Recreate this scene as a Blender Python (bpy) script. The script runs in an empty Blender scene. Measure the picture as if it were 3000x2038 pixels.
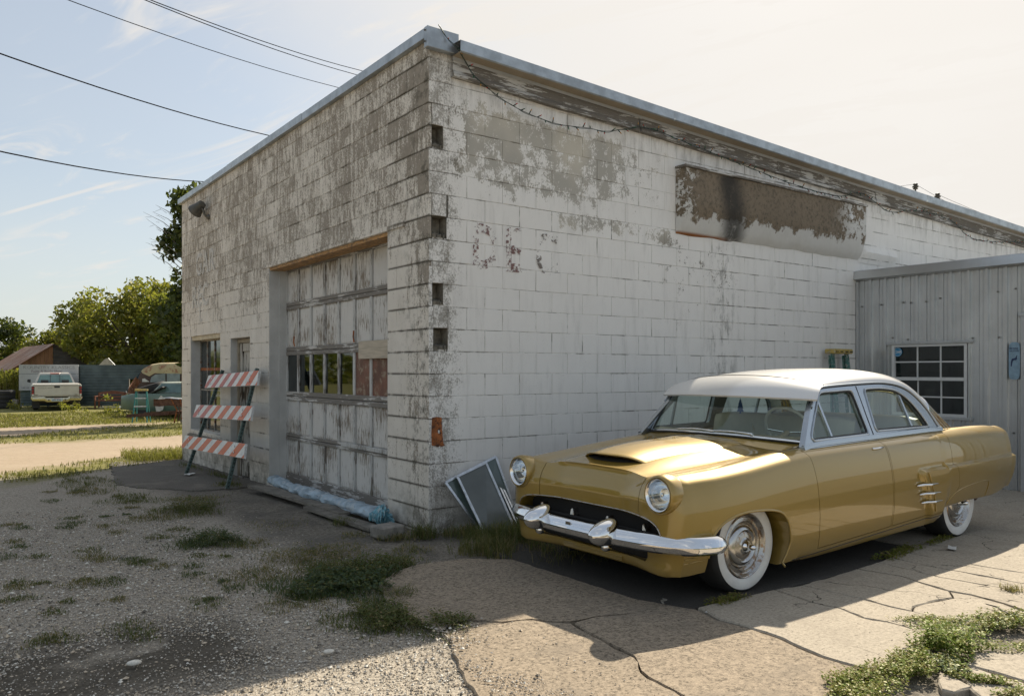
import bpy, bmesh, math, random
import numpy as np
from mathutils import Vector, Matrix, noise as mnoise
from mathutils.geometry import delaunay_2d_cdt
R = math.radians
rng = np.random.default_rng(7)
random.seed(7)
sc = bpy.context.scene
col = sc.collection

# ------------------------------------------------------------------ frame of the place
# The garage's street corner is the origin of the "lot" frame: +x along the side wall, +y along the front, z up.
TH = math.atan(1700 / 2325.0)
CX, CY = -0.7475, 7.123
MB4 = Matrix.Translation((CX, CY, 0)) @ Matrix.Rotation(TH, 4, 'Z')

# ------------------------------------------------------------------ camera
cam = bpy.data.cameras.new('camera')
cam.sensor_width = 36.0
cam.lens = 36.0 * 2325 / 3000
cam.shift_y = 67 / 3000.0
cam.clip_start = 0.05
cam.clip_end = 3000
camo = bpy.data.objects.new('camera', cam)
camo.location = (0, 0, 1.45)
camo.rotation_euler = (R(90), 0, 0)
col.objects.link(camo)
sc.camera = camo

# ------------------------------------------------------------------ sky, sun, exposure
SUN_LOT = Vector((1.10, 0.53, 1.0)).normalized()
SUN_W = (Matrix.Rotation(TH, 3, 'Z') @ SUN_LOT).normalized()
SUN_EL = math.asin(SUN_W.z)
SUN_AZ = math.atan2(SUN_W.x, SUN_W.y)
sc.view_settings.view_transform = 'Standard'
sc.view_settings.look = 'None'
sc.view_settings.gamma = 1.0
sc.view_settings.use_curve_mapping = False
sc.view_settings.exposure = 0.88

sun = bpy.data.lights.new('sun', 'SUN')
sun.energy = 4.6
sun.angle = R(0.55)
sun.color = (1.0, 0.89, 0.72)
suno = bpy.data.objects.new('sun', sun)
suno.rotation_euler = SUN_W.to_track_quat('Z', 'Y').to_euler()
suno.location = (10, 10, 30)
col.objects.link(suno)


class NT:
    """small helper for node trees"""
    def __init__(s, tree):
        s.t = tree; s.n = tree.nodes; s.l = tree.links

    def node(s, typ, **kw):
        n = s.n.new('ShaderNode' + typ)
        for k, v in kw.items():
            setattr(n, k, v)
        return n

    def set(s, sock, v):
        if isinstance(v, bpy.types.NodeSocket):
            s.l.new(v, sock)
        elif v is not None:
            if sock.type == 'RGBA' and not isinstance(v, (int, float)):
                sock.default_value = (*v[:3], 1)
            elif sock.type == 'RGBA':
                sock.default_value = (v, v, v, 1)
            else:
                sock.default_value = v

    def math(s, op, a, b=None, c=None, clamp=False):
        n = s.node('Math', operation=op, use_clamp=clamp)
        s.set(n.inputs[0], a); s.set(n.inputs[1], b); s.set(n.inputs[2], c)
        return n.outputs[0]

    def vmath(s, op, a, b=None):
        n = s.node('VectorMath', operation=op)
        s.set(n.inputs[0], a); s.set(n.inputs[1], b)
        return n.outputs['Value'] if op in ('DOT_PRODUCT', 'LENGTH') else n.outputs[0]

    def mix(s, f, a, b, blend='MIX'):
        n = s.node('Mix', data_type='RGBA', blend_type=blend)
        n.clamp_factor = True
        s.set(n.inputs[0], f); s.set(n.inputs[6], a); s.set(n.inputs[7], b)
        return n.outputs[2]

    def noise(s, vec, scale, detail=3.0, rough=0.55, dist=0.0):
        n = s.node('TexNoise')
        s.set(n.inputs['Vector'], vec)
        n.inputs['Scale'].default_value = scale; n.inputs['Detail'].default_value = detail
        n.inputs['Roughness'].default_value = rough; n.inputs['Distortion'].default_value = dist
        return n.outputs['Fac']

    def vor(s, vec, scale, feature='F1', out='Distance', rand=1.0):
        n = s.node('TexVoronoi', feature=feature)
        s.set(n.inputs['Vector'], vec)
        n.inputs['Scale'].default_value = scale; n.inputs['Randomness'].default_value = rand
        return n.outputs[out]

    def white(s, vec):
        n = s.node('TexWhiteNoise', noise_dimensions='3D')
        s.set(n.inputs['Vector'], vec)
        return n.outputs['Value']

    def ramp(s, fac, a, b, smooth=True):
        n = s.node('MapRange', interpolation_type='SMOOTHSTEP' if smooth else 'LINEAR')
        s.set(n.inputs[0], fac); s.set(n.inputs[1], a); s.set(n.inputs[2], b)
        return n.outputs[0]

    def scale(s, vec, xyz):
        n = s.node('VectorMath', operation='MULTIPLY')
        s.set(n.inputs[0], vec); n.inputs[1].default_value = xyz
        return n.outputs[0]

    def xyz(s, vec):
        n = s.node('SeparateXYZ'); s.set(n.inputs[0], vec)
        return n.outputs

    def comb(s, x, y, z):
        n = s.node('CombineXYZ')
        s.set(n.inputs[0], x); s.set(n.inputs[1], y); s.set(n.inputs[2], z)
        return n.outputs[0]

    def coord(s, obj=None, out='Object'):
        n = s.node('TexCoord')
        if obj is not None:
            n.object = obj
        return n.outputs[out]

    def bump(s, h, strength=0.3, dist=0.01, normal=None):
        n = s.node('Bump')
        n.inputs['Strength'].default_value = strength; n.inputs['Distance'].default_value = dist
        s.set(n.inputs['Height'], h)
        if normal is not None:
            s.set(n.inputs['Normal'], normal)
        return n.outputs[0]


# ---- world
wd = bpy.data.worlds.new('World'); sc.world = wd; wd.use_nodes = True
w = NT(wd.node_tree); w.n.clear()
sky = w.node('TexSky', sky_type='NISHITA')
sky.sun_disc = False; sky.sun_elevation = SUN_EL; sky.sun_rotation = SUN_AZ
sky.altitude = 150; sky.air_density = 1.0; sky.dust_density = 2.2; sky.ozone_density = 1.0
gdir = w.coord(None, 'Generated')
dx, dy, dz = w.xyz(gdir)
zz = w.math('MAXIMUM', w.math('ADD', dz, 0.10), 0.04)
pl = w.comb(w.math('DIVIDE', dx, zz), w.math('DIVIDE', dy, zz), 0.0)
rot = w.node('VectorRotate', rotation_type='Z_AXIS')
w.set(rot.inputs['Vector'], pl); rot.inputs['Angle'].default_value = R(35)
ci = w.scale(rot.outputs[0], (0.55, 1.9, 1.0))
wisps = w.ramp(w.noise(ci, 2.1, 5.0, 0.62, 1.2), 0.50, 0.76)
veil = w.ramp(w.noise(rot.outputs[0], 0.42, 4.0, 0.5, 0.3), 0.38, 0.72)
sdot = w.vmath('DOT_PRODUCT', gdir, tuple(SUN_W))
glow = w.ramp(w.math('ADD', sdot, w.math('MULTIPLY', w.math('SUBTRACT', w.noise(rot.outputs[0], 0.9, 5.0, 0.6, 0.4), 0.5), 0.16)), 0.68, 0.90)
glow2 = w.math('POWER', w.math('MAXIMUM', sdot, 0.0), 6.0)
cloudm = w.math('MULTIPLY', w.math('ADD', w.math('MULTIPLY', wisps, 0.8), w.math('MULTIPLY', veil, 0.14)), w.ramp(dz, 0.02, 0.16))
c1_, c2_ = Vector((-0.632, 1.0, 0.200)).normalized(), Vector((-0.508, 1.0, 0.235)).normalized()   # a thin contrail low in the left sky
cn = c1_.cross(c2_).normalized(); cm_ = (c1_ + c2_).normalized()
trail = w.math('MULTIPLY', w.ramp(w.math('ABSOLUTE', w.vmath('DOT_PRODUCT', gdir, tuple(cn))), 0.0026, 0.0006), w.ramp(w.vmath('DOT_PRODUCT', gdir, tuple(cm_)), 0.9975, 0.9992))
cloudm = w.math('ADD', cloudm, w.math('MULTIPLY', trail, 0.55))
cloudm = w.math('ADD', cloudm, w.math('MULTIPLY', glow, 0.92), clamp=True)
cloudm = w.math('MINIMUM', cloudm, 0.97)
lum = w.math('ADD', 4.15, w.math('MULTIPLY', glow2, 0.45))
wm = w.node('VectorMath', operation='SCALE'); wm.inputs[0].default_value = (1.0, 0.955, 0.895)
w.set(wm.inputs['Scale'], lum)
skyc = w.mix(0.42, w.mix(1.0, sky.outputs[0], (0.66, 0.69, 0.69), 'MULTIPLY'), (3.0, 3.25, 3.4))
hz = w.math('POWER', w.math('SUBTRACT', 1.0, w.math('ABSOLUTE', dz, clamp=True), clamp=True), 7.0)
skyc = w.mix(w.math('MULTIPLY', hz, 0.72), skyc, (4.0, 4.15, 4.0))
skym = w.mix(cloudm, skyc, wm.outputs[0])
bg = w.node('Background'); bg.inputs['Strength'].default_value = 0.112
w.set(bg.inputs['Color'], skym)
wo = w.node('OutputWorld'); w.l.new(bg.outputs[0], wo.inputs[0])

# ------------------------------------------------------------------ object helpers


def link(o, parent=None):
    col.objects.link(o)
    if parent is not None:
        o.parent = parent
    return o


def tag(o, label=None, cat=None, group=None, kind=None):
    if label: o['label'] = label
    if cat: o['category'] = cat
    if group: o['group'] = group
    if kind: o['kind'] = kind
    return o


def lot(x, y, z=0.0):
    return MB4 @ Vector((x, y, z))


def thing(name, label, cat, loc=(0, 0, 0), rz=0.0, group=None):
    """an Empty standing in the lot frame; parents the thing's parts"""
    o = bpy.data.objects.new(name, None)
    o.empty_display_size = 0.2
    o.matrix_world = MB4 @ Matrix.Translation(loc) @ Matrix.Rotation(rz, 4, 'Z')
    link(o)
    return tag(o, label, cat, group)


class MB:
    """collects shapes, builds one mesh object"""
    def __init__(s):
        s.v = []; s.f = []; s.mi = []; s.m = 0

    def add(s, v, f):
        o = len(s.v); s.v += [tuple(p) for p in v]
        s.f += [tuple(i + o for i in q) for q in f]; s.mi += [s.m] * len(f)
        return s

    def box(s, x0, x1, y0, y1, z0, z1, b=0.0):
        if b <= 0:
            v = [(x, y, z) for z in (z0, z1) for y in (y0, y1) for x in (x0, x1)]
            f = [(0, 2, 3, 1), (4, 5, 7, 6), (0, 1, 5, 4), (2, 6, 7, 3), (0, 4, 6, 2), (1, 3, 7, 5)]
            return s.add(v, f)
        bm = bmesh.new()
        bmesh.ops.create_cube(bm, size=1.0)
        for q in bm.verts:
            q.co = ((x0 + x1) / 2 + q.co.x * (x1 - x0), (y0 + y1) / 2 + q.co.y * (y1 - y0), (z0 + z1) / 2 + q.co.z * (z1 - z0))
        bmesh.ops.bevel(bm, geom=list(bm.edges), offset=b, segments=1, affect='EDGES')
        bm.verts.index_update()
        s.add([q.co[:] for q in bm.verts], [[q.index for q in fc.verts] for fc in bm.faces])
        bm.free()
        return s

    def obox(s, c, ax, ay, az, hx, hy, hz):
        """oriented box: centre, axes, half sizes"""
        c = Vector(c); ax = Vector(ax).normalized() * hx; ay = Vector(ay).normalized() * hy; az = Vector(az).normalized() * hz
        v = [c + ax * i + ay * j + az * k for k in (-1, 1) for j in (-1, 1) for i in (-1, 1)]
        f = [(0, 2, 3, 1), (4, 5, 7, 6), (0, 1, 5, 4), (2, 6, 7, 3), (0, 4, 6, 2), (1, 3, 7, 5)]
        return s.add(v, f)

    def bar(s, a, b, wx, wy, up=(0, 0, 1)):
        a = Vector(a); b = Vector(b); d = b - a; z = d.normalized()
        x = Vector(up).cross(z)
        if x.length < 1e-4: x = Vector((1, 0, 0))
        x.normalize(); y = z.cross(x)
        return s.obox((a + b) / 2, x, y, z, wx / 2, wy / 2, d.length / 2)

    def tube(s, pts, rad, n=8, caps=True, closed=False):
        pts = [Vector(p) for p in pts]; m = len(pts)
        rads = rad if hasattr(rad, '__len__') else [rad] * m
        v = []; f = []
        prev = None
        for i, p in enumerate(pts):
            if closed: t = pts[(i + 1) % m] - pts[i - 1]
            else: t = pts[min(i + 1, m - 1)] - pts[max(i - 1, 0)]
            t.normalize()
            if prev is None:
                a = Vector((0, 0, 1)) if abs(t.z) < 0.9 else Vector((1, 0, 0))
                x = a.cross(t).normalized()
            else:
                x = (prev - t * prev.dot(t))
                x = x.normalized() if x.length > 1e-6 else prev
            prev = x; y = t.cross(x)
            for k in range(n):
                a = 2 * math.pi * k / n
                v.append(p + (x * math.cos(a) + y * math.sin(a)) * rads[i])
        seg = m if closed else m - 1
        for i in range(seg):
            j = (i + 1) % m
            for k in range(n):
                k2 = (k + 1) % n
                f.append((i * n + k, i * n + k2, j * n + k2, j * n + k))
        if caps and not closed:
            f.append(tuple(range(n - 1, -1, -1))); f.append(tuple((m - 1) * n + k for k in range(n)))
        return s.add(v, f)

    def lathe(s, prof, n=32, c=(0, 0, 0), axis='y', closed=False):
        """prof: (radius, along axis)"""
        v = []; f = []; m = len(prof)
        for r, h in prof:
            for k in range(n):
                a = 2 * math.pi * k / n
                p = (r * math.cos(a), r * math.sin(a))
                q = (p[0], h, p[1]) if axis == 'y' else ((h, p[0], p[1]) if axis == 'x' else (p[0], p[1], h))
                v.append((q[0] + c[0], q[1] + c[1], q[2] + c[2]))
        for i in range(m if closed else m - 1):
            j = (i + 1) % m
            for k in range(n):
                k2 = (k + 1) % n
                f.append((i * n + k, j * n + k, j * n + k2, i * n + k2))
        return s.add(v, f)

    def prism(s, poly, d0, d1, plane='xy'):
        """extrude a 2D polygon; plane names its two axes"""
        n = len(poly)
        def P(a, b, d):
            return {'xy': (a, b, d), 'xz': (a, d, b), 'yz': (d, a, b)}[plane]
        v = [P(a, b, d0) for a, b in poly] + [P(a, b, d1) for a, b in poly]
        f = [tuple(range(n - 1, -1, -1)), tuple(range(n, 2 * n))]
        f += [(i, (i + 1) % n, n + (i + 1) % n, n + i) for i in range(n)]
        return s.add(v, f)

    def grid(s, P, wrap_u=False, wrap_v=False):
        """P: array (nu, nv, 3)"""
        nu, nv = len(P), len(P[0])
        v = [tuple(P[i][j]) for i in range(nu) for j in range(nv)]
        f = []
        for i in range(nu if wrap_u else nu - 1):
            for j in range(nv if wrap_v else nv - 1):
                i2 = (i + 1) % nu; j2 = (j + 1) % nv
                f.append((i * nv + j, i2 * nv + j, i2 * nv + j2, i * nv + j2))
        return s.add(v, f)

    def mesh(s, name, mats, smooth=None, fix=False):
        me = bpy.data.meshes.new(name)
        me.from_pydata(s.v, [], s.f)
        for m in (mats if isinstance(mats, (list, tuple)) else [mats]):
            me.materials.append(m)
        if max(s.mi, default=0) > 0:
            me.polygons.foreach_set('material_index', s.mi)
        if fix:
            bm = bmesh.new(); bm.from_mesh(me)
            bmesh.ops.remove_doubles(bm, verts=bm.verts, dist=1e-5)
            bmesh.ops.recalc_face_normals(bm, faces=bm.faces)
            bm.to_mesh(me); bm.free()
        if smooth is not None:
            me.polygons.foreach_set('use_smooth', [True] * len(me.polygons))
            me.set_sharp_from_angle(angle=R(smooth))
        me.update()
        return me

    def build(s, name, mats, parent=None, smooth=None, fix=False):
        return link(bpy.data.objects.new(name, s.mesh(name, mats, smooth, fix)), parent)


def copy_tree(o, parent=None):
    c = o.copy(); col.objects.link(c)
    c.parent = parent
    for ch in list(o.children):
        copy_tree(ch, c)
    return c


def lay(o):
    """put a top-level mesh built in lot coordinates into the world"""
    o.matrix_world = MB4
    return o


def gz(x, y):
    """ground height in the lot frame: falls away gently past the garage front"""
    t = np.clip((np.asarray(y, float) + 0.0) / 23.0, 0, 1)
    return -0.31 * t
# ------------------------------------------------------------------ the garage root (its frame is the lot frame) and materials
garage = thing('garage_building', 'old white painted concrete block garage with flat parapet front and wooden roll door', 'building')
ROOT = garage


def new_mat(name):
    m = bpy.data.materials.new(name); m.use_nodes = True
    nt = NT(m.node_tree); nt.n.clear()
    bs = nt.node('BsdfPrincipled'); out = nt.node('OutputMaterial')
    nt.l.new(bs.outputs[0], out.inputs[0])
    nt.bs = bs; nt.out = out
    return m, nt


def fin(nt, base=None, rough=None, metal=None, normal=None, alpha=None, **kw):
    i = nt.bs.inputs
    nt.set(i['Base Color'], base); nt.set(i['Roughness'], rough); nt.set(i['Metallic'], metal)
    if normal is not None: nt.set(i['Normal'], normal)
    if alpha is not None: nt.set(i['Alpha'], alpha)
    for k, v in kw.items():
        nt.set(i[k], v)


def simple(name, c, rough=0.6, metal=0.0, var=0.15, scale=6.0, c2=None, bump=0.0, bscale=60.0, stretch=(1, 1, 1), local=False, **kw):
    """plain surface with mottled colour, optional second colour in patches, fine relief"""
    m, nt = new_mat(name)
    co = nt.scale(nt.coord(None if local else ROOT), stretch)
    f = nt.noise(co, scale, 5.0, 0.6)
    lo = tuple(x * (1 - var) for x in c); hi = tuple(min(1, x * (1 + var)) for x in c)
    base = nt.mix(nt.ramp(f, 0.3, 0.7), lo, hi)
    if c2 is not None:
        g = nt.ramp(nt.noise(co, scale * 1.7, 6.0, 0.68), 0.52, 0.60)
        base = nt.mix(g, base, c2)
    nrm = nt.bump(nt.noise(co, bscale, 3.0), bump, 0.01) if bump > 0 else None
    fin(nt, base, rough, metal, nrm, **kw)
    return m


def glassy(name, tint, rough=0.02, trans=0.8):
    """thin pane: straight-through tinted light plus a mirror reflection"""
    m, nt = new_mat(name)
    nt.n.remove(nt.bs)
    fr = nt.node('Fresnel'); ge = nt.node('NewGeometry')
    nt.l.new(nt.math('SUBTRACT', 1.5, nt.math('MULTIPLY', ge.outputs['Backfacing'], 0.8333)), fr.inputs[0])
    tr = nt.node('BsdfTransparent'); nt.set(tr.inputs[0], tint)
    gl = nt.node('BsdfGlossy'); nt.set(gl.inputs['Color'], (0.9, 0.95, 0.95)); gl.inputs['Roughness'].default_value = rough
    mx = nt.node('MixShader')
    nt.l.new(nt.math('ADD', nt.math('MULTIPLY', fr.outputs[0], 1.0), 0.03), mx.inputs[0])
    nt.l.new(tr.outputs[0], mx.inputs[1]); nt.l.new(gl.outputs[0], mx.inputs[2])
    nt.l.new(mx.outputs[0], nt.out.inputs[0])
    return m


COURSE = 0.2032


def block_front(name, mortar=False):
    m, nt = new_mat(name)
    co = nt.coord(ROOT)
    x, y, z = nt.xyz(co)
    big = nt.noise(co, 0.9, 4.0, 0.6)
    # half-block cells wear differently
    cell = nt.white(nt.comb(nt.math('FLOOR', nt.math('DIVIDE', x, 0.2)), nt.math('FLOOR', nt.math('DIVIDE', nt.math('ADD', y, 0.03), 0.2032)), nt.math('FLOOR', nt.math('DIVIDE', z, COURSE))))
    streak = nt.noise(nt.scale(co, (7, 7, 1.3)), 2.6, 5.0, 0.65)
    fine = nt.noise(nt.scale(co, (1, 1, 0.7)), 62, 3.0, 0.85)
    mid = nt.noise(nt.scale(co, (1, 1, 0.45)), 17, 4.0, 0.75)
    kz = nt.math('FLOOR', nt.math('DIVIDE', z, COURSE))
    pf = nt.math('MULTIPLY', nt.math('FLOORED_MODULO', kz, 2.0), 0.2032)
    cell2 = nt.white(nt.comb(7.0, nt.math('FLOOR', nt.math('DIVIDE', nt.math('ADD', y, pf), 0.4064)), kz))
    wear = nt.math('ADD', nt.math('MULTIPLY', fine, 0.55), nt.math('MULTIPLY', mid, 0.42))
    wear = nt.math('ADD', wear, nt.math('MULTIPLY', nt.math('SUBTRACT', cell, 0.5), 0.065))
    wear = nt.math('ADD', wear, nt.math('MULTIPLY', nt.math('SUBTRACT', streak, 0.5), 0.36))
    wear = nt.math('ADD', wear, nt.math('MULTIPLY', nt.math('SUBTRACT', cell2, 0.5), nt.math('ADD', 0.045, nt.math('MULTIPLY', nt.ramp(y, 0.6, 0.3), 0.14))))
    wear = nt.math('ADD', wear, nt.math('MULTIPLY', nt.math('SUBTRACT', big, 0.5), 0.28))
    # worse high up and at the corner, better near the ground and by the jamb
    hi = nt.math('MULTIPLY', nt.ramp(z, 1.6, 3.3), 0.125)
    cor = nt.math('MULTIPLY', nt.ramp(y, 0.65, 0.05), 0.05)
    wear = nt.math('ADD', nt.math('ADD', wear, hi), cor)
    mask = nt.ramp(wear, 0.552, 0.645)
    paint = nt.mix(nt.noise(co, 3.0, 4.0), (0.58, 0.54, 0.475), (0.78, 0.745, 0.68))
    bare = nt.mix(nt.noise(co, 22, 4.0), (0.165, 0.142, 0.112), (0.33, 0.29, 0.238))
    base = nt.mix(nt.math('MULTIPLY', mask, 0.88), paint, bare)
    # mould gathers along the bed joints, heaviest at the corner
    fz = nt.math('FRACT', nt.math('DIVIDE', z, COURSE))
    d = nt.math('MINIMUM', fz, nt.math('SUBTRACT', 1.0, fz))
    jn = nt.math('MULTIPLY', nt.ramp(d, 0.10, 0.0), nt.ramp(nt.math('ADD', nt.noise(nt.scale(co, (1, 1, 0.5)), 2.6, 4.0, 0.7), nt.math('MULTIPLY', nt.ramp(y, 1.5, 0.4), 0.16)), 0.50, 0.66))
    jn = nt.math('ADD', jn, nt.math('MULTIPLY', nt.ramp(y, 0.7, 0.0), nt.math('MULTIPLY', nt.ramp(nt.noise(nt.scale(co, (1, 1, 0.8)), 6.5, 5.0, 0.78), 0.50, 0.62), 0.85)), clamp=True)
    base = nt.mix(nt.math('MULTIPLY', jn, 0.78), base, (0.075, 0.068, 0.05))
    low = nt.math('MULTIPLY', nt.ramp(z, 0.5, 0.0), nt.ramp(nt.noise(co, 4, 5.0, 0.7), 0.35, 0.65))
    base = nt.mix(nt.math('MULTIPLY', low, 0.7), base, (0.13, 0.12, 0.09))
    if mortar:
        base = nt.mix(nt.math('MULTIPLY', nt.math('ADD', nt.ramp(nt.noise(co, 2.5, 4.0, 0.65), 0.50, 0.64), nt.ramp(y, 1.4, 0.3), clamp=True), 0.85), base, (0.06, 0.053, 0.04))
    fin(nt, base, 0.9, 0, nt.bump(fine, 0.35, 0.006), **{'Specular IOR Level': 0.2})
    return m


def block_side(name, mortar=False):
    m, nt = new_mat(name)
    co = nt.coord(ROOT)
    x, y, z = nt.xyz(co)
    fine = nt.noise(nt.scale(co, (1, 1, 0.7)), 62, 3.0, 0.85)
    mid = nt.noise(nt.scale(co, (1, 1, 0.8)), 8, 6.0, 0.72)
    big = nt.noise(co, 1.4, 5.0, 0.6)
    cell = nt.white(nt.comb(nt.math('FLOOR', nt.math('DIVIDE', nt.math('ADD', x, 0.01), 0.2032)), 0.0, nt.math('FLOOR', nt.math('DIVIDE', z, COURSE))))
    # bare band under the eave where lettering and paint came away
    zone = nt.math('MULTIPLY', nt.ramp(z, 2.92, 3.35), nt.ramp(z, 4.1, 3.8))
    zone = nt.math('MULTIPLY', zone, nt.math('MULTIPLY', nt.ramp(x, 0.12, 0.45), nt.ramp(x, 3.6, 2.0)))
    zone2 = nt.math('MULTIPLY', nt.math('MULTIPLY', nt.ramp(z, 2.80, 2.95), nt.ramp(z, 3.12, 3.0)), nt.math('MULTIPLY', nt.ramp(x, 1.3, 1.6), nt.ramp(x, 3.4, 3.1)))
    zone3 = nt.math('MULTIPLY', nt.math('MULTIPLY', nt.ramp(z, 1.7, 2.3), nt.ramp(z, 3.1, 2.8)), nt.math('MULTIPLY', nt.ramp(x, 2.6, 3.2), nt.ramp(x, 5.0, 3.9)))
    wear = nt.math('ADD', nt.math('MULTIPLY', fine, 0.35), nt.math('MULTIPLY', mid, 0.65))
    wear = nt.math('ADD', wear, nt.math('MULTIPLY', nt.math('SUBTRACT', big, 0.5), 0.35))
    wz = nt.math('ADD', nt.math('MULTIPLY', zone, 0.215), nt.math('MULTIPLY', zone2, 0.17))
    wz = nt.math('ADD', wz, nt.math('MULTIPLY', zone3, 0.075))
    wz = nt.math('ADD', wz, nt.math('MULTIPLY', nt.math('SUBTRACT', cell, 0.5), nt.math('MULTIPLY', zone, 0.07)))
    corner = nt.ramp(x, 0.50, 0.14)
    wz = nt.math('ADD', wz, nt.math('MULTIPLY', corner, 0.06))
    back = nt.math('MULTIPLY', nt.ramp(x, 7.0, 7.6), nt.math('MULTIPLY', nt.ramp(z, 3.3, 2.8), 0.08))
    wear = nt.math('ADD', nt.math('ADD', wear, wz), back)
    mask = nt.ramp(wear, 0.655, 0.70)
    cspk = nt.ramp(nt.math('ADD', nt.math('ADD', nt.math('MULTIPLY', fine, 0.55), nt.math('MULTIPLY', mid, 0.55)), nt.math('MULTIPLY', corner, 0.17)), 0.655, 0.78)
    spots = nt.ramp(nt.noise(co, 95, 2.0, 0.5), 0.70, 0.76)
    paint = nt.mix(nt.noise(co, 2.0, 5.0, 0.65), (0.72, 0.70, 0.665), (0.85, 0.835, 0.80))
    paint = nt.mix(nt.math('MULTIPLY', nt.ramp(nt.noise(nt.scale(co, (5, 5, 0.8)), 1.6, 5.0, 0.7), 0.48, 0.75), 0.35), paint, (0.44, 0.43, 0.40))
    tan = nt.mix(nt.ramp(nt.noise(nt.scale(co, (1.3, 1, 1)), 0.8, 3.0), 0.4, 0.6), (0.52, 0.48, 0.395), (0.36, 0.34, 0.295))
    darkc = nt.mix(nt.noise(co, 12, 4.0), (0.10, 0.09, 0.07), (0.25, 0.225, 0.18))
    bare = nt.mix(nt.math('ADD', corner, zone3, clamp=True), tan, darkc)
    base = nt.mix(nt.math('MULTIPLY', mask, 0.88), paint, bare)
    base = nt.mix(nt.math('MULTIPLY', nt.math('MULTIPLY', cspk, nt.ramp(corner, 0.0, 0.3)), 0.72), base, darkc)
    base = nt.mix(nt.math('MULTIPLY', spots, 0.55), base, (0.2, 0.19, 0.17))
    # stain under the sign box and along joints
    fz = nt.math('FRACT', nt.math('DIVIDE', z, COURSE))
    d = nt.math('MINIMUM', fz, nt.math('SUBTRACT', 1.0, fz))
    jsel = nt.ramp(nt.math('ADD', nt.noise(nt.scale(co, (1, 1, 1.5)), 2.3, 4.0, 0.7), nt.math('MULTIPLY', nt.math('ADD', nt.ramp(x, 3.3, 3.9), nt.ramp(x, 0.7, 0.2)), 0.07)), 0.53, 0.66)
    jn = nt.math('MULTIPLY', nt.ramp(d, 0.05, 0.012), jsel)
    par = nt.math('MULTIPLY', nt.math('FLOORED_MODULO', nt.math('ADD', nt.math('FLOOR', nt.math('DIVIDE', z, COURSE)), 1.0), 2.0), 0.2032)
    fx = nt.math('FRACT', nt.math('DIVIDE', nt.math('ADD', x, par), 0.4064))
    dvx = nt.math('MINIMUM', fx, nt.math('SUBTRACT', 1.0, fx))
    jv = nt.math('MULTIPLY', nt.ramp(dvx, 0.022, 0.006), nt.ramp(nt.noise(nt.scale(co, (2.2, 1, 1)), 1.9, 4.0, 0.7), 0.55, 0.64))
    jn = nt.math('MAXIMUM', jn, jv)
    base = nt.mix(nt.math('MULTIPLY', jn, 0.64), base, (0.105, 0.092, 0.066))
    drip = nt.math('MULTIPLY', nt.math('MULTIPLY', nt.ramp(x, 3.72, 3.95), nt.ramp(x, 4.45, 4.12)), nt.ramp(nt.noise(nt.scale(co, (2, 2, 0.7)), 4.5, 6.0, 0.75), 0.47, 0.66))
    drip = nt.math('MULTIPLY', drip, nt.ramp(z, 3.05, 2.9))
    base = nt.mix(nt.math('MULTIPLY', drip, 0.6), base, (0.13, 0.125, 0.11))
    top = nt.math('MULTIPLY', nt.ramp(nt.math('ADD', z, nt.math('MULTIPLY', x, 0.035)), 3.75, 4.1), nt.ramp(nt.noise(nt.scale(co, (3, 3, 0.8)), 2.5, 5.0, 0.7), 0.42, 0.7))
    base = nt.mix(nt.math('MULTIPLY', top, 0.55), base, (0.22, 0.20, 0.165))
    low = nt.math('MULTIPLY', nt.ramp(z, 0.55, 0.05), nt.ramp(nt.noise(co, 3.2, 5.0, 0.7), 0.30, 0.62))
    base = nt.mix(nt.math('MULTIPLY', low, 0.65), base, (0.16, 0.145, 0.115))
    if mortar:
        base = nt.mix(nt.math('MULTIPLY', nt.ramp(nt.noise(nt.scale(co, (1, 1, 1.6)), 1.9, 5.0, 0.72), 0.46, 0.60), 0.85), base, (0.075, 0.068, 0.05))
    fin(nt, base, 0.85, 0, nt.bump(fine, 0.22, 0.006), **{'Specular IOR Level': 0.25})
    return m


def peeling(name, paint=(0.60, 0.60, 0.585), bare=(0.205, 0.175, 0.14), thr=0.50, horizontal=False, k=1.0, grain='z'):
    """old paint flaking off along the wood grain"""
    m, nt = new_mat(name)
    co = nt.coord(ROOT)
    st = {'z': (9, 9, 0.9), 'y': (9, 0.9, 9), 'x': (0.9, 9, 9)}[grain]
    g = nt.noise(nt.scale(co, st), 5.5 * k, 5.0, 0.7)
    b = nt.noise(co, 1.7, 4.0, 0.6)
    f = nt.noise(nt.scale(co, st), 16 * k, 2.0)
    wv = nt.math('ADD', nt.math('MULTIPLY', g, 0.8), nt.math('MULTIPLY', nt.math('SUBTRACT', b, 0.5), 0.65))
    wv = nt.math('ADD', wv, nt.math('MULTIPLY', f, 0.12))
    mask = nt.ramp(wv, thr - 0.02, thr + 0.035)
    bc = nt.mix(f, tuple(x * 0.72 for x in bare), tuple(x * 1.35 for x in bare))
    pc = nt.mix(nt.noise(co, 9, 4.0), tuple(x * 0.86 for x in paint), paint)
    base = nt.mix(mask, pc, bc)
    h = nt.math('SUBTRACT', nt.math('MULTIPLY', f, 0.4), nt.math('MULTIPLY', mask, 0.5))
    fin(nt, base, 0.78, 0, nt.bump(h, 0.5, 0.006), **{'Specular IOR Level': 0.3})
    return m


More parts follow.
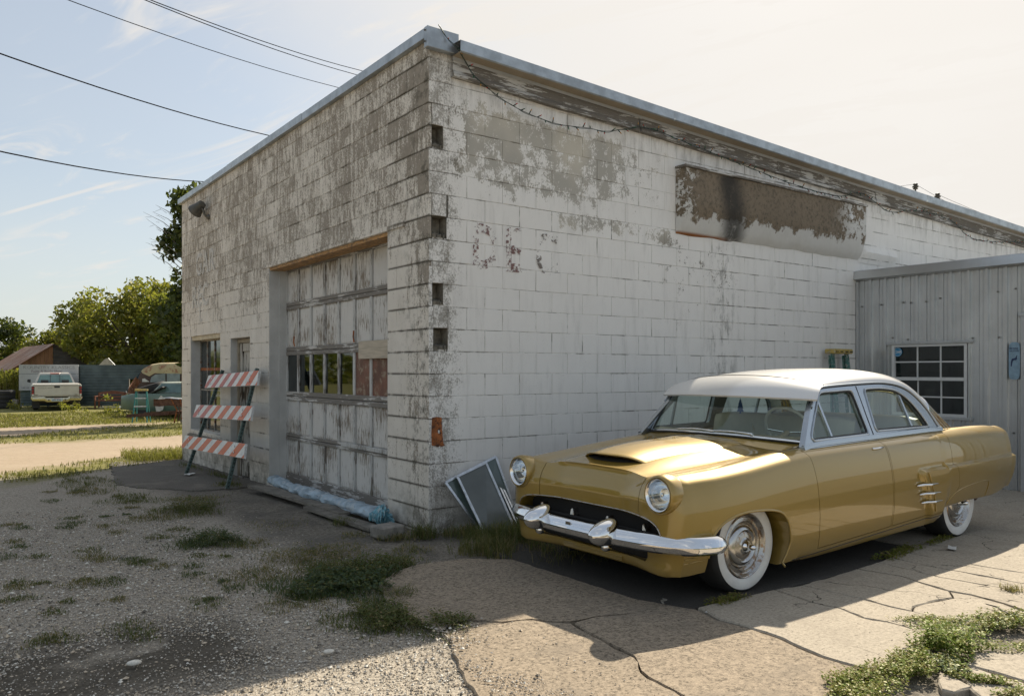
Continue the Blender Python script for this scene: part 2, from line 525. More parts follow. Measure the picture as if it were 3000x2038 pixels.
m_front = block_front('weathered_block_paint')
m_front_mortar = block_front('weathered_mortar', True)
m_side = block_side('white_block_paint')
m_side_mortar = block_side('white_wall_mortar', True)
m_hole = simple('broken_block_core', (0.17, 0.155, 0.125), 0.95, var=0.4, scale=14, bump=0.8, bscale=40)
m_galv = simple('galvanised_flashing', (0.40, 0.43, 0.45), 0.42, 0.75, var=0.18, scale=7, bump=0.03, bscale=8)
m_galv_dull = simple('painted_trim_metal', (0.42, 0.43, 0.43), 0.5, 0.25, var=0.08, scale=3)
m_soffit = simple('tan_soffit', (0.36, 0.30, 0.22), 0.7, var=0.12, scale=3)
m_fascia = peeling('peeling_fascia_wood', (0.54, 0.53, 0.50), (0.155, 0.14, 0.12), 0.405, k=0.9, grain='x')
m_oldwood = simple('grey_weathered_wood', (0.17, 0.155, 0.13), 0.9, var=0.35, scale=9, stretch=(1, 1, 6), bump=0.4, bscale=30)
m_door = peeling('peeling_door_paint', (0.66, 0.645, 0.61), (0.235, 0.20, 0.16), thr=0.505)
m_rail = peeling('bare_door_rail', (0.58, 0.57, 0.54), (0.20, 0.185, 0.165), 0.40, k=0.55, grain='y')
m_stile = peeling('peeling_door_stile', (0.56, 0.56, 0.54), (0.19, 0.17, 0.145), 0.50)
m_jamb = simple('grey_painted_jamb', (0.50, 0.50, 0.48), 0.6, var=0.1, scale=4)
m_lintelwood = simple('raw_orange_lintel_wood', (0.42, 0.235, 0.09), 0.7, var=0.3, scale=7, stretch=(3, 1, 3), c2=(0.20, 0.12, 0.06))
m_ply = simple('red_brown_plywood', (0.14, 0.052, 0.032), 0.55, var=0.35, scale=5, c2=(0.24, 0.17, 0.12))
m_board = simple('new_pine_board', (0.47, 0.41, 0.32), 0.7, var=0.15, scale=4, stretch=(1, 1, 12))
m_pane = glassy('door_glass', (0.16, 0.18, 0.17), 0.03)
m_pane_dark = glassy('dirty_window_glass', (0.30, 0.33, 0.31), 0.05)
m_black = simple('black_void', (0.012, 0.012, 0.012), 0.9)
m_rust = simple('rusted_iron', (0.30, 0.10, 0.03), 0.85, var=0.45, scale=14, c2=(0.08, 0.035, 0.02), bump=0.3)
m_rustbrown = simple('brown_rust', (0.12, 0.06, 0.038), 0.85, var=0.4, scale=9, bump=0.2)
m_steelsash = simple('old_steel_sash', (0.30, 0.29, 0.26), 0.6, 0.3, var=0.25, scale=12, c2=(0.22, 0.11, 0.06))
m_stucco = None
m_glassframe = simple('bare_aluminium', (0.52, 0.54, 0.55), 0.35, 0.85, var=0.2, scale=20)
m_whiteframe = simple('white_vinyl_frame', (0.60, 0.61, 0.60), 0.45, var=0.05)
m_tin = simple('grey_tin_siding', (0.58, 0.595, 0.595), 0.24, 0.65, var=0.10, scale=1.6)
m_green_fg = simple('green_fibreglass', (0.05, 0.16, 0.135), 0.5, var=0.25, scale=16, c2=(0.30, 0.33, 0.30))
m_teal_fg = simple('teal_fibreglass', (0.02, 0.17, 0.16), 0.5, var=0.15)
m_yellow = simple('yellow_plastic', (0.46, 0.34, 0.09), 0.6, var=0.2, scale=14, c2=(0.36, 0.33, 0.22))
m_tyre = simple('tyre_rubber', (0.022, 0.022, 0.022), 0.75, var=0.25, scale=12, bump=0.15, local=True)
m_orange = simple('orange_sheeting', (0.52, 0.085, 0.008), 0.42, var=0.12, scale=9)
m_pink = simple('faded_orange_sheeting', (0.46, 0.13, 0.11), 0.5, var=0.18, scale=9)
m_whitesheet = simple('white_sheeting', (0.66, 0.66, 0.63), 0.45, var=0.10, scale=8, c2=(0.54, 0.54, 0.52))
m_postgreen = simple('green_steel_post', (0.075, 0.115, 0.105), 0.6, 0.3, var=0.25, scale=20)
m_insul = simple('pale_blue_wrap', (0.30, 0.39, 0.46), 0.65, var=0.35, scale=7, c2=(0.42, 0.47, 0.50), bump=1.0, bscale=22)
m_white = simple('white_paint', (0.66, 0.66, 0.64), 0.5, var=0.06)
m_plainconc = simple('grey_concrete_bit', (0.22, 0.205, 0.18), 0.92, var=0.25, scale=14, bump=0.4)
m_wire = simple('black_cable', (0.015, 0.015, 0.016), 1.0, **{'Specular IOR Level': 0.0})
m_bulbwire = simple('dark_green_wire', (0.012, 0.03, 0.02), 0.5)
m_lampgrey = simple('grey_lamp_metal', (0.105, 0.10, 0.085), 0.5, 0.3, var=0.2)
# ------------------------------------------------------------------ garage shell
W_FRONT = 8.70      # length of the front
L_SIDE = 17.0       # length of the side wall
Z_TOP = 4.42        # underside of the parapet coping
def eave(x):        # side eave height falls to the back
    return 4.40 - 0.035 * x
GAR = (0.80, 4.18, -0.05, 2.81)      # openings in the front: y0, y1, z0, z1
DOOR = (4.96, 5.86, -0.12, 1.93)
WIN = (6.38, 8.11, 0.45, 2.035)
OPEN = [GAR, DOOR, WIN]
NICHE = [(0.035, 0.150, 3.47, 3.668), (0.035, 0.186, 2.655, 2.851), (0.039, 0.150, 2.05, 2.243), (0.05, 0.20, 1.645, 1.838)]
CAMP = MB4.inverted() @ Vector((0, 0, 1.45))


def carve(rect, holes):
    """rect minus rectangular holes -> list of rects (a0,a1,b0,b1)"""
    out = [rect]
    for h in holes:
        nxt = []
        for r in out:
            if r[1] <= h[0] + 1e-4 or r[0] >= h[1] - 1e-4 or r[3] <= h[2] + 1e-4 or r[2] >= h[3] - 1e-4:
                nxt.append(r); continue
            if r[0] < h[0]: nxt.append((r[0], h[0], r[2], r[3]))
            if r[1] > h[1]: nxt.append((h[1], r[1], r[2], r[3]))
            a0, a1 = max(r[0], h[0]), min(r[1], h[1])
            if r[2] < h[2]: nxt.append((a0, a1, r[2], h[2]))
            if r[3] > h[3]: nxt.append((a0, a1, h[3], r[3]))
        out = nxt
    return [r for r in out if r[1] - r[0] > 0.035 and r[3] - r[2] > 0.03]


# backing walls (the mortar) with openings
def wall_rects(a0, a1, b0, b1, holes):
    return carve((a0, a1, b0, b1), holes)

fw = MB()
for r in wall_rects(0.008, W_FRONT, -0.35, Z_TOP, OPEN + [(-0.1, 0.125, n_[2], n_[3]) for n_ in NICHE]):
    fw.box(0.0045, 0.198, r[0], r[1], r[2], r[3])
front_wall = fw.build('front_wall', m_front_mortar, garage)
sw = MB()
xs = np.linspace(0.2, L_SIDE, 30)
for r in carve((0.0085, 0.20, -0.2, Z_TOP), NICHE):
    sw.add([(r[0], 0.0042, r[2]), (r[1], 0.0042, r[2]), (r[1], 0.0042, r[3]), (r[0], 0.0042, r[3])], [(0, 1, 2, 3)])
poly = [(0.20, -0.2), (L_SIDE, -0.2), (L_SIDE, eave(L_SIDE) - 0.1), (0.20, eave(0.2) - 0.1)]
sw.prism(poly, 0.0042, 0.2, 'xz')
side_wall = sw.build('side_wall', m_side_mortar, garage)
# far walls and roof deck, closing the building
bk = MB()
bk.box(L_SIDE - 0.2, L_SIDE, 0.2, W_FRONT, -0.4, 3.7)
bk.prism([(0.2, -0.4), (L_SIDE, -0.4), (L_SIDE, eave(L_SIDE) - 0.1), (0.2, Z_TOP)], W_FRONT - 0.19, W_FRONT, 'xz')
bk.build('rear_walls', m_front, garage)
rf = MB()
rf.prism([(0.2, eave(0.2) - 0.10), (L_SIDE, eave(L_SIDE) - 0.10), (L_SIDE, eave(L_SIDE) - 0.02), (0.2, eave(0.2) - 0.02)], 0.02, W_FRONT, 'xz')
rf.build('roof_deck', m_galv, garage)
# dark room floor
fl = MB(); fl.box(0.2, L_SIDE - 0.2, 0.2, W_FRONT - 0.2, -0.36, -0.3); fl.build('room_floor', m_plainconc, garage)

# concrete blocks -------------------------------------------------
def block_mesh(name, w, h, mat, c=0.006, d=0.03):
    """block face towards -y (side) in x,z; chamfered arris"""
    w2, h2 = w / 2, h / 2
    v = [(-w2, d, -h2), (w2, d, -h2), (w2, d, h2), (-w2, d, h2),
         (-w2, c, -h2), (w2, c, -h2), (w2, c, h2), (-w2, c, h2),
         (-w2 + c, 0, -h2 + c), (w2 - c, 0, -h2 + c), (w2 - c, 0, h2 - c), (-w2 + c, 0, h2 - c)]
    f = [(8, 9, 10, 11)]
    for a, b in ((0, 1), (1, 2), (2, 3), (3, 0)):
        f.append((a, b, b + 4, a + 4)); f.append((a + 4, b + 4, b + 8, a + 8))
    return v, f


blocks = []   # (area, wall, ca, cz, w, h)
GAP = 0.0045
nc = int(Z_TOP / COURSE) + 3
off0 = -1 * COURSE
def parea(wall, a0, a1, z0, z1):
    pts = [(0, a, z) if wall == 'f' else (a, 0, z) for a, z in ((a0, z0), (a1, z0), (a1, z1), (a0, z1))]
    q = []
    for p in pts:
        d = (MB4 @ Vector(p)) - Vector((0, 0, 1.45))
        if d.y < 0.3: return 0
        q.append((d.x / d.y * 2325, d.z / d.y * 2325))
    s = 0
    for i in range(4):
        s += q[i][0] * q[(i + 1) % 4][1] - q[(i + 1) % 4][0] * q[i][1]
    cx = sum(p[0] for p in q) / 4 + 1500; cy = 1086 - sum(p[1] for p in q) / 4
    if cx < -20 or cx > 3020 or cy < -20 or cy > 2060: return 0
    return abs(s) / 2

for k in range(nc):
    z0 = off0 + k * COURSE; z1 = z0 + COURSE
    zt = min(z1, Z_TOP)
    if zt - z0 < 0.04: continue
    odd = k % 2
    # front: quoin block length alternates
    a = 0.0
    edges = [0.0]
    a = 0.4064 if odd else 0.2032
    while a < W_FRONT - 0.1:
        edges.append(a); a += 0.4064
    edges.append(W_FRONT)
    for a0, a1 in zip(edges[:-1], edges[1:]):
        for r in carve((a0, a1, z0, zt), OPEN):
            blocks.append((parea('f', *r), 'f', r))
    edges = [0.0]
    a = 0.2032 if odd else 0.4064
    while a < L_SIDE - 0.1:
        if a > 3.7 and edges[-1] < 3.7 and abs(a - 3.72) > 0.06: edges.append(3.72)      # straight control joint
        edges.append(a); a += 0.4064
    edges.append(L_SIDE)
    for a0, a1 in zip(edges[:-1], edges[1:]):
        top = min(zt, eave((a0 + a1) / 2) - 0.18) if a0 > 0.15 else zt
        if top - z0 < 0.04: continue
        if a0 > 7.05 and top < 2.6: continue
        for r in carve((a0, a1, z0, top), NICHE):
            ar = parea('s', *r)
            if a0 > 6.98 and top < 2.75: ar = 0
            if 3.2 < a0 < 7.3 and z0 > 3.05 and top < 3.75: ar *= 0.1     # behind the sign box
            if z1 < 0.75 and 0.9 < a0 < 6: ar *= 0.05                       # behind the car
            blocks.append((ar, 's', r))
blocks.sort(key=lambda q: -q[0])
mesh_cache = {}
rest = {'f': MB(), 's': MB()}
MF = Matrix.Rotation(R(-90), 4, 'Z')      # local -y face turns to face -x
for n_, (ar, wl, r) in enumerate(blocks):
    gp = GAP if wl == 'f' else 0.0042
    w_, h_ = r[1] - r[0] - gp, r[3] - r[2] - gp
    if w_ < 0.02 or h_ < 0.02: continue
    ca, cz = (r[0] + r[1]) / 2, (r[2] + r[3]) / 2
    jit = random.uniform(-0.0015, 0.0025); tilt = random.gauss(0, 0.004); tl2 = random.gauss(0, 0.006)
    key = (wl, round(w_, 3), round(h_, 3))
    v, f = block_mesh('block', w_, h_, None, 0.0032 if wl == 'f' else 0.0025)
    if wl == 'f':
        mw = Matrix.Translation((jit - 0.001, ca, cz)) @ MF @ Matrix.Rotation(tilt, 4, 'Y') @ Matrix.Rotation(tl2, 4, 'X')
    else:
        mw = Matrix.Translation((ca, jit - 0.001, cz)) @ Matrix.Rotation(tilt, 4, 'Y') @ Matrix.Rotation(tl2, 4, 'X')
    if n_ < 300:
        if key not in mesh_cache:
            mesh_cache[key] = MB().add(v, f).mesh('block', m_front if wl == 'f' else m_side, fix=True)
        o = link(bpy.data.objects.new('block', mesh_cache[key]), front_wall if wl == 'f' else side_wall)
        o.matrix_local = mw
    else:
        rest[wl].add([mw @ Vector(p) for p in v], f)
tag(rest['f'].build('block_field', m_front, front_wall, fix=True), kind='stuff')
tag(rest['s'].build('block_field', m_side, side_wall, fix=True), kind='stuff')
# reveals of the openings (painted block returns)
for (y0, y1, z0, z1) in OPEN:
    MB().box(0.004, 0.2, y1 - 0.004, y1 + 0.003, z0, z1).build('opening_reveal', m_jamb, front_wall)
    MB().box(0.004, 0.2, y0 - 0.003, y0 + 0.004, z0, z1).build('opening_reveal', m_jamb, front_wall)
# concrete lintel bed over the roll door, proud wooden header below it
lt = MB(); lt.box(-0.014, 0.2, 0.45, 4.40, 2.815, 2.86); lt.build('lintel_edge', m_front, front_wall)
lt = MB(); lt.box(0.012, 0.20, 0.80, 4.18, 2.775, 2.812); lt.build('door_header', m_lintelwood, garage)
# broken cells in the side of the corner piers
for i, (x0, x1, z0, z1) in enumerate(NICHE):
    nb = MB()
    nb.add([(x0, 0.001, z0), (x1, 0.001, z0), (x1, 0.001, z1), (x0, 0.001, z1),
            (x0 + 0.012, 0.11, z0 + 0.03), (x1 - 0.012, 0.11, z0 + 0.03), (x1 - 0.012, 0.11, z1 - 0.01), (x0 + 0.012, 0.11, z1 - 0.01)],
           [(4, 5, 6, 7), (0, 1, 5, 4), (1, 2, 6, 5), (2, 3, 7, 6), (3, 0, 4, 7)])
    # rubble lip at the bottom of the hole
    for q in range(5):
        a = x0 + 0.02 + (x1 - x0 - 0.04) * q / 4
        nb.obox((a, 0.03 + 0.012 * (q % 2), z0 + 0.018), (1, 0.3 * (q - 2), 0.2), (0, 1, 0.3), (0, 0, 1), 0.02, 0.025, 0.012 + 0.014 * random.random())
    nb.build('broken_cell', m_hole, side_wall)
pl_ = MB(); 
n = 14
pts = []
for i in range(n):
    t = i / n
    pts.append(None)
outl = [(0.035, 1.03), (0.085, 1.035), (0.13, 1.028), (0.135, 0.92), (0.142, 0.85), (0.15, 0.79), (0.165, 0.775), (0.13, 0.765), (0.11, 0.772), (0.09, 0.762), (0.06, 0.775), (0.03, 0.78), (0.028, 0.9)]
pl_.prism(outl, -0.008, 0.02, 'xz'); pl_.build('rusted_plate', m_rust, side_wall)
MB().box(0.092, 0.108, -0.014, 0.0, 0.885, 0.915, 0.004).build('plate_bolt', m_white, side_wall)

# coping on the front parapet, side flashing, soffit, fascia ---------
cp = MB()
for (y0, y1, j) in ((-0.075, 2.9, 0.0), (2.9, 5.85, 0.003), (5.85, 8.78, 0.0)):
    cp.box(-0.055 - j, 0.255, y0, y1 - 0.004, Z_TOP - 0.002, Z_TOP + 0.085 + j)
cp.build('parapet_coping', m_galv, garage)
ec = MB(); ec.box(-0.062, 0.27, -0.085, -0.02, Z_TOP - 0.10, Z_TOP + 0.089, 0.006); ec.build('coping_end_cap', m_galv, garage)
sc_ = MB()
for zc in (4.475, 4.375):
    sc_.tube([(-0.064, -0.045, zc), (-0.072, -0.045, zc)], 0.009, 6)
sc_.build('coping_screws', m_lampgrey, garage)

fl_ = MB()
xe = np.linspace(0.22, L_SIDE, 7)
for i in range(6):
    a, b = xe[i], xe[i + 1] - 0.003
    j = 0.002 * (i % 2)
    y0 = -0.185 - j
    def q(x, dz): return eave(x) + dz
    v = [(a, y0, q(a, -0.075)), (b, y0, q(b, -0.075)), (b, y0, q(b, 0.02)), (a, y0, q(a, 0.02)),
         (a, 0.05, q(a, 0.025)), (b, 0.05, q(b, 0.025)), (a, y0 + 0.012, q(a, -0.085)), (b, y0 + 0.012, q(b, -0.085))]
    fl_.add(v, [(0, 1, 2, 3), (3, 2, 5, 4), (6, 7, 1, 0)])
fl_.build('eave_flashing', m_galv, garage)
so = MB()
so.add([(0.22, -0.172, eave(0.22) - 0.083), (L_SIDE, -0.172, eave(L_SIDE) - 0.083), (L_SIDE, -0.03, eave(L_SIDE) - 0.083), (0.22, -0.03, eave(0.22) - 0.083)], [(3, 2, 1, 0)])
so.build('eave_soffit', m_soffit, garage)
ed = MB()
ed.add([(0.22, -0.052, eave(0.22) - 0.083), (L_SIDE, -0.052, eave(L_SIDE) - 0.083), (L_SIDE, -0.052, eave(L_SIDE) - 0.115), (0.22, -0.052, eave(0.22) - 0.115)], [(3, 2, 1, 0)])
ed.build('drip_edge', m_galv_dull, garage)
fa_x = [0.23, 2.62, 5.1, 7.4, 10.2, 13.0, L_SIDE]
for i in range(6):
    a, b = fa_x[i], fa_x[i + 1] - 0.006
    fb = MB()
    y0 = -0.040 - 0.004 * (i % 2)
    nn = 14
    g0 = []
    for t in np.linspace(0, 1, nn):
        x = a + (b - a) * t
        wob = 0.004 * math.sin(9 * t + i)
        g0.append([(x, -0.002, eave(x) - 0.09), (x, y0, eave(x) - 0.09), (x, y0 - wob * 0.5, eave(x) - 0.20 + wob), (x, y0 - 0.018, eave(x) - 0.235 + wob), (x, y0 - 0.018, eave(x) - 0.262 + wob), (x, -0.002, eave(x) - 0.262 + wob)])
    fb.grid(g0)
    fb.build('fascia_board', m_fascia, garage, fix=True)

# sign box of crumbling plaster high on the side wall ---------------
def stucco_mat():
    m, nt = new_mat('crumbling_plaster')
    co = nt.coord(ROOT); x, y, z = nt.xyz(co)
    n1 = nt.noise(nt.scale(co, (1, 1, 0.8)), 5, 7.0, 0.72); n2 = nt.noise(co, 26, 4.0, 0.7)
    lim = nt.math('ADD', 3.20, nt.math('MULTIPLY', nt.ramp(x, 3.3, 6.9), 0.07))
    edge = nt.math('ADD', nt.math('SUBTRACT', z, lim), nt.math('MULTIPLY', nt.math('SUBTRACT', n1, 0.5), 0.55))
    a = nt.ramp(edge, -0.02, 0.03)
    flk = nt.math('MULTIPLY', nt.math('ADD', nt.ramp(x, 3.55, 3.3), nt.ramp(x, 6.1, 6.7), clamp=True), nt.ramp(nt.math('ADD', nt.math('MULTIPLY', n1, 0.6), nt.math('MULTIPLY', n2, 0.4)), 0.515, 0.475))
    a = nt.math('MULTIPLY', a, nt.math('SUBTRACT', 1.0, nt.math('MULTIPLY', flk, 0.97)))
    a = nt.math('MULTIPLY', a, nt.ramp(x, 7.02, 6.95))
    brown = nt.mix(nt.noise(co, 2.0, 5.0, 0.6), (0.145, 0.115, 0.08), (0.26, 0.205, 0.145))
    brown = nt.mix(nt.ramp(n2, 0.45, 0.7), brown, (0.10, 0.085, 0.06))
    white = nt.mix(n1, (0.50, 0.49, 0.46), (0.68, 0.68, 0.66))
    base = nt.mix(a, white, brown)
    bl = nt.math('MULTIPLY', nt.math('MULTIPLY', nt.ramp(nt.math('ADD', x, nt.math('MULTIPLY', z, 0.25)), 4.62, 4.88), nt.ramp(nt.math('ADD', x, nt.math('MULTIPLY', z, 0.25)), 5.3, 4.98)), nt.ramp(nt.noise(co, 3.5, 5.0, 0.7), 0.25, 0.55))
    base = nt.mix(nt.math('MULTIPLY', bl, 0.9), base, (0.03, 0.028, 0.024))
    rs = nt.math('MULTIPLY', nt.ramp(z, 3.055, 3.02), nt.ramp(x, 4.2, 3.9))
    base = nt.mix(nt.math('MULTIPLY', rs, nt.ramp(n1, 0.2, 0.4)), base, (0.26, 0.095, 0.025))
    fin(nt, base, 0.9, 0, nt.bump(nt.math('ADD', nt.math('MULTIPLY', n2, 0.4), nt.math('MULTIPLY', a, -0.4)), 0.6, 0.012))
    return m
m_stucco = stucco_mat()
nx, nz = 70, 16
P = []
for i in range(nx):
    x = 3.20 + (6.99 - 3.20) * i / (nx - 1)
    rowp = []
    zb = 3.01 + 0.02 * mnoise.noise((x * 3, 0, 0)) + (0.01 if x > 4.2 else 0.0)
    for j in range(nz):
        t = j / (nz - 1)
        z = zb + (3.745 - zb) * t
        d = 0.13 * min(1, (t / 0.42)) ** 0.6 + 0.008 * mnoise.noise((x * 2.5, z * 4, 1))
        if i == 0: d *= 0.0
        elif i == 1: d *= 0.93
        rowp.append((x + (0.0 if i else 0.03), -0.004 - d, z))
    rowp.append((x, -0.004, 3.755))
    P.append(rowp)
P.append([(6.992, -0.003, p[2]) for p in P[-1]])
sb = MB(); sb.grid(P)
signbox = sb.build('plaster_sign_box', m_stucco, side_wall, smooth=40, fix=True)
st = MB(); st.box(3.22, 6.99, -0.16, -0.002, 3.748, 3.772); st.build('sign_box_cap', m_fascia, side_wall)
# smooth parged patch beyond it
P = []
for i in range(14):
    x = 7.0 + 1.05 * i / 13
    P.append([(x, -0.006 - (0.012 * max(0, min(1, (z_ - 3.05) / 0.1)) if 0 < i < 13 else 0) - (0.06 * math.exp(-((z_ - 3.12) / 0.07) ** 2) if 0 < i < 13 else 0), z_ + 0.03 * mnoise.noise((x * 4, z_, 0))) for z_ in np.linspace(2.98, 3.74, 16)])
MB().grid(P).build('parged_patch', m_side, side_wall, smooth=50, fix=True)
# oval cover
MB().lathe([(0, -0.145), (0.035, -0.145), (0.045, -0.13), (0.045, -0.10)], 16, (6.58, -0.02, 3.56)).build('oval_cover', m_white, side_wall, smooth=40)

# faded painted lettering: thin worn paint films on the wall -----------
def flaky_paint(name, c, thr, sc1=38, cut=0.04):
    m, nt = new_mat(name)
    co = nt.coord(ROOT)
    n1 = nt.math('ADD', nt.math('MULTIPLY', nt.noise(co, sc1, 4.0, 0.7), 0.55), nt.math('MULTIPLY', nt.noise(co, 6, 4.0, 0.6), 0.45))
    al = nt.ramp(n1, thr, thr + cut)
    fin(nt, nt.mix(nt.noise(co, 20, 3.0), c, tuple(q * 0.7 for q in c)), 0.9, 0, None, nt.math('MULTIPLY', al, 0.8))
    return m
m_redletter = flaky_paint('flaked_red_lettering', (0.24, 0.12, 0.11), 0.51)
m_greyletter = flaky_paint('flaked_grey_lettering', (0.20, 0.165, 0.14), 0.52)
m_ghost = flaky_paint('ghost_lettering', (0.76, 0.745, 0.70), 0.36, 25, 0.14)


def text_obj(name, s, size, mat, parent, M, bold=0.0, sx=1.0, align='LEFT', spacing=1.0):
    cu = bpy.data.curves.new(name, 'FONT')
    cu.body = s; cu.size = size; cu.offset = bold; cu.align_x = align; cu.resolution_u = 3
    cu.space_character = spacing
    o = bpy.data.objects.new(name + '_tmp', cu); col.objects.link(o)
    bpy.context.view_layer.update()
    dg = bpy.context.evaluated_depsgraph_get()
    me = bpy.data.meshes.new_from_object(o.evaluated_get(dg))
    bpy.data.objects.remove(o); bpy.data.curves.remove(cu)
    me.materials.clear(); me.materials.append(mat)
    me.transform(Matrix.Scale(sx, 4, (1, 0, 0)))
    o = link(bpy.data.objects.new(name, me), parent)
    o.matrix_local = M
    return o

SIDEM = lambda x, z, y=-0.008: Matrix.Translation((x, y, z)) @ Matrix.Rotation(R(90), 4, 'X')
FRONTM = lambda y, z, x=-0.009: Matrix.Translation((x, y, z)) @ Matrix.Rotation(R(-90), 4, 'Z') @ Matrix.Rotation(R(90), 4, 'X')
for ch, x, mt in (('D', 0.45, m_redletter), ('E', 0.83, m_redletter), ('C', 1.20, m_greyletter)):
    text_obj('faded_lettering', ch, 0.58, mt, side_wall, SIDEM(x, 2.42), 0.016, 0.72)
for s, y, z, sz in (('GAR', 7.75, 3.05, 0.50), ('REC', 8.0, 2.52, 0.50), ('L', 7.55, 2.27, 0.34)):
    text_obj('ghost_lettering', s, sz, m_ghost, front_wall, FRONTM(y, z), 0.012, 1.02, spacing=1.12)

# ------------------------------------------------------------------ sectional roll door
XD = 0.235
gd = MB(); gd.box(XD + 0.03, XD + 0.045, GAR[0], GAR[1], 1.68, 2.80); gd.box(XD + 0.03, XD + 0.045, GAR[0], GAR[1], 0.0, 1.13)
gdoor = gd.build('garage_door', m_rail, garage)
NCOL = 8; cw = (GAR[1] - GAR[0]) / NCOL
rows = [(0.10, 0.545, 'p'), (0.625, 1.06, 'p'), (1.18, 1.655, 'g'), (1.76, 2.255, 'p'), (2.35, 2.76, 'p')]
rails = [(-0.03, 0.10, 0.002), (0.545, 0.625, 0.004), (1.06, 1.18, 0.0), (1.655, 1.76, 0.003), (2.255, 2.35, 0.002), (2.76, 2.806, 0.0)]
for z0, z1, j in rails:
    mid = (z0 + z1) / 2
    r_ = MB()
    if z1 - z0 > 0.07 and z0 > 0:
        r_.box(XD - 0.012 - j, XD + 0.03, GAR[0] + 0.01, GAR[1] - 0.012, z0, mid - 0.003, 0.004); r_.box(XD - 0.008 - j, XD + 0.03, GAR[0] + 0.01, GAR[1] - 0.012, mid + 0.003, z1, 0.004)
    else:
        r_.box(XD - 0.012 - j, XD + 0.03, GAR[0] + 0.01, GAR[1] - 0.012, z0, z1, 0.004)
    r_.build('door_rail', m_rail, gdoor)
lg = MB(); lg.box(XD - 0.035, XD - 0.012, GAR[0] + 0.02, 2.35, 0.585, 0.632, 0.004); lg.build('door_ledge', m_stile, gdoor)
pm = {}
for (z0, z1, kd) in rows:
    for c in range(NCOL + 1):
        y = GAR[1] - 0.012 - c * cw
        wst = 0.05 if 0 < c < NCOL else 0.035
        ys = min(max(y, GAR[0] + 0.03), GAR[1] - 0.03)
        MB().box(XD - 0.010, XD + 0.03, ys - wst / 2, ys + wst / 2, z0 - 0.002, z1 + 0.002, 0.004).build('door_stile', m_stile, gdoor)
    for c in range(NCOL):
        y1 = GAR[1] - 0.012 - c * cw - 0.025; y0 = y1 - cw + 0.05
        if y0 < GAR[0]: y0 = GAR[0] + 0.02
        if kd == 'p':
            p_ = MB()
            d0 = XD + 0.016
            p_.add([(d0, y0, z0), (d0, y1, z0), (d0, y1, z1), (d0, y0, z1), (d0 - 0.008, y0 + 0.02, z0 + 0.02), (d0 - 0.008, y1 - 0.02, z0 + 0.02), (d0 - 0.008, y1 - 0.02, z1 - 0.02), (d0 - 0.008, y0 + 0.02, z1 - 0.02)],
                   [(4, 7, 6, 5), (0, 4, 5, 1), (1, 5, 6, 2), (2, 6, 7, 3), (3, 7, 4, 0)])
            p_.build('door_panel', m_door, gdoor)
        elif c < 5:
            MB().box(XD + 0.012, XD + 0.016, y0 + 0.001, y1 - 0.001, z0 + 0.001, z1 - 0.001).build('door_pane', m_pane, gdoor)
pb = MB(); pb.box(XD + 0.006, XD + 0.020, GAR[0] + 0.02, GAR[1] - 0.012 - 5 * cw - 0.03, 1.181, 1.654); pb.build('plywood_panel', m_ply, gdoor)
nb = MB(); nb.box(XD - 0.045, XD - 0.019, GAR[0] + 0.02, 1.86, 1.58, 1.775, 0.004); nb.build('pine_patch_board', m_board, gdoor)
ft = MB()
for (x, y) in ((XD - 0.02, 3.83), (XD - 0.022, 2.02)):
    ft.tube([(x, y, 1.77), (x - 0.01, y, 1.83), (x - 0.004, y, 1.90)], 0.008, 6)
ft.build('door_hook', m_rust, gdoor)
# jamb boards
jb = MB(); jb.box(0.13, XD - 0.005, GAR[1] - 0.035, GAR[1] - 0.005, -0.05, 2.776); jb.build('door_jamb', m_jamb, garage)
# dim interior backdrop wall and shelf clutter seen through the panes
iw = MB(); iw.box(2.6, 2.66, 0.3, 5.0, -0.2, 2.6); iw.build('inner_partition', m_oldwood, garage)

# ------------------------------------------------------------------ front window (steel sash) and side door
fwn = MB(); fwn.box(0.15, 0.20, WIN[0], WIN[1], WIN[2] - 0.02, WIN[2] + 0.01)
winp = fwn.build('front_window', m_steelsash, garage)
xw = 0.165
cols = np.linspace(WIN[0] + 0.02, WIN[1] - 0.02, 5)
zr = [WIN[2] + 0.01, 0.80, 1.13, 1.48, 1.96]
for c in cols:
    MB().box(xw - 0.012, xw + 0.02, c - 0.013, c + 0.013, zr[0], 1.965).build('sash_bar', m_steelsash, winp)
for z in zr:
    MB().box(xw - 0.009, xw + 0.018, WIN[0], WIN[1], z - (0.026 if z == 1.48 else 0.011), z + (0.02 if z == 1.48 else 0.011)).build('sash_rail', m_rust if z == 1.48 else m_steelsash, winp)
for a in range(4):
    for b in range(4):
        MB().box(xw + 0.004, xw + 0.008, cols[a] + 0.014, cols[a + 1] - 0.014, zr[b] + 0.012, zr[b + 1] - 0.012).build('window_pane', m_pane_dark, winp)
hd = MB(); hd.box(0.02, 0.19, WIN[0], WIN[1], 1.966, 2.033); hd.build('window_header', simple('cream_header_wood', (0.50, 0.43, 0.30), 0.7, var=0.2), garage)
sl = MB()
sl.add([(-0.05, WIN[0] - 0.05, WIN[2] - 0.08), (-0.05, WIN[1] + 0.02, WIN[2] - 0.08), (0.15, WIN[1] + 0.02, WIN[2] + 0.0), (0.15, WIN[0] - 0.05, WIN[2] + 0.0), (-0.05, WIN[0] - 0.05, WIN[2] - 0.14), (-0.05, WIN[1] + 0.02, WIN[2] - 0.14)], [(3, 2, 1, 0), (0, 1, 5, 4)])
sl.build('window_sill', m_hole, garage)
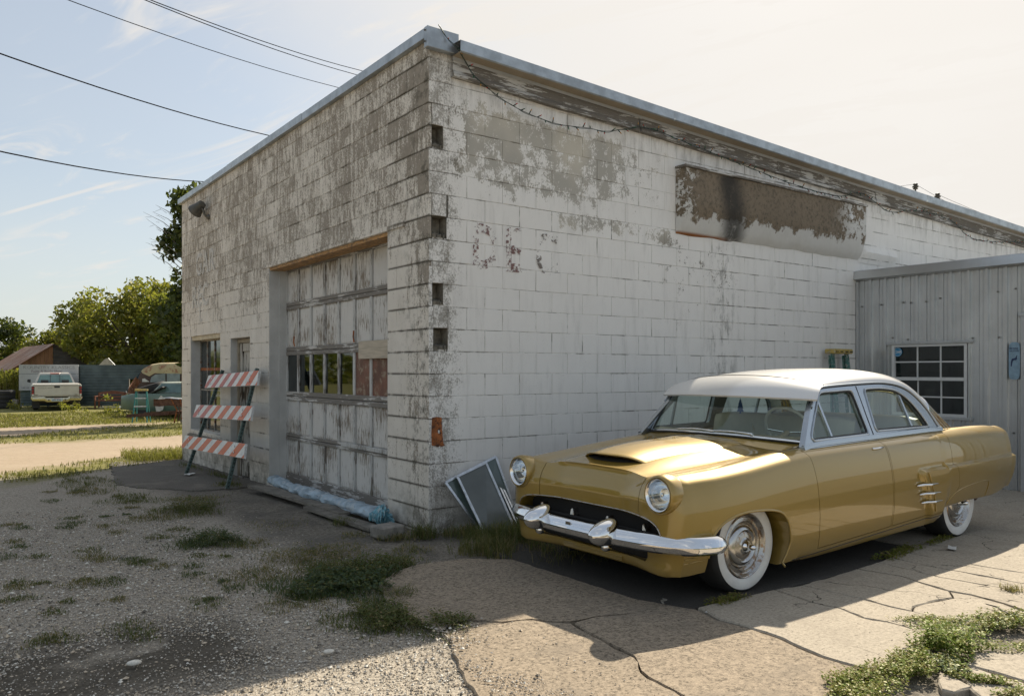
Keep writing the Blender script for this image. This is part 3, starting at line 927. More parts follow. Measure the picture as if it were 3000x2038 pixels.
# stickers and notices on the glass
m_poster_red = simple('red_notice', (0.42, 0.06, 0.035), 0.6, var=0.3, scale=30)
m_poster_pale = simple('faded_notices', (0.42, 0.40, 0.42), 0.6, var=0.25, scale=25, c2=(0.16, 0.13, 0.22))
for (y, z, w_, h_, mt) in ((6.83, 1.40, 0.16, 0.12, m_poster_red), (6.84, 1.26, 0.17, 0.13, m_poster_pale), (6.80, 1.10, 0.19, 0.15, m_poster_pale), (6.55, 1.0, 0.14, 0.22, m_poster_pale), (6.55, 0.72, 0.12, 0.14, m_poster_red)):
    MB().box(xw - 0.001, xw + 0.003, y - w_ / 2, y + w_ / 2, z, z + h_).build('window_notice', mt, winp)
text_obj('window_script', 'Tools For', 0.085, m_white, winp, FRONTM(7.28, 1.03, xw + 0.002), 0.0, 1.0)

fd = MB(); fd.box(0.15, 0.19, DOOR[0] + 0.06, DOOR[1] - 0.06, -0.10, 1.86)
m_sidedoor = peeling('peeling_side_door', (0.50, 0.48, 0.43), (0.075, 0.06, 0.045), 0.50, k=0.4)
sd = fd.build('side_door', m_sidedoor, garage)
MB().box(0.125, 0.15, DOOR[0] + 0.06, DOOR[0] + 0.16, -0.10, 1.86, 0.003).build('door_stile', m_sidedoor, sd)
MB().box(0.125, 0.15, DOOR[1] - 0.16, DOOR[1] - 0.06, -0.10, 1.86, 0.003).build('door_stile', m_sidedoor, sd)
for z0, z1 in ((1.74, 1.86), (0.80, 0.92), (-0.1, 0.12)):
    MB().box(0.125, 0.15, DOOR[0] + 0.16, DOOR[1] - 0.16, z0, z1, 0.003).build('door_rail', m_sidedoor, sd)
MB().lathe([(0, 0.06), (0.025, 0.055), (0.032, 0.04), (0.014, 0.02), (0.012, 0.0)], 12, (0, 0, 0)).build('door_knob', m_lampgrey, sd, smooth=40).matrix_local = Matrix.Translation((0.125, DOOR[0] + 0.12, 0.85)) @ Matrix.Rotation(R(90), 4, 'Z')
dfm = MB(); dfm.box(0.10, 0.199, DOOR[0] + 0.004, DOOR[0] + 0.055, -0.12, 1.92); dfm.box(0.10, 0.199, DOOR[1] - 0.055, DOOR[1] - 0.004, -0.12, 1.92); dfm.box(0.10, 0.199, DOOR[0] + 0.055, DOOR[1] - 0.055, 1.865, 1.92)
dfm.build('side_door_frame', simple('tan_door_frame', (0.33, 0.285, 0.215), 0.7, var=0.2), garage)
MB().box(0.118, 0.124, DOOR[0] + 0.08, DOOR[0] + 0.34, 1.12, 1.60).build('door_notice', simple('black_notice', (0.02, 0.022, 0.025), 0.6), sd)
for i, s in enumerate(('BEWARE', 'of DOG')):
    text_obj('notice_print', s, 0.10, m_white, sd, FRONTM(DOOR[0] + 0.33, 1.45 - 0.22 * i, 0.1165), 0.002, 0.62)
sc.cycles.max_bounces = 5; sc.cycles.diffuse_bounces = 2; sc.cycles.glossy_bounces = 3
wd.cycles.sampling_method = 'MANUAL'; wd.cycles.sample_map_resolution = 512
sc.cycles.transmission_bounces = 6; sc.cycles.transparent_max_bounces = 12
sc.cycles.use_adaptive_sampling = True; sc.cycles.adaptive_threshold = 0.015
# ------------------------------------------------------------------ ground
def raw_mesh(name, V, Fc, mats, mi=None, smooth=False):
    """fast mesh from numpy arrays; Fc (M,k)"""
    V = np.asarray(V, np.float32); Fc = np.asarray(Fc, np.int32)
    me = bpy.data.meshes.new(name)
    M_, k = Fc.shape
    me.vertices.add(len(V)); me.vertices.foreach_set('co', V.ravel())
    me.loops.add(M_ * k); me.loops.foreach_set('vertex_index', Fc.ravel())
    me.polygons.add(M_); me.polygons.foreach_set('loop_start', np.arange(0, M_ * k, k, dtype=np.int32))
    for m in mats: me.materials.append(m)
    if mi is not None: me.polygons.foreach_set('material_index', np.asarray(mi, np.int32))
    me.polygons.foreach_set('use_smooth', np.full(M_, smooth))
    me.update(calc_edges=True); me.validate()
    return me


def ground_mat():
    m, nt = new_mat('lot_ground')
    co = nt.coord(ROOT)
    x, y, z = nt.xyz(co)
    wob = nt.math('MULTIPLY', nt.math('SUBTRACT', nt.noise(co, 0.45, 4.0, 0.6), 0.5), 3.0)
    wob2 = nt.math('MULTIPLY', nt.math('SUBTRACT', nt.noise(co, 2.2, 4.0, 0.65), 0.5), 1.2)
    yw = nt.math('ADD', y, nt.math('ADD', wob, wob2))
    fine = nt.noise(co, 48, 4.0, 0.85)
    peb = nt.vor(co, 48)
    mid = nt.noise(co, 9, 4.0, 0.7)
    gravel = nt.mix(nt.ramp(fine, 0.3, 0.7), (0.13, 0.112, 0.09), (0.50, 0.45, 0.375))
    gravel = nt.mix(nt.math('MULTIPLY', nt.ramp(peb, 0.35, 0.1), 0.45), gravel, (0.48, 0.445, 0.38))
    stain = nt.math('MULTIPLY', nt.math('MULTIPLY', nt.ramp(y, -0.9, -1.6), nt.ramp(y, -2.6, -2.0)), nt.math('MULTIPLY', nt.ramp(x, -2.0, -2.35), nt.ramp(nt.noise(co, 2.2, 3.0), 0.25, 0.5)))
    gravel = nt.mix(nt.math('MULTIPLY', stain, 0.8), gravel, (0.045, 0.038, 0.028))
    soil = nt.mix(nt.ramp(nt.noise(co, 30, 4.0, 0.85), 0.32, 0.68), (0.05, 0.045, 0.038), (0.25, 0.222, 0.18))
    soil = nt.mix(nt.math('MULTIPLY', nt.ramp(nt.noise(co, 1.8, 4.0, 0.65), 0.45, 0.6), 0.6), soil, (0.07, 0.066, 0.06))
    near_wall = nt.math('MULTIPLY', nt.ramp(nt.math('ADD', x, nt.math('MULTIPLY', wob2, 0.5)), -1.5, -0.9), nt.ramp(y, 6, 4.5))
    gravel = nt.mix(nt.math('MULTIPLY', near_wall, 0.85), gravel, soil)
    dirt = nt.mix(nt.noise(co, 1.2, 5.0, 0.7), (0.29, 0.225, 0.16), (0.40, 0.33, 0.25))
    dirt = nt.mix(nt.math('MULTIPLY', nt.ramp(nt.noise(co, 7.0, 5.0, 0.8), 0.50, 0.66), 0.55), dirt, (0.22, 0.175, 0.125))
    dirt = nt.mix(nt.math('MULTIPLY', nt.ramp(mid, 0.56, 0.68), 0.35), dirt, (0.20, 0.19, 0.09))
    grass = nt.mix(nt.noise(co, 6, 5.0, 0.75), (0.11, 0.115, 0.032), (0.23, 0.205, 0.08))
    base = nt.mix(nt.ramp(yw, 7.6, 8.8), gravel, dirt)
    # grass island, then road again, then lawn to the fence and fields beyond
    isl = nt.math('MULTIPLY', nt.ramp(yw, 15.0, 16.2), nt.ramp(nt.math('ADD', yw, nt.math('MULTIPLY', x, -0.9)), 20.6, 19.2))
    base = nt.mix(isl, base, grass)
    base = nt.mix(nt.ramp(yw, 22.6, 23.6), base, grass)
    strip = nt.math('MULTIPLY', nt.ramp(nt.math('SUBTRACT', yw, nt.math('MULTIPLY', x, 0.8)), 8.4, 9.2), nt.ramp(nt.math('SUBTRACT', yw, nt.math('MULTIPLY', x, 0.8)), 10.9, 10.2))
    base = nt.mix(nt.math('MULTIPLY', strip, nt.ramp(x, -3.2, -2.2)), base, grass)
    h = nt.math('ADD', nt.math('MULTIPLY', fine, 0.5), nt.math('MULTIPLY', mid, 0.8))
    fin(nt, base, 0.95, 0, nt.bump(h, 0.7, 0.012), **{'Specular IOR Level': 0.15})
    return m


def axis(*segs):
    out = []
    for a, b, s in segs:
        out += list(np.arange(a, b - 1e-6, s))
    return np.array(out + [segs[-1][1]])
ax_ = axis((-420, -40, 38), (-40, -8, 2), (-8, 8, 0.25), (8, 30, 1.5), (30, 420, 39))
ay_ = axis((-420, -40, 38), (-40, -8, 2), (-8, 12, 0.25), (12, 40, 1.0), (40, 420, 38))
GX, GY = np.meshgrid(ax_, ay_, indexing='ij')
nz_ = np.array([[mnoise.noise((a * 0.9, b * 0.9, 3.0)) for b in ay_] for a in ax_])
bumpy = np.where((np.abs(GX) < 60) & (np.abs(GY) < 60), 0.016, 0.0)
GZ = gz(GX, GY) - 0.022 + bumpy * nz_
GZ = np.where((GX > 0.15) & (GY > 0.15) & (GY < 8.6) & (GX < 16.9), -0.45, GZ)
V = np.stack([GX, GY, GZ], -1).reshape(-1, 3)
na, nb_ = len(ax_), len(ay_)
ii, jj = np.meshgrid(np.arange(na - 1), np.arange(nb_ - 1), indexing='ij')
Q = np.stack([ii * nb_ + jj, (ii + 1) * nb_ + jj, (ii + 1) * nb_ + jj + 1, ii * nb_ + jj + 1], -1).reshape(-1, 4)
m_ground = ground_mat()
ground = link(bpy.data.objects.new('ground', raw_mesh('ground', V, Q, [m_ground], smooth=True)))
lay(ground); tag(ground, kind='structure')


def conc(name, c, speck, pits=0.5, sscale=110, crackc=(0.05, 0.045, 0.035), patch=None, blot=0.5, cracks=False):
    m, nt = new_mat(name)
    co = nt.coord(ROOT)
    big = nt.noise(co, 1.3, 5.0, 0.65)
    sp = nt.noise(co, sscale, 4.0, 0.85)
    base = nt.mix(big, tuple(q * (1 - 0.28 * blot) for q in c), tuple(min(1, q * (1 + 0.22 * blot)) for q in c))
    base = nt.mix(nt.math('MULTIPLY', nt.ramp(sp, 0.47, 0.66), speck), base, tuple(q * 0.28 for q in c))
    base = nt.mix(nt.math('MULTIPLY', nt.ramp(sp, 0.46, 0.33), speck * 0.75), base, tuple(min(1, q * 1.55) for q in c))
    pv = nt.ramp(nt.noise(nt.scale(co, (16, 45, 10)), 1.0, 2.0), 0.70, 0.735)
    base = nt.mix(nt.math('MULTIPLY', pv, pits), base, tuple(q * 0.22 for q in c))
    if patch:
        base = nt.mix(nt.math('MULTIPLY', nt.ramp(nt.noise(co, 2.1, 5.0, 0.7), 0.52, 0.64), patch[1]), base, patch[0])
    if cracks:
        dco = nt.vmath('ADD', co, nt.scale(nt.comb(nt.noise(co, 4.0, 3.0), nt.noise(co, 5.0, 3.0), 0.0), (0.35, 0.35, 0)))
        ck = nt.math('MULTIPLY', nt.ramp(nt.vor(dco, 1.25, 'DISTANCE_TO_EDGE'), 0.010, 0.002), nt.ramp(nt.noise(co, 1.6, 3.0), 0.47, 0.56))
        base = nt.mix(nt.math('MULTIPLY', ck, 0.9), base, (0.05, 0.043, 0.033))
    h = nt.math('SUBTRACT', nt.math('MULTIPLY', sp, 0.6), nt.math('MULTIPLY', pv, 0.8 * pits))
    fin(nt, base, 0.92, 0, nt.bump(h, 0.45, 0.008), **{'Specular IOR Level': 0.2})
    return m


m_pad = conc('exposed_aggregate_concrete', (0.29, 0.238, 0.178), 0.95, 0.0, 46, patch=((0.19, 0.16, 0.125), 0.45))
m_slab = conc('pale_old_concrete', (0.385, 0.34, 0.275), 0.5, 0.9, 52, blot=0.6, patch=((0.27, 0.235, 0.19), 0.45), cracks=True)
m_apron = conc('dark_stained_concrete', (0.15, 0.137, 0.118), 0.6, 0.2, 60, patch=((0.22, 0.195, 0.16), 0.6))
m_asph = conc('dark_worn_asphalt', (0.078, 0.072, 0.064), 0.7, 0.0, 130)


def jag(poly, amp=0.012, step=0.06, seed=0.0):
    out = []
    n = len(poly)
    for i in range(n):
        a = np.array(poly[i]); b = np.array(poly[(i + 1) % n])
        L = np.linalg.norm(b - a); k = max(1, int(L / step))
        d = (b - a) / max(L, 1e-6); nrm = np.array([-d[1], d[0]])
        for j in range(k):
            p = a + (b - a) * j / k
            if j > 0:
                p = p + nrm * amp * mnoise.noise((p[0] * 9 + seed, p[1] * 9, seed)) * 1.6
            out.append(tuple(p))
    return out


def slab(poly, z, mat, parent, name='slab', thick=0.12, amp=0.012, seed=0.0, tilt=(0, 0)):
    pj = jag(poly, amp, seed=seed)
    cx = sum(p[0] for p in pj) / len(pj); cy = sum(p[1] for p in pj) / len(pj)
    n = len(pj)
    def zt(p): return z + gz(0, p[1]) + tilt[0] * (p[0] - cx) + tilt[1] * (p[1] - cy)
    def ins(p, d): 
        L = math.hypot(p[0] - cx, p[1] - cy); s = max(0, 1 - d / max(L, 0.01))
        return (cx + (p[0] - cx) * s, cy + (p[1] - cy) * s)
    v = [(*p, float(zt(p)) - thick) for p in pj] + [(*p, float(zt(p)) - 0.008) for p in pj] + [(*ins(p, 0.008), float(zt(p))) for p in pj]
    f = [tuple(range(2 * n, 3 * n))]
    for k in (0, 1):
        f += [(k * n + i, k * n + (i + 1) % n, (k + 1) * n + (i + 1) % n, (k + 1) * n + i) for i in range(n)]
    o = MB().add(v, f).build(name, mat, parent, fix=True)
    return o


paving = bpy.data.objects.new('pavement', None); link(paving); paving.matrix_world = MB4; tag(paving, kind='structure')
# aggregate pad in two pieces split by the long crack, with a spur
e = 0.009
crk1 = [(-1.32, -2.40), (-1.14, -2.32), (-1.04, -2.39), (-0.96, -2.48), (-0.79, -2.54), (-0.72, -2.65), (-0.655, -2.72)]
crk2 = [(-0.655, -2.72), (-0.68, -2.9), (-0.70, -3.05), (-0.74, -3.33), (-0.85, -3.48), (-0.88, -3.56), (-0.91, -3.80), (-1.05, -4.4)]
upper = [(-1.16, -1.33), (-0.95, -1.12), (-0.68, -1.0), (-0.30, -1.05), (-0.02, -1.30), (-0.015, -2.0), (-0.012, -2.6), (0.10, -2.93), (0.128, -2.98), (0.060, -3.2), (0.085, -3.36), (0.075, -3.61), (0.035, -3.74), (0.006, -3.89), (0.014, -4.03), (0.03, -4.12), (-0.25, -4.14), (-0.45, -4.18), (-0.6, -4.7)]
upper += [(x + e * 0.6, y) for x, y in reversed(crk2[1:])] + [(-0.63, -2.735), (-0.46, -2.726), (-0.30, -2.79), (-0.19, -2.83), (-0.30, -2.777), (-0.46, -2.712), (-0.64, -2.70)] + [(x, y + e) for x, y in reversed(crk1[:-1])] + [(-1.33, -2.02), (-1.29, -1.68)]
slab(upper, 0.012, m_pad, paving, 'aggregate_pad', seed=1.0, amp=0.008)
lower = [(x, y - e) for x, y in crk1] + [(x - e * 0.6, y) for x, y in crk2[1:]] + [(-1.6, -4.6), (-1.75, -3.6), (-1.62, -3.2), (-1.52, -2.9), (-1.38, -2.62)]
slab(lower, 0.004, m_pad, paving, 'aggregate_pad', seed=2.0, amp=0.02, tilt=(0.012, 0.0))
slab([(-0.005, -0.95), (1.2, -0.55), (2.9, -0.3), (2.9, -2.98), (1.8, -3.0), (0.85, -2.98), (0.14, -2.93), (0.0, -2.6)], 0.004, m_asph, paving, 'asphalt_strip', seed=3.0)
# pale slabs of the old walk
jx = {  # joint x as polyline along y from -3.0 to -4.15
    0: [(0.15, -2.97), (0.075, -3.2), (0.10, -3.36), (0.09, -3.61), (0.05, -3.74), (0.02, -3.89), (0.03, -4.03), (0.05, -4.14)],
    1: [(0.865, -3.0), (0.84, -3.17), (0.82, -3.35), (0.84, -3.5), (0.78, -3.67), (0.82, -3.79), (0.82, -3.91), (0.78, -4.11)],
    2: [(1.11, -3.04), (1.12, -3.21), (1.14, -3.43), (1.12, -3.65), (1.14, -3.78), (1.13, -3.93), (1.15, -4.12)],
    3: [(1.82, -3.02), (1.85, -3.16), (1.88, -3.31), (1.81, -3.5), (1.76, -3.68), (1.79, -3.82), (1.75, -4.03), (1.67, -4.2)],
    4: [(2.12, -3.0), (2.11, -3.23), (2.07, -3.48), (2.10, -3.68), (2.13, -3.87), (2.17, -4.2)],
    5: [(2.36, -2.98), (2.33, -3.36), (2.35, -3.57), (2.36, -3.9), (2.37, -4.25)],
    6: [(2.62, -2.9), (2.64, -3.56), (2.67, -3.78), (2.68, -4.3)],
    7: [(3.75, -2.9), (3.77, -3.5), (3.74, -4.3)],
    8: [(5.2, -2.9), (5.2, -4.4)]}
wd_ = {0: .003, 1: .007, 2: .004, 3: .007, 4: .005, 5: .003, 6: .003, 7: .005, 8: .004}
for k in range(8):
    A, B = jx[k], jx[k + 1]
    if k == 2:   # the slab broken by the branching crack
        mid = [(1.135, -3.77), (1.23, -3.73), (1.42, -3.74), (1.63, -3.78), (1.755, -3.70)]
        a_hi = [p for p in A if p[1] > -3.76]; a_lo = [p for p in A if p[1] < -3.79]
        b_hi = [p for p in B if p[1] > -3.69]; b_lo = [p for p in B if p[1] < -3.72]
        slab([(x + wd_[2], y) for x, y in a_hi] + [(x, y + .005) for x, y in mid] + [(x - wd_[3], y) for x, y in reversed(b_hi)], 0.015, m_slab, paving, seed=20, amp=0.009)
        slab([(x, y - .005) for x, y in mid] + [(x - wd_[3], y) for x, y in b_lo] + [(x + wd_[2], y) for x, y in reversed(a_lo)], 0.012, m_slab, paving, seed=21, amp=0.009)
        continue
    slab([(x + wd_[k], y) for x, y in A] + [(x - wd_[k + 1], y) for x, y in reversed(B)], [0.016, 0.013, 0, 0.015, 0.013, 0.015, 0.013, 0.014][k], m_slab, paving, seed=10 + k, amp=0.014, tilt=(0.003 * (k % 3 - 1), 0.002))
slab([(2.93, -0.3), (6.96, -0.02), (6.96, -1.55), (2.93, -1.62)], 0.004, m_slab, paving, seed=31)
slab([(2.93, -1.64), (6.96, -1.57), (6.96, -2.88), (2.93, -2.88)], 0.006, m_slab, paving, seed=32)
slab([(5.21, -2.9), (8.5, -2.9), (8.5, -4.5), (5.21, -4.4)], 0.018, m_slab, paving, seed=33)
for i, (pp) in enumerate([[(0.69, -4.29), (0.81, -4.35), (0.98, -4.46), (0.9, -4.75), (0.50, -4.66), (0.51, -4.48), (0.50, -4.37)],
          [(0.49, -4.38), (0.47, -4.49), (0.46, -4.67), (0.35, -4.85), (0.13, -4.6), (0.24, -4.48)],
          [(0.30, -4.33), (0.28, -4.41), (0.23, -4.51), (0.10, -4.49), (0.09, -4.44)],
          [(1.0, -4.45), (1.5, -4.3), (2.6, -4.35), (2.8, -5.2), (1.4, -5.2)]]):
    slab(pp, 0.012, m_slab, paving, seed=40 + i, amp=0.015)
# stained aprons by the doors
slab([(-1.1, 9.0), (-0.01, 8.7), (-0.01, 4.3), (-0.45, 4.2), (-0.95, 4.35), (-1.35, 5.0), (-1.6, 5.6)], -0.002, m_apron, paving, 'door_apron', seed=50, amp=0.05)

# ------------------------------------------------------------------ loose gravel
def scatter_stones(n, box, size, zoff=-0.004, dens=None):
    x = rng.uniform(box[0], box[1], n); y = rng.uniform(box[2], box[3], n)
    if dens is not None:
        k = rng.random(n) < dens(x, y); x, y = x[k], y[k]
    n = len(x)
    s = size[0] * np.exp(rng.normal(0, 0.42, n)) ; s = np.clip(s, size[0] * 0.5, size[1])
    base = np.array([(1, 0, 0), (-1, 0, 0), (0, 1, 0), (0, -1, 0), (0, 0, 1), (0, 0, -1)], float)
    P = base[None] * np.stack([s, s * rng.uniform(0.6, 1, n), s * rng.uniform(0.4, 0.7, n)], -1)[:, None, :]
    P = P * rng.uniform(0.75, 1.2, (n, 6, 1))
    a = rng.uniform(0, 6.28, n); c_, s_ = np.cos(a)[:, None], np.sin(a)[:, None]
    X = P[..., 0] * c_ - P[..., 1] * s_; Y = P[..., 0] * s_ + P[..., 1] * c_
    Z = P[..., 2]
    V = np.stack([X + x[:, None], Y + y[:, None], Z + (gz(x, y) - 0.016 + 0.026 * ((x > np.where(y < -2.4, -1.5 + 0.2 * (y + 2.9), -1.36)) & (y < -2.25)) + s * 0.25)[:, None]], -1).reshape(-1, 3)
    tri = np.array([(0, 2, 4), (2, 1, 4), (1, 3, 4), (3, 0, 4), (2, 0, 5), (1, 2, 5), (3, 1, 5), (0, 3, 5)])
    Fc = (tri[None] + (np.arange(n) * 6)[:, None, None]).reshape(-1, 3)
    mi = np.repeat(rng.choice(4, n, p=[0.34, 0.36, 0.15, 0.15]), 8)
    return V, Fc, mi

stone_m = [simple('gravel_grey', (0.38, 0.345, 0.295), 0.85, var=0.3, scale=40), simple('gravel_tan', (0.47, 0.395, 0.30), 0.85, var=0.3, scale=40),
           simple('gravel_pale', (0.66, 0.63, 0.56), 0.8, var=0.2, scale=40), simple('gravel_dark', (0.14, 0.125, 0.105), 0.85, var=0.3, scale=40)]
def gdens(x, y):
    d = np.clip(1.15 - (y + 2.8) * 0.14, 0.12, 1.0)
    edge = np.where(y < -1.9, -1.36 - 0.17 * (-2.3 - y), -1.25 - 0.15 * np.clip(y + 1.9, 0, 3))
    edge = edge + 0.12 + 0.10 * np.sin(y * 7) + 0.05 * np.sin(y * 23)
    d = d * np.where(((x + 2.85) / 0.55) ** 2 + ((y + 1.85) / 0.38) ** 2 < 1, 0.3, 1.0)
    return d * np.clip((edge - x) / 0.18 + 0.5, 0.05, 1) * np.where((x > -1.34) & (y < -1.0) & (y > -2.3), 0.15, 1.0)
V1, F1, I1 = scatter_stones(125000, (-3.9, -0.9, -4.0, 3.8), (0.0046, 0.019), dens=gdens)
gravel = link(bpy.data.objects.new('gravel', raw_mesh('gravel', V1, F1, stone_m, I1)))
lay(gravel); tag(gravel, 'loose grey and tan gravel covering the lot by the garage', 'gravel', kind='stuff')
# a few stones big enough to pick up
for i, (x, y, s, lb) in enumerate(((-1.95, -2.33, 0.025, 'flat white stone lying on the gravel at the shadow edge'), (-2.79, -1.91, 0.030, 'larger pale grey stone half sunk in dark stained gravel'), (-0.77, -1.60, 0.014, 'tiny white pebble alone on the aggregate pad'))):
    b_ = bmesh.new(); bmesh.ops.create_icosphere(b_, subdivisions=2, radius=s)
    for v_ in b_.verts:
        q = mnoise.noise(v_.co * 30 + Vector((i * 7, 0, 0))) * 0.2 + 1
        v_.co = Vector((v_.co.x * 1.2 * q, v_.co.y * 0.8 * q, v_.co.z * 0.45 * q))
    me = bpy.data.meshes.new('stone'); b_.to_mesh(me); b_.free(); me.materials.append(stone_m[2])
    me.polygons.foreach_set('use_smooth', [True] * len(me.polygons))
    o = link(bpy.data.objects.new('stone', me)); o.matrix_world = MB4 @ Matrix.Translation((x, y, 0.006)); tag(o, lb, 'stone', 'loose stones')

# ------------------------------------------------------------------ grass and weeds
def leafmat(name, c1, c2, trans=0.35):
    m, nt = new_mat(name)
    co = nt.coord(ROOT)
    base = nt.mix(nt.ramp(nt.noise(co, 14, 4.0, 0.7), 0.3, 0.7), c1, c2)
    nt.n.remove(nt.bs)
    d = nt.node('BsdfDiffuse'); t = nt.node('BsdfTranslucent'); g = nt.node('BsdfGlossy')
    nt.set(d.inputs[0], base); nt.set(t.inputs[0], nt.mix(0.5, base, (0.20, 0.24, 0.02)))
    g.inputs['Roughness'].default_value = 0.45; nt.set(g.inputs[0], (0.6, 0.6, 0.5))
    mx = nt.node('MixShader'); mx.inputs[0].default_value = trans
    nt.l.new(d.outputs[0], mx.inputs[1]); nt.l.new(t.outputs[0], mx.inputs[2])
    m2 = nt.node('MixShader'); m2.inputs[0].default_value = 0.05
    nt.l.new(mx.outputs[0], m2.inputs[1]); nt.l.new(g.outputs[0], m2.inputs[2])
    nt.l.new(m2.outputs[0], nt.out.inputs[0])
    return m
m_g1 = leafmat('grass_green', (0.050, 0.075, 0.020), (0.105, 0.13, 0.038))
m_g2 = leafmat('grass_olive', (0.07, 0.075, 0.02), (0.14, 0.13, 0.045))
m_g3 = leafmat('grass_dry', (0.20, 0.15, 0.07), (0.30, 0.235, 0.12))
m_g4 = leafmat('weed_blue_green', (0.035, 0.065, 0.035), (0.07, 0.11, 0.055))


def blades(cx, cy, n, rad, h, width, lean=0.6, mixp=(0.5, 0.3, 0.2, 0.0), flat=1.0, zfun=gz, zo=-0.012):
    """n bent blades around points (arrays)"""
    N = len(cx)
    a = rng.uniform(0, 2 * np.pi, N); hh = h * rng.uniform(0.4, 1.15, N)
    ln = hh * lean * rng.uniform(0.3, 1.5, N)
    w_ = width * rng.uniform(0.6, 1.3, N)
    px, py = -np.sin(a), np.cos(a); dx_, dy_ = np.cos(a), np.sin(a)
    z0 = zfun(cx, cy) + zo
    V = np.zeros((N, 5, 3))
    V[:, 0] = np.stack([cx - px * w_, cy - py * w_, z0], -1); V[:, 1] = np.stack([cx + px * w_, cy + py * w_, z0], -1)
    mx_, my_ = cx + dx_ * ln * 0.35, cy + dy_ * ln * 0.35
    V[:, 2] = np.stack([mx_ + px * w_ * 0.8, my_ + py * w_ * 0.8, z0 + hh * 0.62], -1); V[:, 3] = np.stack([mx_ - px * w_ * 0.8, my_ - py * w_ * 0.8, z0 + hh * 0.62], -1)
    V[:, 4] = np.stack([cx + dx_ * ln, cy + dy_ * ln, z0 + hh * (1.0 - 0.25 * rng.random(N))], -1)
    tri = np.array([(0, 1, 2), (0, 2, 3), (3, 2, 4)])
    Fc = (tri[None] + (np.arange(N) * 5)[:, None, None]).reshape(-1, 3)
    mi = np.repeat(rng.choice(4, N, p=np.array(mixp) / sum(mixp)), 3)
    return V.reshape(-1, 3), Fc, mi


def join(parts):
    Vs, Fs, Is = [], [], []; o = 0
    for V, Fc, I in parts:
        Vs.append(V); Fs.append(Fc + o); Is.append(I); o += len(V)
    return np.concatenate(Vs), np.concatenate(Fs), np.concatenate(Is)


def tuft(x, y, r, n, h, width=0.0022, ry=None, **kw):
    h = h * (0.5 if x < -0.3 else 0.85); n = int(n * 0.85)
    if x < -0.3: kw.setdefault('lean', 1.25)
    rr = r * np.sqrt(rng.random(n)) * np.where(rng.random(n) < 0.15, 1.35, 1.0); th = rng.uniform(0, 2 * np.pi, n)
    ph = 1 + 0.3 * np.sin(3 * th + x * 5) + 0.2 * np.sin(5 * th + y * 9)
    return blades(x + rr * ph * np.cos(th), y + (ry or r) / r * rr * ph * np.sin(th), n, r, h, width, **kw)


def leaf_mat_patch(cx, cy, n, s, hgt, mixp, poly=None):
    """small-leaved ground cover"""
    N = len(cx)
    a = rng.uniform(0, 6.28, N); t = rng.uniform(-0.9, 0.9, N); s = s * rng.uniform(0.6, 1.4, N)
    z = 0.016 + hgt * rng.random(N) ** 1.5
    d = np.stack([np.cos(a), np.sin(a), t * 0.7], -1); p = np.stack([-np.sin(a), np.cos(a), 0.5 * rng.uniform(-1, 1, N)], -1)
    c = np.stack([cx, cy, z], -1)
    V = np.stack([c, c + d * (s * 0.5)[:, None] + p * (s * 0.32)[:, None], c + d * s[:, None], c + d * (s * 0.5)[:, None] - p * (s * 0.32)[:, None]], 1).reshape(-1, 3)
    q = np.arange(N) * 4
    Fc = np.stack([np.stack([q, q + 1, q + 2], -1), np.stack([q, q + 2, q + 3], -1)], 1).reshape(-1, 3)
    mi = np.repeat(rng.choice(4, N, p=np.array(mixp) / sum(mixp)), 2)
    return V, Fc, mi
def blob(x, y, rx, ry, n, rot=0):
    r = np.sqrt(rng.random(n)); th = rng.uniform(0, 6.28, n); k = 1 + 0.35 * np.sin(4 * th + x * 9) * r
    u, v_ = r * k * np.cos(th) * rx, r * k * np.sin(th) * ry
    return x + u * math.cos(rot) - v_ * math.sin(rot), y + u * math.sin(rot) + v_ * math.cos(rot)
T = []
G_ = (0.55, 0.25, 0.15, 0.05); D_ = (0.15, 0.3, 0.5, 0.05); B_ = (0.3, 0.1, 0.03, 0.57)
# along the garage corner and side wall
T += [tuft(-0.12, -0.10, 0.10, 420, 0.17, mixp=G_), tuft(-0.35, -0.02, 0.13, 380, 0.14, mixp=D_), tuft(-0.45, -0.48, 0.16, 380, 0.07, mixp=D_),
      tuft(0.35, -0.55, 0.30, 1500, 0.20, mixp=G_, ry=0.25), tuft(0.75, -0.75, 0.42, 2600, 0.24, mixp=G_, ry=0.28), tuft(0.02, -0.92, 0.22, 1000, 0.16, mixp=(0.35, 0.3, 0.35, 0)),
      tuft(1.15, -1.0, 0.35, 1700, 0.22, mixp=G_), tuft(0.55, -1.25, 0.33, 900, 0.15, mixp=(0.2, 0.35, 0.45, 0), lean=1.1), tuft(0.25, -0.2, 0.25, 500, 0.12, mixp=D_, ry=0.08)]
# dry runners trailing out from under the car
T += [tuft(0.75, -1.6, 0.30, 400, 0.13, mixp=D_, lean=1.7), tuft(1.0, -1.75, 0.25, 250, 0.12, mixp=D_, lean=1.9)]
# big weed mats left of the pad
T += [tuft(-1.35, -1.15, 0.42, 4200, 0.085, 0.003, mixp=B_, ry=0.40), tuft(-1.05, -0.85, 0.40, 2600, 0.10, mixp=G_, ry=0.30), tuft(-1.55, -0.55, 0.45, 1500, 0.06, mixp=D_, ry=0.35),
      tuft(-1.15, -0.2, 0.40, 1500, 0.06, mixp=D_, ry=0.35), tuft(-1.45, -1.98, 0.26, 2100, 0.075, 0.0028, mixp=(0.6, 0.3, 0.1, 0.1), ry=0.36), tuft(-1.22, -2.25, 0.14, 900, 0.06, mixp=(0.6, 0.3, 0.1, 0), ry=0.22),
      tuft(-1.16, -1.62, 0.10, 330, 0.12, mixp=(0.6, 0.2, 0.3, 0)), tuft(-1.75, -1.35, 0.22, 700, 0.05, mixp=D_), tuft(-0.8, -0.75, 0.15, 300, 0.05, mixp=D_)]
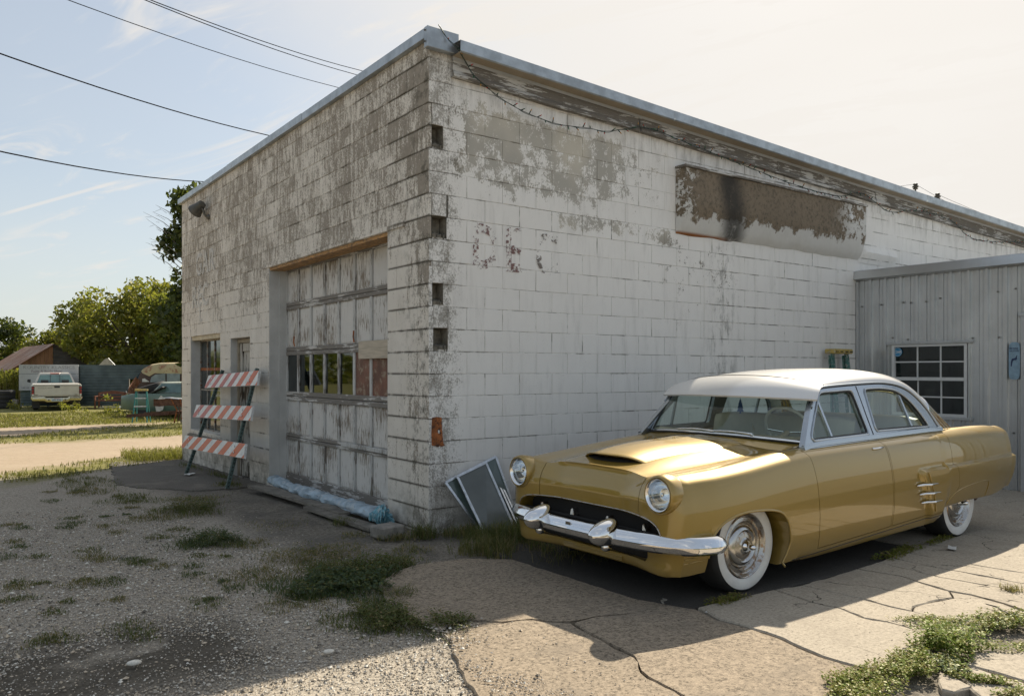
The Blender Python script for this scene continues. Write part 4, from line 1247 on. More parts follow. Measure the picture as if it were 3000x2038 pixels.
T += [tuft(-1.66, 0.84, 0.26, 1500, 0.11, mixp=B_, ry=0.3), tuft(-1.45, 0.55, 0.2, 500, 0.07, mixp=D_), tuft(-1.36, 2.75, 0.30, 1600, 0.12, mixp=G_, ry=0.42), tuft(-1.75, 2.45, 0.25, 700, 0.08, mixp=D_),
      tuft(-1.70, 4.0, 0.28, 1100, 0.09, mixp=G_, ry=0.5), tuft(-1.1, 3.5, 0.3, 600, 0.07, mixp=D_), tuft(-0.42, 4.55, 0.13, 500, 0.13, mixp=G_, ry=0.25), tuft(-0.22, 5.6, 0.08, 260, 0.10, mixp=G_, ry=0.6), tuft(-0.25, 7.2, 0.1, 260, 0.10, mixp=G_, ry=0.6),
      tuft(-0.40, 0.95, 0.09, 260, 0.16, mixp=G_, ry=0.18), tuft(-0.55, 0.35, 0.14, 240, 0.06, mixp=D_), tuft(-0.95, 1.3, 0.3, 300, 0.05, mixp=D_), tuft(-1.9, 6.2, 0.35, 1400, 0.10, mixp=G_, ry=0.9), tuft(-1.95, 5.1, 0.22, 700, 0.08, mixp=D_, ry=0.5)]
for i in range(64):     # small tufts scattered through the gravel
    x, y = rng.uniform(-3.6, -1.7), rng.uniform(-1.6, 5.5)
    if rng.random() < 0.35: x, y = rng.uniform(-3.2, -1.8), rng.uniform(-0.8, 3.0)
    s = rng.uniform(0.04, 0.13)
    T.append(tuft(x, y, s, int(90 + 1400 * s), 0.028 + 0.2 * s, mixp=[G_, D_, B_][i % 3], lean=1.0, ry=s * rng.uniform(0.7, 1.8)))
for (x, y, rx, ry, n, s, h, mp) in ((-1.32, -1.15, 0.34, 0.30, 4200, 0.020, 0.05, (0.25, 0.1, 0.02, 0.63)), (-1.45, -2.0, 0.16, 0.26, 2000, 0.016, 0.04, (0.6, 0.3, 0.1, 0)), (-1.2, -2.3, 0.12, 0.16, 900, 0.015, 0.03, (0.6, 0.3, 0.1, 0)), (-1.0, -0.85, 0.30, 0.25, 1800, 0.018, 0.06, (0.6, 0.3, 0.1, 0.1)), (-1.66, 0.84, 0.2, 0.26, 1300, 0.018, 0.06, (0.2, 0.1, 0.1, 0.6)), (-1.36, 2.75, 0.25, 0.36, 1200, 0.018, 0.07, (0.5, 0.3, 0.2, 0)), (-1.15, -0.2, 0.32, 0.3, 900, 0.016, 0.03, (0.2, 0.4, 0.4, 0))):
    cx, cy = blob(x, y, rx, ry, n)
    T.append(leaf_mat_patch(cx, cy, n, s, h, mp))
V, Fc, I = join(T)
o = lay(link(bpy.data.objects.new('weeds', raw_mesh('weeds', V, Fc, [m_g1, m_g2, m_g3, m_g4], I))))
tag(o, 'low green and dry weeds growing in tufts around the garage', 'weeds', kind='stuff')
# lawn strips further off
T = []
def field(n, f, h, width, mixp, x0, x1, y0, y1):
    x = rng.uniform(x0, x1, n); y = rng.uniform(y0, y1, n)
    k = f(x, y) > rng.random(n); x, y = x[k], y[k]
    return blades(x, y, len(x), 0, h, width, mixp=mixp, lean=0.7)
wv = lambda x, y, s=1.0: np.array([mnoise.noise((a * s, b * s, 7.0)) for a, b in zip(x, y)])
T.append(field(9000, lambda x, y: ((y - 0.8 * x > 8.7) & (y - 0.8 * x < 10.5)) * (0.55 + wv(x, y)), 0.07, 0.006, G_, -2.8, 1.0, 6.8, 11.6))
T.append(field(1500, lambda x, y: np.ones_like(x), 0.20, 0.006, (0.8, 0.15, 0.05, 0), -0.75, 0.35, 8.6, 10.2))
T.append(field(9500, lambda x, y: ((y > 15.2) & (y - 0.9 * x < 20.2)) * (0.45 + 1.1 * wv(x, y, 0.6)), 0.07, 0.010, G_, -2.6, 4.5, 15, 22.5))
T.append(field(26000, lambda x, y: 0.75 + wv(x, y, 0.5), 0.10, 0.014, (0.55, 0.3, 0.15, 0.0), -4, 9, 23.0, 31.5))
V, Fc, I = join(T)
o = lay(link(bpy.data.objects.new('lawn', raw_mesh('lawn', V, Fc, [leafmat('lawn_light', (0.17, 0.17, 0.035), (0.28, 0.25, 0.07)), m_g2, m_g3, m_g4], I))))
tag(o, 'sunlit yellow green grass along the dirt road', 'grass', kind='stuff')


L = []
for (x, y, rx, ry, n, s, h, mp, rt) in (
    (0.66, -4.20, 0.17, 0.16, 3400, 0.017, 0.10, (0.75, 0.2, 0.05, 0), 0.4), (0.25, -4.22, 0.22, 0.09, 2600, 0.015, 0.05, (0.4, 0.5, 0.1, 0), 0.3), (-0.08, -4.17, 0.26, 0.07, 2600, 0.014, 0.05, (0.3, 0.6, 0.1, 0), -0.1),
    (-0.25, -4.28, 0.2, 0.08, 1500, 0.014, 0.05, (0.3, 0.6, 0.1, 0), -0.1), (0.40, -4.33, 0.14, 0.07, 800, 0.016, 0.03, (0.2, 0.3, 0.1, 0.4), 0.7), (0.34, -4.52, 0.12, 0.035, 700, 0.014, 0.025, (0.4, 0.5, 0.1, 0), -1.0), (0.30, -4.68, 0.1, 0.04, 500, 0.014, 0.025, (0.4, 0.5, 0.1, 0), -0.6),
    (1.15, -4.10, 0.34, 0.13, 2100, 0.015, 0.03, (0.25, 0.4, 0.1, 0.25), -0.45), (1.42, -4.22, 0.25, 0.13, 1700, 0.016, 0.05, (0.35, 0.45, 0.15, 0.1), -0.3), (1.02, -3.88, 0.16, 0.035, 500, 0.012, 0.02, (0.3, 0.4, 0.3, 0), -0.5),
    (0.9, -4.38, 0.2, 0.06, 700, 0.013, 0.02, (0.4, 0.4, 0.2, 0), -0.6), (2.0, -4.3, 0.5, 0.08, 1200, 0.014, 0.03, G_, 0.0),
    (0.42, -2.98, 0.16, 0.06, 900, 0.014, 0.03, (0.1, 0.6, 0.3, 0), 0.0), (2.55, -2.95, 0.35, 0.07, 1200, 0.016, 0.035, (0.1, 0.7, 0.2, 0), 0.1), (3.3, -2.9, 0.3, 0.05, 600, 0.016, 0.03, (0.1, 0.7, 0.2, 0), 0.1), (2.3, -1.9, 0.2, 0.1, 300, 0.014, 0.03, (0.1, 0.6, 0.3, 0), 0.1)):
    cx, cy = blob(x, y, rx, ry, n, rt)
    L.append(leaf_mat_patch(cx, cy, n, s, h, mp))
L.append(tuft(2.10, -3.93, 0.05, 160, 0.06, mixp=(0, 0.1, 0.9, 0), lean=1.2, zo=0.01))
V, Fc, I = join(L)
o = lay(link(bpy.data.objects.new('ground_cover', raw_mesh('ground_cover', V, Fc, [leafmat('cover_green', (0.10, 0.165, 0.02), (0.20, 0.27, 0.045)), leafmat('cover_olive', (0.15, 0.165, 0.03), (0.25, 0.24, 0.055)), m_g3, leafmat('cover_grey_green', (0.14, 0.18, 0.10), (0.24, 0.29, 0.17))], I))))
tag(o, 'creeping small leaved weeds spilling over the broken pale slabs', 'weeds', kind='stuff')
# ------------------------------------------------------------------ the gold sedan
from mathutils.bvhtree import BVHTree


def car_paint(name, c, metal, rough, coat=1.0, flake=0.12, dust=0.25):
    m, nt = new_mat(name)
    co = nt.coord(ROOT)
    x, y, z = nt.xyz(co)
    fl = nt.noise(co, 900, 1.0, 0.5)
    base = nt.mix(fl, tuple(q * (1 - flake) for q in c), tuple(min(1, q * (1 + flake)) for q in c))
    du = nt.math('MULTIPLY', nt.ramp(nt.math('ADD', z, nt.math('MULTIPLY', nt.noise(co, 5, 4.0, 0.7), 0.25)), 0.48, 0.22), dust)
    base = nt.mix(du, base, (0.23, 0.18, 0.11))
    rg = nt.math('ADD', rough, nt.math('MULTIPLY', nt.noise(co, 3.5, 3.0, 0.6), 0.06))
    rg = nt.math('ADD', rg, nt.math('MULTIPLY', du, 0.5))
    fin(nt, base, rg, metal, None, **{'Coat Weight': coat, 'Coat Roughness': 0.025, 'Coat IOR': 1.62})
    return m


m_gold = car_paint('gold_metallic_paint', (0.33, 0.218, 0.040), 0.46, 0.38)
m_roofw = car_paint('white_pearl_roof_paint', (0.70, 0.69, 0.67), 0.12, 0.30, 0.8, 0.03, 0.0)
m_silver = car_paint('silver_blue_trim_paint', (0.42, 0.46, 0.50), 0.72, 0.22, 0.8, 0.04, 0.0)
m_chrome = simple('chrome', (0.80, 0.81, 0.82), 0.055, 1.0, var=0.03, scale=30)
m_pitchrome = simple('pitted_chrome', (0.46, 0.44, 0.41), 0.24, 0.95, var=0.1, scale=14, c2=(0.30, 0.20, 0.13))
m_hubchrome = simple('hub_chrome', (0.52, 0.51, 0.49), 0.20, 1.0, var=0.08, scale=25)
m_carglass = glassy('green_tinted_car_glass', (0.80, 0.88, 0.85), 0.01)
m_whitewall = simple('whitewall_rubber', (0.66, 0.645, 0.61), 0.6, var=0.07, scale=10)
m_cream = simple('cream_upholstery', (0.56, 0.52, 0.40), 0.55, var=0.07, scale=8)
m_dash = simple('tan_dashboard', (0.42, 0.33, 0.19), 0.5, var=0.08)
m_gasket = simple('black_gasket', (0.018, 0.018, 0.018), 0.6)
m_lens = simple('headlight_reflector', (0.80, 0.83, 0.86), 0.08, 0.9, var=0.08, scale=60)
m_under = simple('underbody_black', (0.014, 0.013, 0.012), 0.9)

car = thing('sedan_car', 'gold 1950s sedan with white roof, sun visor and wide whitewall tyres beside the garage', 'car', (0.60, -2.10, 0.0))


def pchip(xs, ys, x):
    """smooth monotone interpolation"""
    xs = np.asarray(xs, float); ys = np.asarray(ys, float)
    h = np.diff(xs); d = np.diff(ys) / h
    m = np.zeros_like(ys)
    for i in range(1, len(xs) - 1):
        if d[i - 1] * d[i] > 0:
            w1, w2 = 2 * h[i] + h[i - 1], h[i] + 2 * h[i - 1]
            m[i] = (w1 + w2) / (w1 / d[i - 1] + w2 / d[i])
    m[0], m[-1] = d[0], d[-1]
    x = np.clip(x, xs[0], xs[-1])
    k = np.clip(np.searchsorted(xs, x) - 1, 0, len(xs) - 2)
    t = (x - xs[k]) / h[k]
    return (ys[k] * (1 + 2 * t) * (1 - t) ** 2 + m[k] * h[k] * t * (1 - t) ** 2 + ys[k + 1] * t * t * (3 - 2 * t) + m[k + 1] * h[k] * t * t * (t - 1))


def catmull(P, n):
    """smooth curve through the control points, n samples evenly along it"""
    P = np.asarray(P, float); Q = np.vstack([2 * P[0] - P[1], P, 2 * P[-1] - P[-2]])
    out = []
    for i in range(len(P) - 1):
        p0, p1, p2, p3 = Q[i:i + 4]
        for t in np.linspace(0, 1, 14, endpoint=False):
            out.append(0.5 * ((2 * p1) + (-p0 + p2) * t + (2 * p0 - 5 * p1 + 4 * p2 - p3) * t * t + (-p0 + 3 * p1 - 3 * p2 + p3) * t ** 3))
    out.append(P[-1]); out = np.array(out)
    s = np.concatenate([[0], np.cumsum(np.linalg.norm(np.diff(out, axis=0), axis=1))])
    u = np.linspace(0, s[-1], n)
    return np.stack([np.interp(u, s, out[:, k]) for k in range(out.shape[1])], -1)


def sst(a, b, x):
    t = np.clip((x - a) / (b - a), 0, 1)
    return t * t * (3 - 2 * t)


KX = [-0.46, -0.25, 0.05, 0.40, 0.75, 1.20, 1.70, 2.30, 2.70, 3.05, 3.40, 3.65, 3.82]
K = {
    'W':  [0.865, 0.905, 0.925, 0.928, 0.930, 0.930, 0.930, 0.928, 0.925, 0.920, 0.908, 0.892, 0.878],
    'cr': [0.800, 0.815, 0.842, 0.878, 0.905, 0.918, 0.927, 0.938, 0.945, 0.950, 0.950, 0.945, 0.934],
    'wv': [0.520, 0.530, 0.560, 0.590, 0.620, 0.650, 0.660, 0.660, 0.640, 0.600, 0.580, 0.560, 0.550],
    'zv': [0.775, 0.795, 0.825, 0.858, 0.886, 0.905, 0.915, 0.925, 0.935, 0.935, 0.915, 0.885, 0.850],
    'z3': [0.800, 0.838, 0.876, 0.906, 0.930, 0.925, 0.925, 0.930, 0.955, 0.972, 0.945, 0.890, 0.840],
    'zc': [0.808, 0.850, 0.892, 0.922, 0.948, 0.930, 0.930, 0.935, 0.970, 0.990, 0.960, 0.900, 0.845]}
ZB = ([-0.46, -0.30, -0.10, 0.40, 0.80, 1.80, 2.48, 2.56, 3.0, 3.5, 3.70, 3.82], [0.185, 0.20, 0.17, 0.148, 0.150, 0.180, 0.200, 0.315, 0.335, 0.330, 0.350, 0.375])
NH = 112
def half_section(x):
    g = {k: float(pchip(KX, v, np.array([x]))[0]) for k, v in K.items()}
    zb = float(np.interp(x, *ZB))
    W_, zs = g['W'], g['cr'] - 0.060
    H_ = zs - zb
    pts = [(0, zb), (0.5 * W_, zb), (0.86 * W_, zb), (0.925 * W_, zb + 0.004), (0.945 * W_, zb + 0.03 * 1)]
    for f_, k_ in ((0.25, 0.982), (0.45, 1.0), (0.66, 1.0), (0.85, 0.984)):
        pts.append((k_ * W_, zb + f_ * H_))
    pts += [(0.955 * W_, zs), (0.915 * W_, zs + 0.035), (0.845 * W_, zs + 0.060), (0.77 * W_, zs + 0.058 - 0.2 * max(0, g['cr'] - g['zv'] - 0.03))]
    pts += [(g['wv'], g['zv']), (0.32, g['z3']), (0.0, g['zc'])]
    c = catmull(pts, 700)
    dens = 1.0 + 2.2 * ((c[:, 0] > 0.62) & (c[:, 1] > 0.24)) + 1.6 * ((c[:, 0] > 0.8) & (c[:, 1] > 0.58) & (c[:, 1] < 0.74))
    cs = np.concatenate([[0], np.cumsum(dens[1:])]); u = np.linspace(0, cs[-1], NH)
    return np.stack([np.interp(u, cs, c[:, 0]), np.interp(u, cs, c[:, 1])], -1)


XS = np.concatenate([np.arange(-0.46, 3.82, 0.0175), [3.82]])
SEC = np.array([half_section(x) for x in XS])          # (n, NH, 2) -> w, z
rows3 = []
def bulge(x, z):
    xe = 2.07 + (0.655 - z) * 0.55
    zc_ = 0.672 + 0.010 * (x - 2.1)
    return 0.036 * sst(0.0, 0.040, x - xe + 0.5 * np.maximum(0, z - 0.62)**1.0 * -1.2) * sst(-0.002, 0.020, zc_ - z) * sst(0.20, 0.30, z)
def warp_front(w_, z):
    return 0.075 * (1 - sst(0.30, 0.72, w_)) + 0.05 * sst(0.62, 0.82, z) - 0.015 * sst(0.35, 0.20, z) + 0.04 * sst(0.45, 0.25, z)
for i, x in enumerate(XS):
    s = SEC[i].copy()
    s[:, 0] += bulge(x, s[:, 1]) * (s[:, 0] > 0.7)
    xx = np.full(NH, x)
    rows3.append(np.stack([xx, s[:, 0], s[:, 1]], -1))
front_rows = []
for kk in np.linspace(0.985, 0.0, 26):
    u = (1 - kk ** 2.3) ** (1 / 3.0)           # 0 at the last full section, 1 at the nose centre
    xo = -0.46 - 0.170 * math.sin(u * math.pi / 2)
    k = max(0.0, 1 - u ** 3.0) ** (1 / 2.3)    # boxy cap
    kb = max(0.0, 1 - u ** 9) ** (1 / 3.0)
    s = SEC[0].copy()
    cz = 0.50
    wn = s[:, 0] * k
    zn = np.where(s[:, 1] > cz, cz + (s[:, 1] - cz) * k, cz + (s[:, 1] - cz) * kb)
    xn = xo + warp_front(wn, zn) * sst(0.0, 0.8, u)
    front_rows.append(np.stack([xn, wn, zn], -1))
rear_rows = []
for u in np.linspace(0.06, 1.0, 14):
    xo = 3.82 + 0.20 * math.sin(u * math.pi / 2)
    k = max(0.0, 1 - u ** 3.6) ** (1 / 2.3)
    s = SEC[-1].copy(); cz = 0.62
    s[:, 0] += bulge(3.82, s[:, 1]) * (s[:, 0] > 0.7)
    wn = s[:, 0] * k; zn = cz + (s[:, 1] - cz) * k
    xn = xo - 0.10 * (1 - sst(0.35, 0.75, wn)) * sst(0, 0.8, u) - 0.05 * sst(0.60, 0.40, zn) * sst(0, 1, u)
    rear_rows.append(np.stack([xn, wn, zn], -1))
ROWS = np.array(list(reversed(front_rows)) + rows3 + rear_rows)       # (n, NH, 3): x, w, z
full = np.concatenate([ROWS * [1, -1, 1], (ROWS * [1, 1, 1])[:, ::-1][:, 1:-1]], axis=1)
bodymb = MB(); bodymb.grid(full, wrap_v=True)
nv_ = full.shape[1]; nu_ = full.shape[0]
bodymb.f.append(tuple(range(nv_))); bodymb.f.append(tuple((nu_ - 1) * nv_ + k for k in range(nv_ - 1, -1, -1))); bodymb.mi += [0, 0]
body_me = bodymb.mesh('body', m_gold, fix=True)
BV = BVHTree.FromPolygons([v.co[:] for v in body_me.vertices], [tuple(p.vertices) for p in body_me.polygons])
def hit(o, d):
    r = BV.ray_cast(Vector(o), Vector(d)); return r[0]
def side_pt(x, z, off=0.0, s=-1):
    h = hit((x, 3 * s, z), (0, -s, 0)); return Vector((x, (h.y if h else s * 0.9) + s * off, z))
def top_pt(x, y, off=0.0):
    h = hit((x, y, 3), (0, 0, -1)); return Vector((x, y, (h.z if h else 0.9) + off))
def front_pt(y, z, off=0.0):
    h = hit((-3, y, z), (1, 0, 0)); return Vector(((h.x if h else -0.6) - off, y, z))


def boolean(me, cutter_mb, op, mats):
    a = bpy.data.objects.new('tmp_a', me); b = bpy.data.objects.new('tmp_b', cutter_mb.mesh('tmp', mats[-1], fix=True))
    col.objects.link(a); col.objects.link(b)
    md = a.modifiers.new('b', 'BOOLEAN'); md.operation = op; md.object = b; md.solver = 'EXACT'
    bpy.context.view_layer.update()
    r = bpy.data.meshes.new_from_object(a.evaluated_get(bpy.context.evaluated_depsgraph_get()))
    bpy.data.objects.remove(a); bpy.data.objects.remove(b)
    return r


def finish(me, name, parent, ang=38):
    me.polygons.foreach_set('use_smooth', [True] * len(me.polygons)); me.set_sharp_from_angle(angle=R(ang)); me.name = name
    return link(bpy.data.objects.new(name, me), parent)


ARCH = [(-0.335, -0.2), (-0.345, 0.30), (-0.335, 0.42), (-0.27, 0.495), (-0.17, 0.537), (-0.035, 0.557), (0.12, 0.553), (0.246, 0.538), (0.328, 0.508), (0.386, 0.447), (0.419, 0.367), (0.432, 0.29), (0.405, 0.19), (0.365, 0.11), (0.34, -0.2)]
cut = MB()
for s in (-1, 1):
    cut.prism(ARCH, s * 0.46, s * 1.2, 'xz')
    cut.prism([(2.64, -0.2), (3.40, -0.2), (3.40, 0.60), (3.25, 0.68), (2.80, 0.68), (2.64, 0.60)], s * 0.46, s * 0.875, 'xz')
cut.prism([(0.98, 0.62), (1.15, 0.42), (2.55, 0.42), (2.78, 0.86), (2.78, 1.3), (0.88, 1.3), (0.88, 0.84)], -0.74, 0.74, 'xz')     # cabin
GR = [(0.0, 0.536), (0.30, 0.536), (0.52, 0.531), (0.62, 0.520), (0.685, 0.492), (0.72, 0.44), (0.73, 0.40), (0.62, 0.37), (0.575, 0.33), (0.57, 0.275), (0.545, 0.252), (0.0, 0.242)]
gr = GR + [(-a, b) for a, b in reversed(GR[1:-1])]
cut.prism(gr, -1.2, -0.42, 'yz')
for s in (-1, 1):
    cut.prism([(s * 0.712 + 0.099 * math.cos(a), 0.692 + 0.099 * math.sin(a)) for a in np.linspace(0, 2 * math.pi, 40, endpoint=False)], -1.2, -0.47, 'yz')      # headlight bores
lower_me = boolean(body_me.copy(), cut, 'DIFFERENCE', [m_gold])
# panels: hood, doors, boot lid
def side_prism(poly, d=0.0):
    cx = sum(p[0] for p in poly) / len(poly); cz = sum(p[1] for p in poly) / len(poly)
    return [(cx + (x - cx) * (1 - d / max(0.05, abs(x - cx))) if abs(x - cx) > 0.02 else x, cz + (z - cz) * (1 - d / max(0.05, abs(z - cz))) if abs(z - cz) > 0.02 else z) for x, z in poly]
FD = [(0.685, 1.2), (0.685, 0.91), (0.715, 0.70), (0.725, 0.57), (0.745, 0.40), (0.775, 0.214), (1.30, 0.236), (1.735, 0.258), (1.712, 0.45), (1.692, 0.69), (1.675, 0.85), (1.655, 0.945), (1.65, 1.2)]
RD = [(1.664, 1.2), (1.669, 0.945), (1.689, 0.85), (1.706, 0.69), (1.726, 0.45), (1.749, 0.259), (2.30, 0.285), (2.50, 0.300), (2.545, 0.335), (2.60, 0.385), (2.69, 0.44), (2.72, 0.49), (2.70, 0.58), (2.655, 0.70), (2.66, 0.84), (2.675, 0.945), (2.68, 1.2)]
HOOD = [(-1.2, 0.508), (-0.56, 0.508), (-0.44, 0.52), (-0.25, 0.53), (0.05, 0.56), (0.40, 0.59), (0.72, 0.615), (0.735, 0.50), (0.66, 0.30), (0.625, 0.0)]
hoodp = HOOD + [(x, -y) for x, y in reversed(HOOD[:-1])]
BOOT = [(3.20, 0.0), (3.17, 0.35), (3.12, 0.55), (3.30, 0.575), (3.60, 0.555), (4.3, 0.54), (4.3, -0.54), (3.60, -0.555), (3.30, -0.575), (3.12, -0.55), (3.17, -0.35)]
subs = MB()
for s in (-1, 1):
    subs.prism(FD, s * 0.77, s * 1.2, 'xz'); subs.prism(RD, s * 0.77, s * 1.2, 'xz')
subs.prism(hoodp, 0.541, 1.4, 'xy'); subs.prism(BOOT, 0.72, 1.4, 'xy')
shell_me = boolean(lower_me.copy(), subs, 'DIFFERENCE', [m_gold])
body = finish(shell_me, 'body', car)
E_ = 0.0045
for s in (-1, 1):
    for nm, pl_y, lb in (('front_door', FD, None), ('rear_door', RD, None)):
        c = MB(); c.prism(side_prism(pl_y, E_), s * 0.772, s * 1.2, 'xz')
        dr = finish(boolean(lower_me.copy(), c, 'INTERSECT', [m_gold]), nm, car)
        if nm == 'front_door':
            a = side_pt(1.50, 0.868, 0.012, s); b2 = side_pt(1.62, 0.872, 0.012, s)
            MB().tube([side_pt(1.49, 0.868, 0.0, s), a, (a + b2) / 2 + Vector((0, s * 0.006, 0)), b2, side_pt(1.63, 0.872, 0.0, s)], 0.008, 8).build('door_handle', m_chrome, dr, smooth=60)
c = MB(); hp = [(x + (0.003 if i < 3 else -0.003 if abs(y) < 0.52 and x > 0.6 else 0), y * 0.990) for i, (x, y) in enumerate(hoodp)]
c.prism(hp, 0.5425, 1.4, 'xy')
hood = finish(boolean(lower_me.copy(), c, 'INTERSECT', [m_gold]), 'hood', car)
c = MB(); c.prism([(x + 0.003 * (x < 3.25), y * 0.994) for x, y in BOOT], 0.723, 1.4, 'xy')
finish(boolean(lower_me.copy(), c, 'INTERSECT', [m_gold]), 'boot_lid', car)

# hood scoop: arched mouth, blending back to the cowl
def scoop_z(x, w_):
    hw = 0.295 + 0.10 * sst(-0.4, 0.65, x)
    t = np.clip(abs(w_) / hw, 0, 1)
    h = 0.054 * (1 - 0.66 * sst(-0.38, 0.62, x))
    return h * (1 - t ** 4) * (1 - 0.15 * t * t)
P = []
NW = 33
for i in range(46):
    t = i / 45
    row = []
    for j in range(NW):
        q = -1 + 2 * j / (NW - 1)
        xf_ = -0.405 + 0.085 * q * q
        x = xf_ + (0.60 - xf_) * t
        hw = 0.295 + 0.10 * float(sst(-0.4, 0.65, x))
        y = q * hw
        g = top_pt(x, y)
        row.append((x, y, g.z + 0.0015 + float(scoop_z(x, y))))
    P.append(row)
lipr = [(x - 0.008, y, z - 0.006) for x, y, z in P[0]]
lip2 = [(x + 0.002, y * 0.985, max(top_pt(x, y).z + 0.001, z - 0.016)) for x, y, z in P[0]]
lip3 = [(x + 0.12, y * 0.97, max(top_pt(x + 0.12, y).z + 0.001, z - 0.018)) for x, y, z in P[0]]
sm = MB(); sm.grid(list(reversed([lipr, lip2, lip3])) [:0] + [lip3, lip2, lipr] + P)
sm.build('hood_scoop', m_gold, hood, smooth=50)
sm = MB(); sm.grid([[(x + 0.10, y * 0.98, z - 0.002) for x, y, z in P[2]], [(x + 0.10, y * 0.98, top_pt(x + 0.1, y).z - 0.004) for x, y, z in P[2]]])  # black sheet across the scoop; the darkness inside is put in as colour
sm.build('scoop_mouth_dark', m_under, hood)
sm = MB(); sm.grid([[(x + d_, y * 0.985, top_pt(x + d_, y * 0.985).z + 0.0025) for x, y, z in P[0][2:-2]] for d_ in (0.004, 0.03, 0.06, 0.09, 0.12)])  # black sheet over the gold hood, painting the shade inside the mouth
sm.build('scoop_floor_dark', m_under, hood)
MB().obox((-0.33, 0, top_pt(-0.33, 0).z + 0.035), (1, 0, 0), (0, 1, 0), (0, 0, 1), 0.012, 0.02, 0.004).build('scoop_badge', m_chrome, hood)

# dark lining inside the nose and wheel wells; floor pan
MB().box(-0.50, -0.47, -0.70, 0.70, 0.25, 0.55).build('radiator_screen', m_under, car)
wl = MB()
for s in (-1, 1):
    wl.prism([(-0.33, 0.1), (-0.33, 0.42), (-0.2, 0.52), (0.1, 0.54), (0.3, 0.5), (0.4, 0.4), (0.4, 0.1)], s * 0.462, s * 0.468, 'xz')
wl.build('inner_fenders', m_under, car)
MB().box(-0.3, 3.6, -0.55, 0.55, 0.16, 0.19).build('frame_rails', m_under, car)
MB().box(1.02, 2.70, -0.735, 0.735, 0.425, 0.44).build('cabin_floor', m_dash, car)
# wheel arch lips
for s in (-1, 1):
    pts = catmull([(x, z) for x, z in ARCH[1:-1]], 60)
    MB().tube([side_pt(x, z, -0.002, s) for x, z in pts if z > 0.13], 0.0085, 8).build('wheel_lip', m_gold, car, smooth=60)
    MB().tube([side_pt(x, z, 0.001, s) for x, z in catmull([(2.565, 0.325), (2.60, 0.39), (2.68, 0.44), (2.85, 0.475), (3.10, 0.495), (3.25, 0.495), (3.30, 0.47), (3.312, 0.42), (3.312, 0.352)], 40)], 0.0035, 6).build('skirt_seam', m_gold, car, smooth=60)
    MB().tube([side_pt(x, 0.214 + 0.05 * (x - 0.78) - 0.028, 0.0005, s) for x in np.linspace(0.5, 2.46, 30)], 0.003, 6).build('rocker_seam', m_gasket, car)
    # chrome teeth on the quarter scoop, with the hollow behind them
    hol = catmull([(2.135, 0.64), (2.16, 0.60), (2.215, 0.50), (2.265, 0.40), (2.30, 0.32)], 18)
    g0 = [[side_pt(x - 0.034, z, 0.004, s), side_pt(x, z, -0.010, s), side_pt(x + 0.034, z, 0.004, s)] for x, z in hol]
    MB().grid(g0).build('quarter_scoop', m_gold, car, smooth=60)
    MB().tube([p[2] for p in g0], 0.006, 6).build('scoop_edge', m_gold, car, smooth=60)
    for k, (xa, za) in enumerate(((2.040, 0.548), (2.085, 0.475), (2.130, 0.403))):
        pts = [side_pt(xa + t * 0.275, za + 0.004 * math.sin(t * 3), 0.010 + 0.012 * math.sin(math.pi * min(1, t * 1.3)) * (t < 0.77), s) for t in np.linspace(0, 1, 12)]
        MB().tube(pts, [0.004, 0.009, 0.011, 0.011, 0.010, 0.009, 0.008, 0.007, 0.006, 0.005, 0.004, 0.002], 8).build('scoop_tooth', m_chrome, car, smooth=60)

# bumper, guards, grille
path = catmull([(-0.275, 0.930), (-0.40, 0.915), (-0.535, 0.845), (-0.625, 0.66), (-0.675, 0.42), (-0.700, 0.2), (-0.708, 0.0)], 34)
path = np.vstack([path * [1, -1], (path * [1, 1])[::-1][1:]])
prof = [(-0.02, -0.058), (0.022, -0.058), (0.038, -0.044), (0.047, -0.014), (0.047, -0.004), (0.036, 0.022), (0.018, 0.048), (0.006, 0.056), (-0.016, 0.057), (-0.030, 0.042), (-0.030, -0.042)]
P = []
for i, (x, y) in enumerate(path):
    a = path[max(0, i - 1)]; b = path[min(len(path) - 1, i + 1)]
    t = (b - a) / np.linalg.norm(b - a); nrm = np.array([-t[1], t[0]])
    if nrm[0] > 0 and abs(y) < 0.7: nrm = -nrm
    if abs(y) >= 0.7: nrm = nrm if nrm[1] * y > 0 else -nrm
    sc2 = 1.0 if 2 <= i <= len(path) - 3 else (0.55 if i in (0, len(path) - 1) else 0.92)
    zc_ = 0.392 + 0.004 * (1 - abs(y))
    P.append([(x + nrm[0] * d * sc2, y + nrm[1] * d * sc2, zc_ + h * sc2 * 0.94) for d, h in prof])
bm_ = MB(); bm_.grid(P, wrap_v=True); bm_.f += [tuple(range(len(prof)))[::-1], tuple((len(P) - 1) * len(prof) + k for k in range(len(prof)))]; bm_.mi += [0, 0]
bumper = bm_.build('front_bumper', m_chrome, car, smooth=24, fix=True)
for y in (-0.34, 0.34):
    g = MB()
    prof_b = [(0.0, -0.835), (0.018, -0.832), (0.036, -0.818), (0.050, -0.795), (0.060, -0.762), (0.066, -0.72), (0.066, -0.69), (0.055, -0.67), (0.0, -0.665)]
    g.lathe([(r * 1.12, -0.70 + (h + 0.70) * 1.12) for r, h in prof_b], 28, (0, y, 0.412), 'x')
    for i, v in enumerate(g.v):
        g.v[i] = (v[0] + 0.55 * max(0, v[2] - 0.412), v[1], 0.412 + (v[2] - 0.412) * (1.22 if v[2] > 0.412 else 1.15))
    g.build('bumper_bullet', m_chrome, bumper, smooth=60)
    g = MB(); g.lathe([(0.0, -0.745), (0.02, -0.742), (0.030, -0.725), (0.032, -0.69), (0.0, -0.66)], 18, (0, y, 0.325), 'x'); g.build('bumper_bolt_cap', m_chrome, bumper, smooth=60)
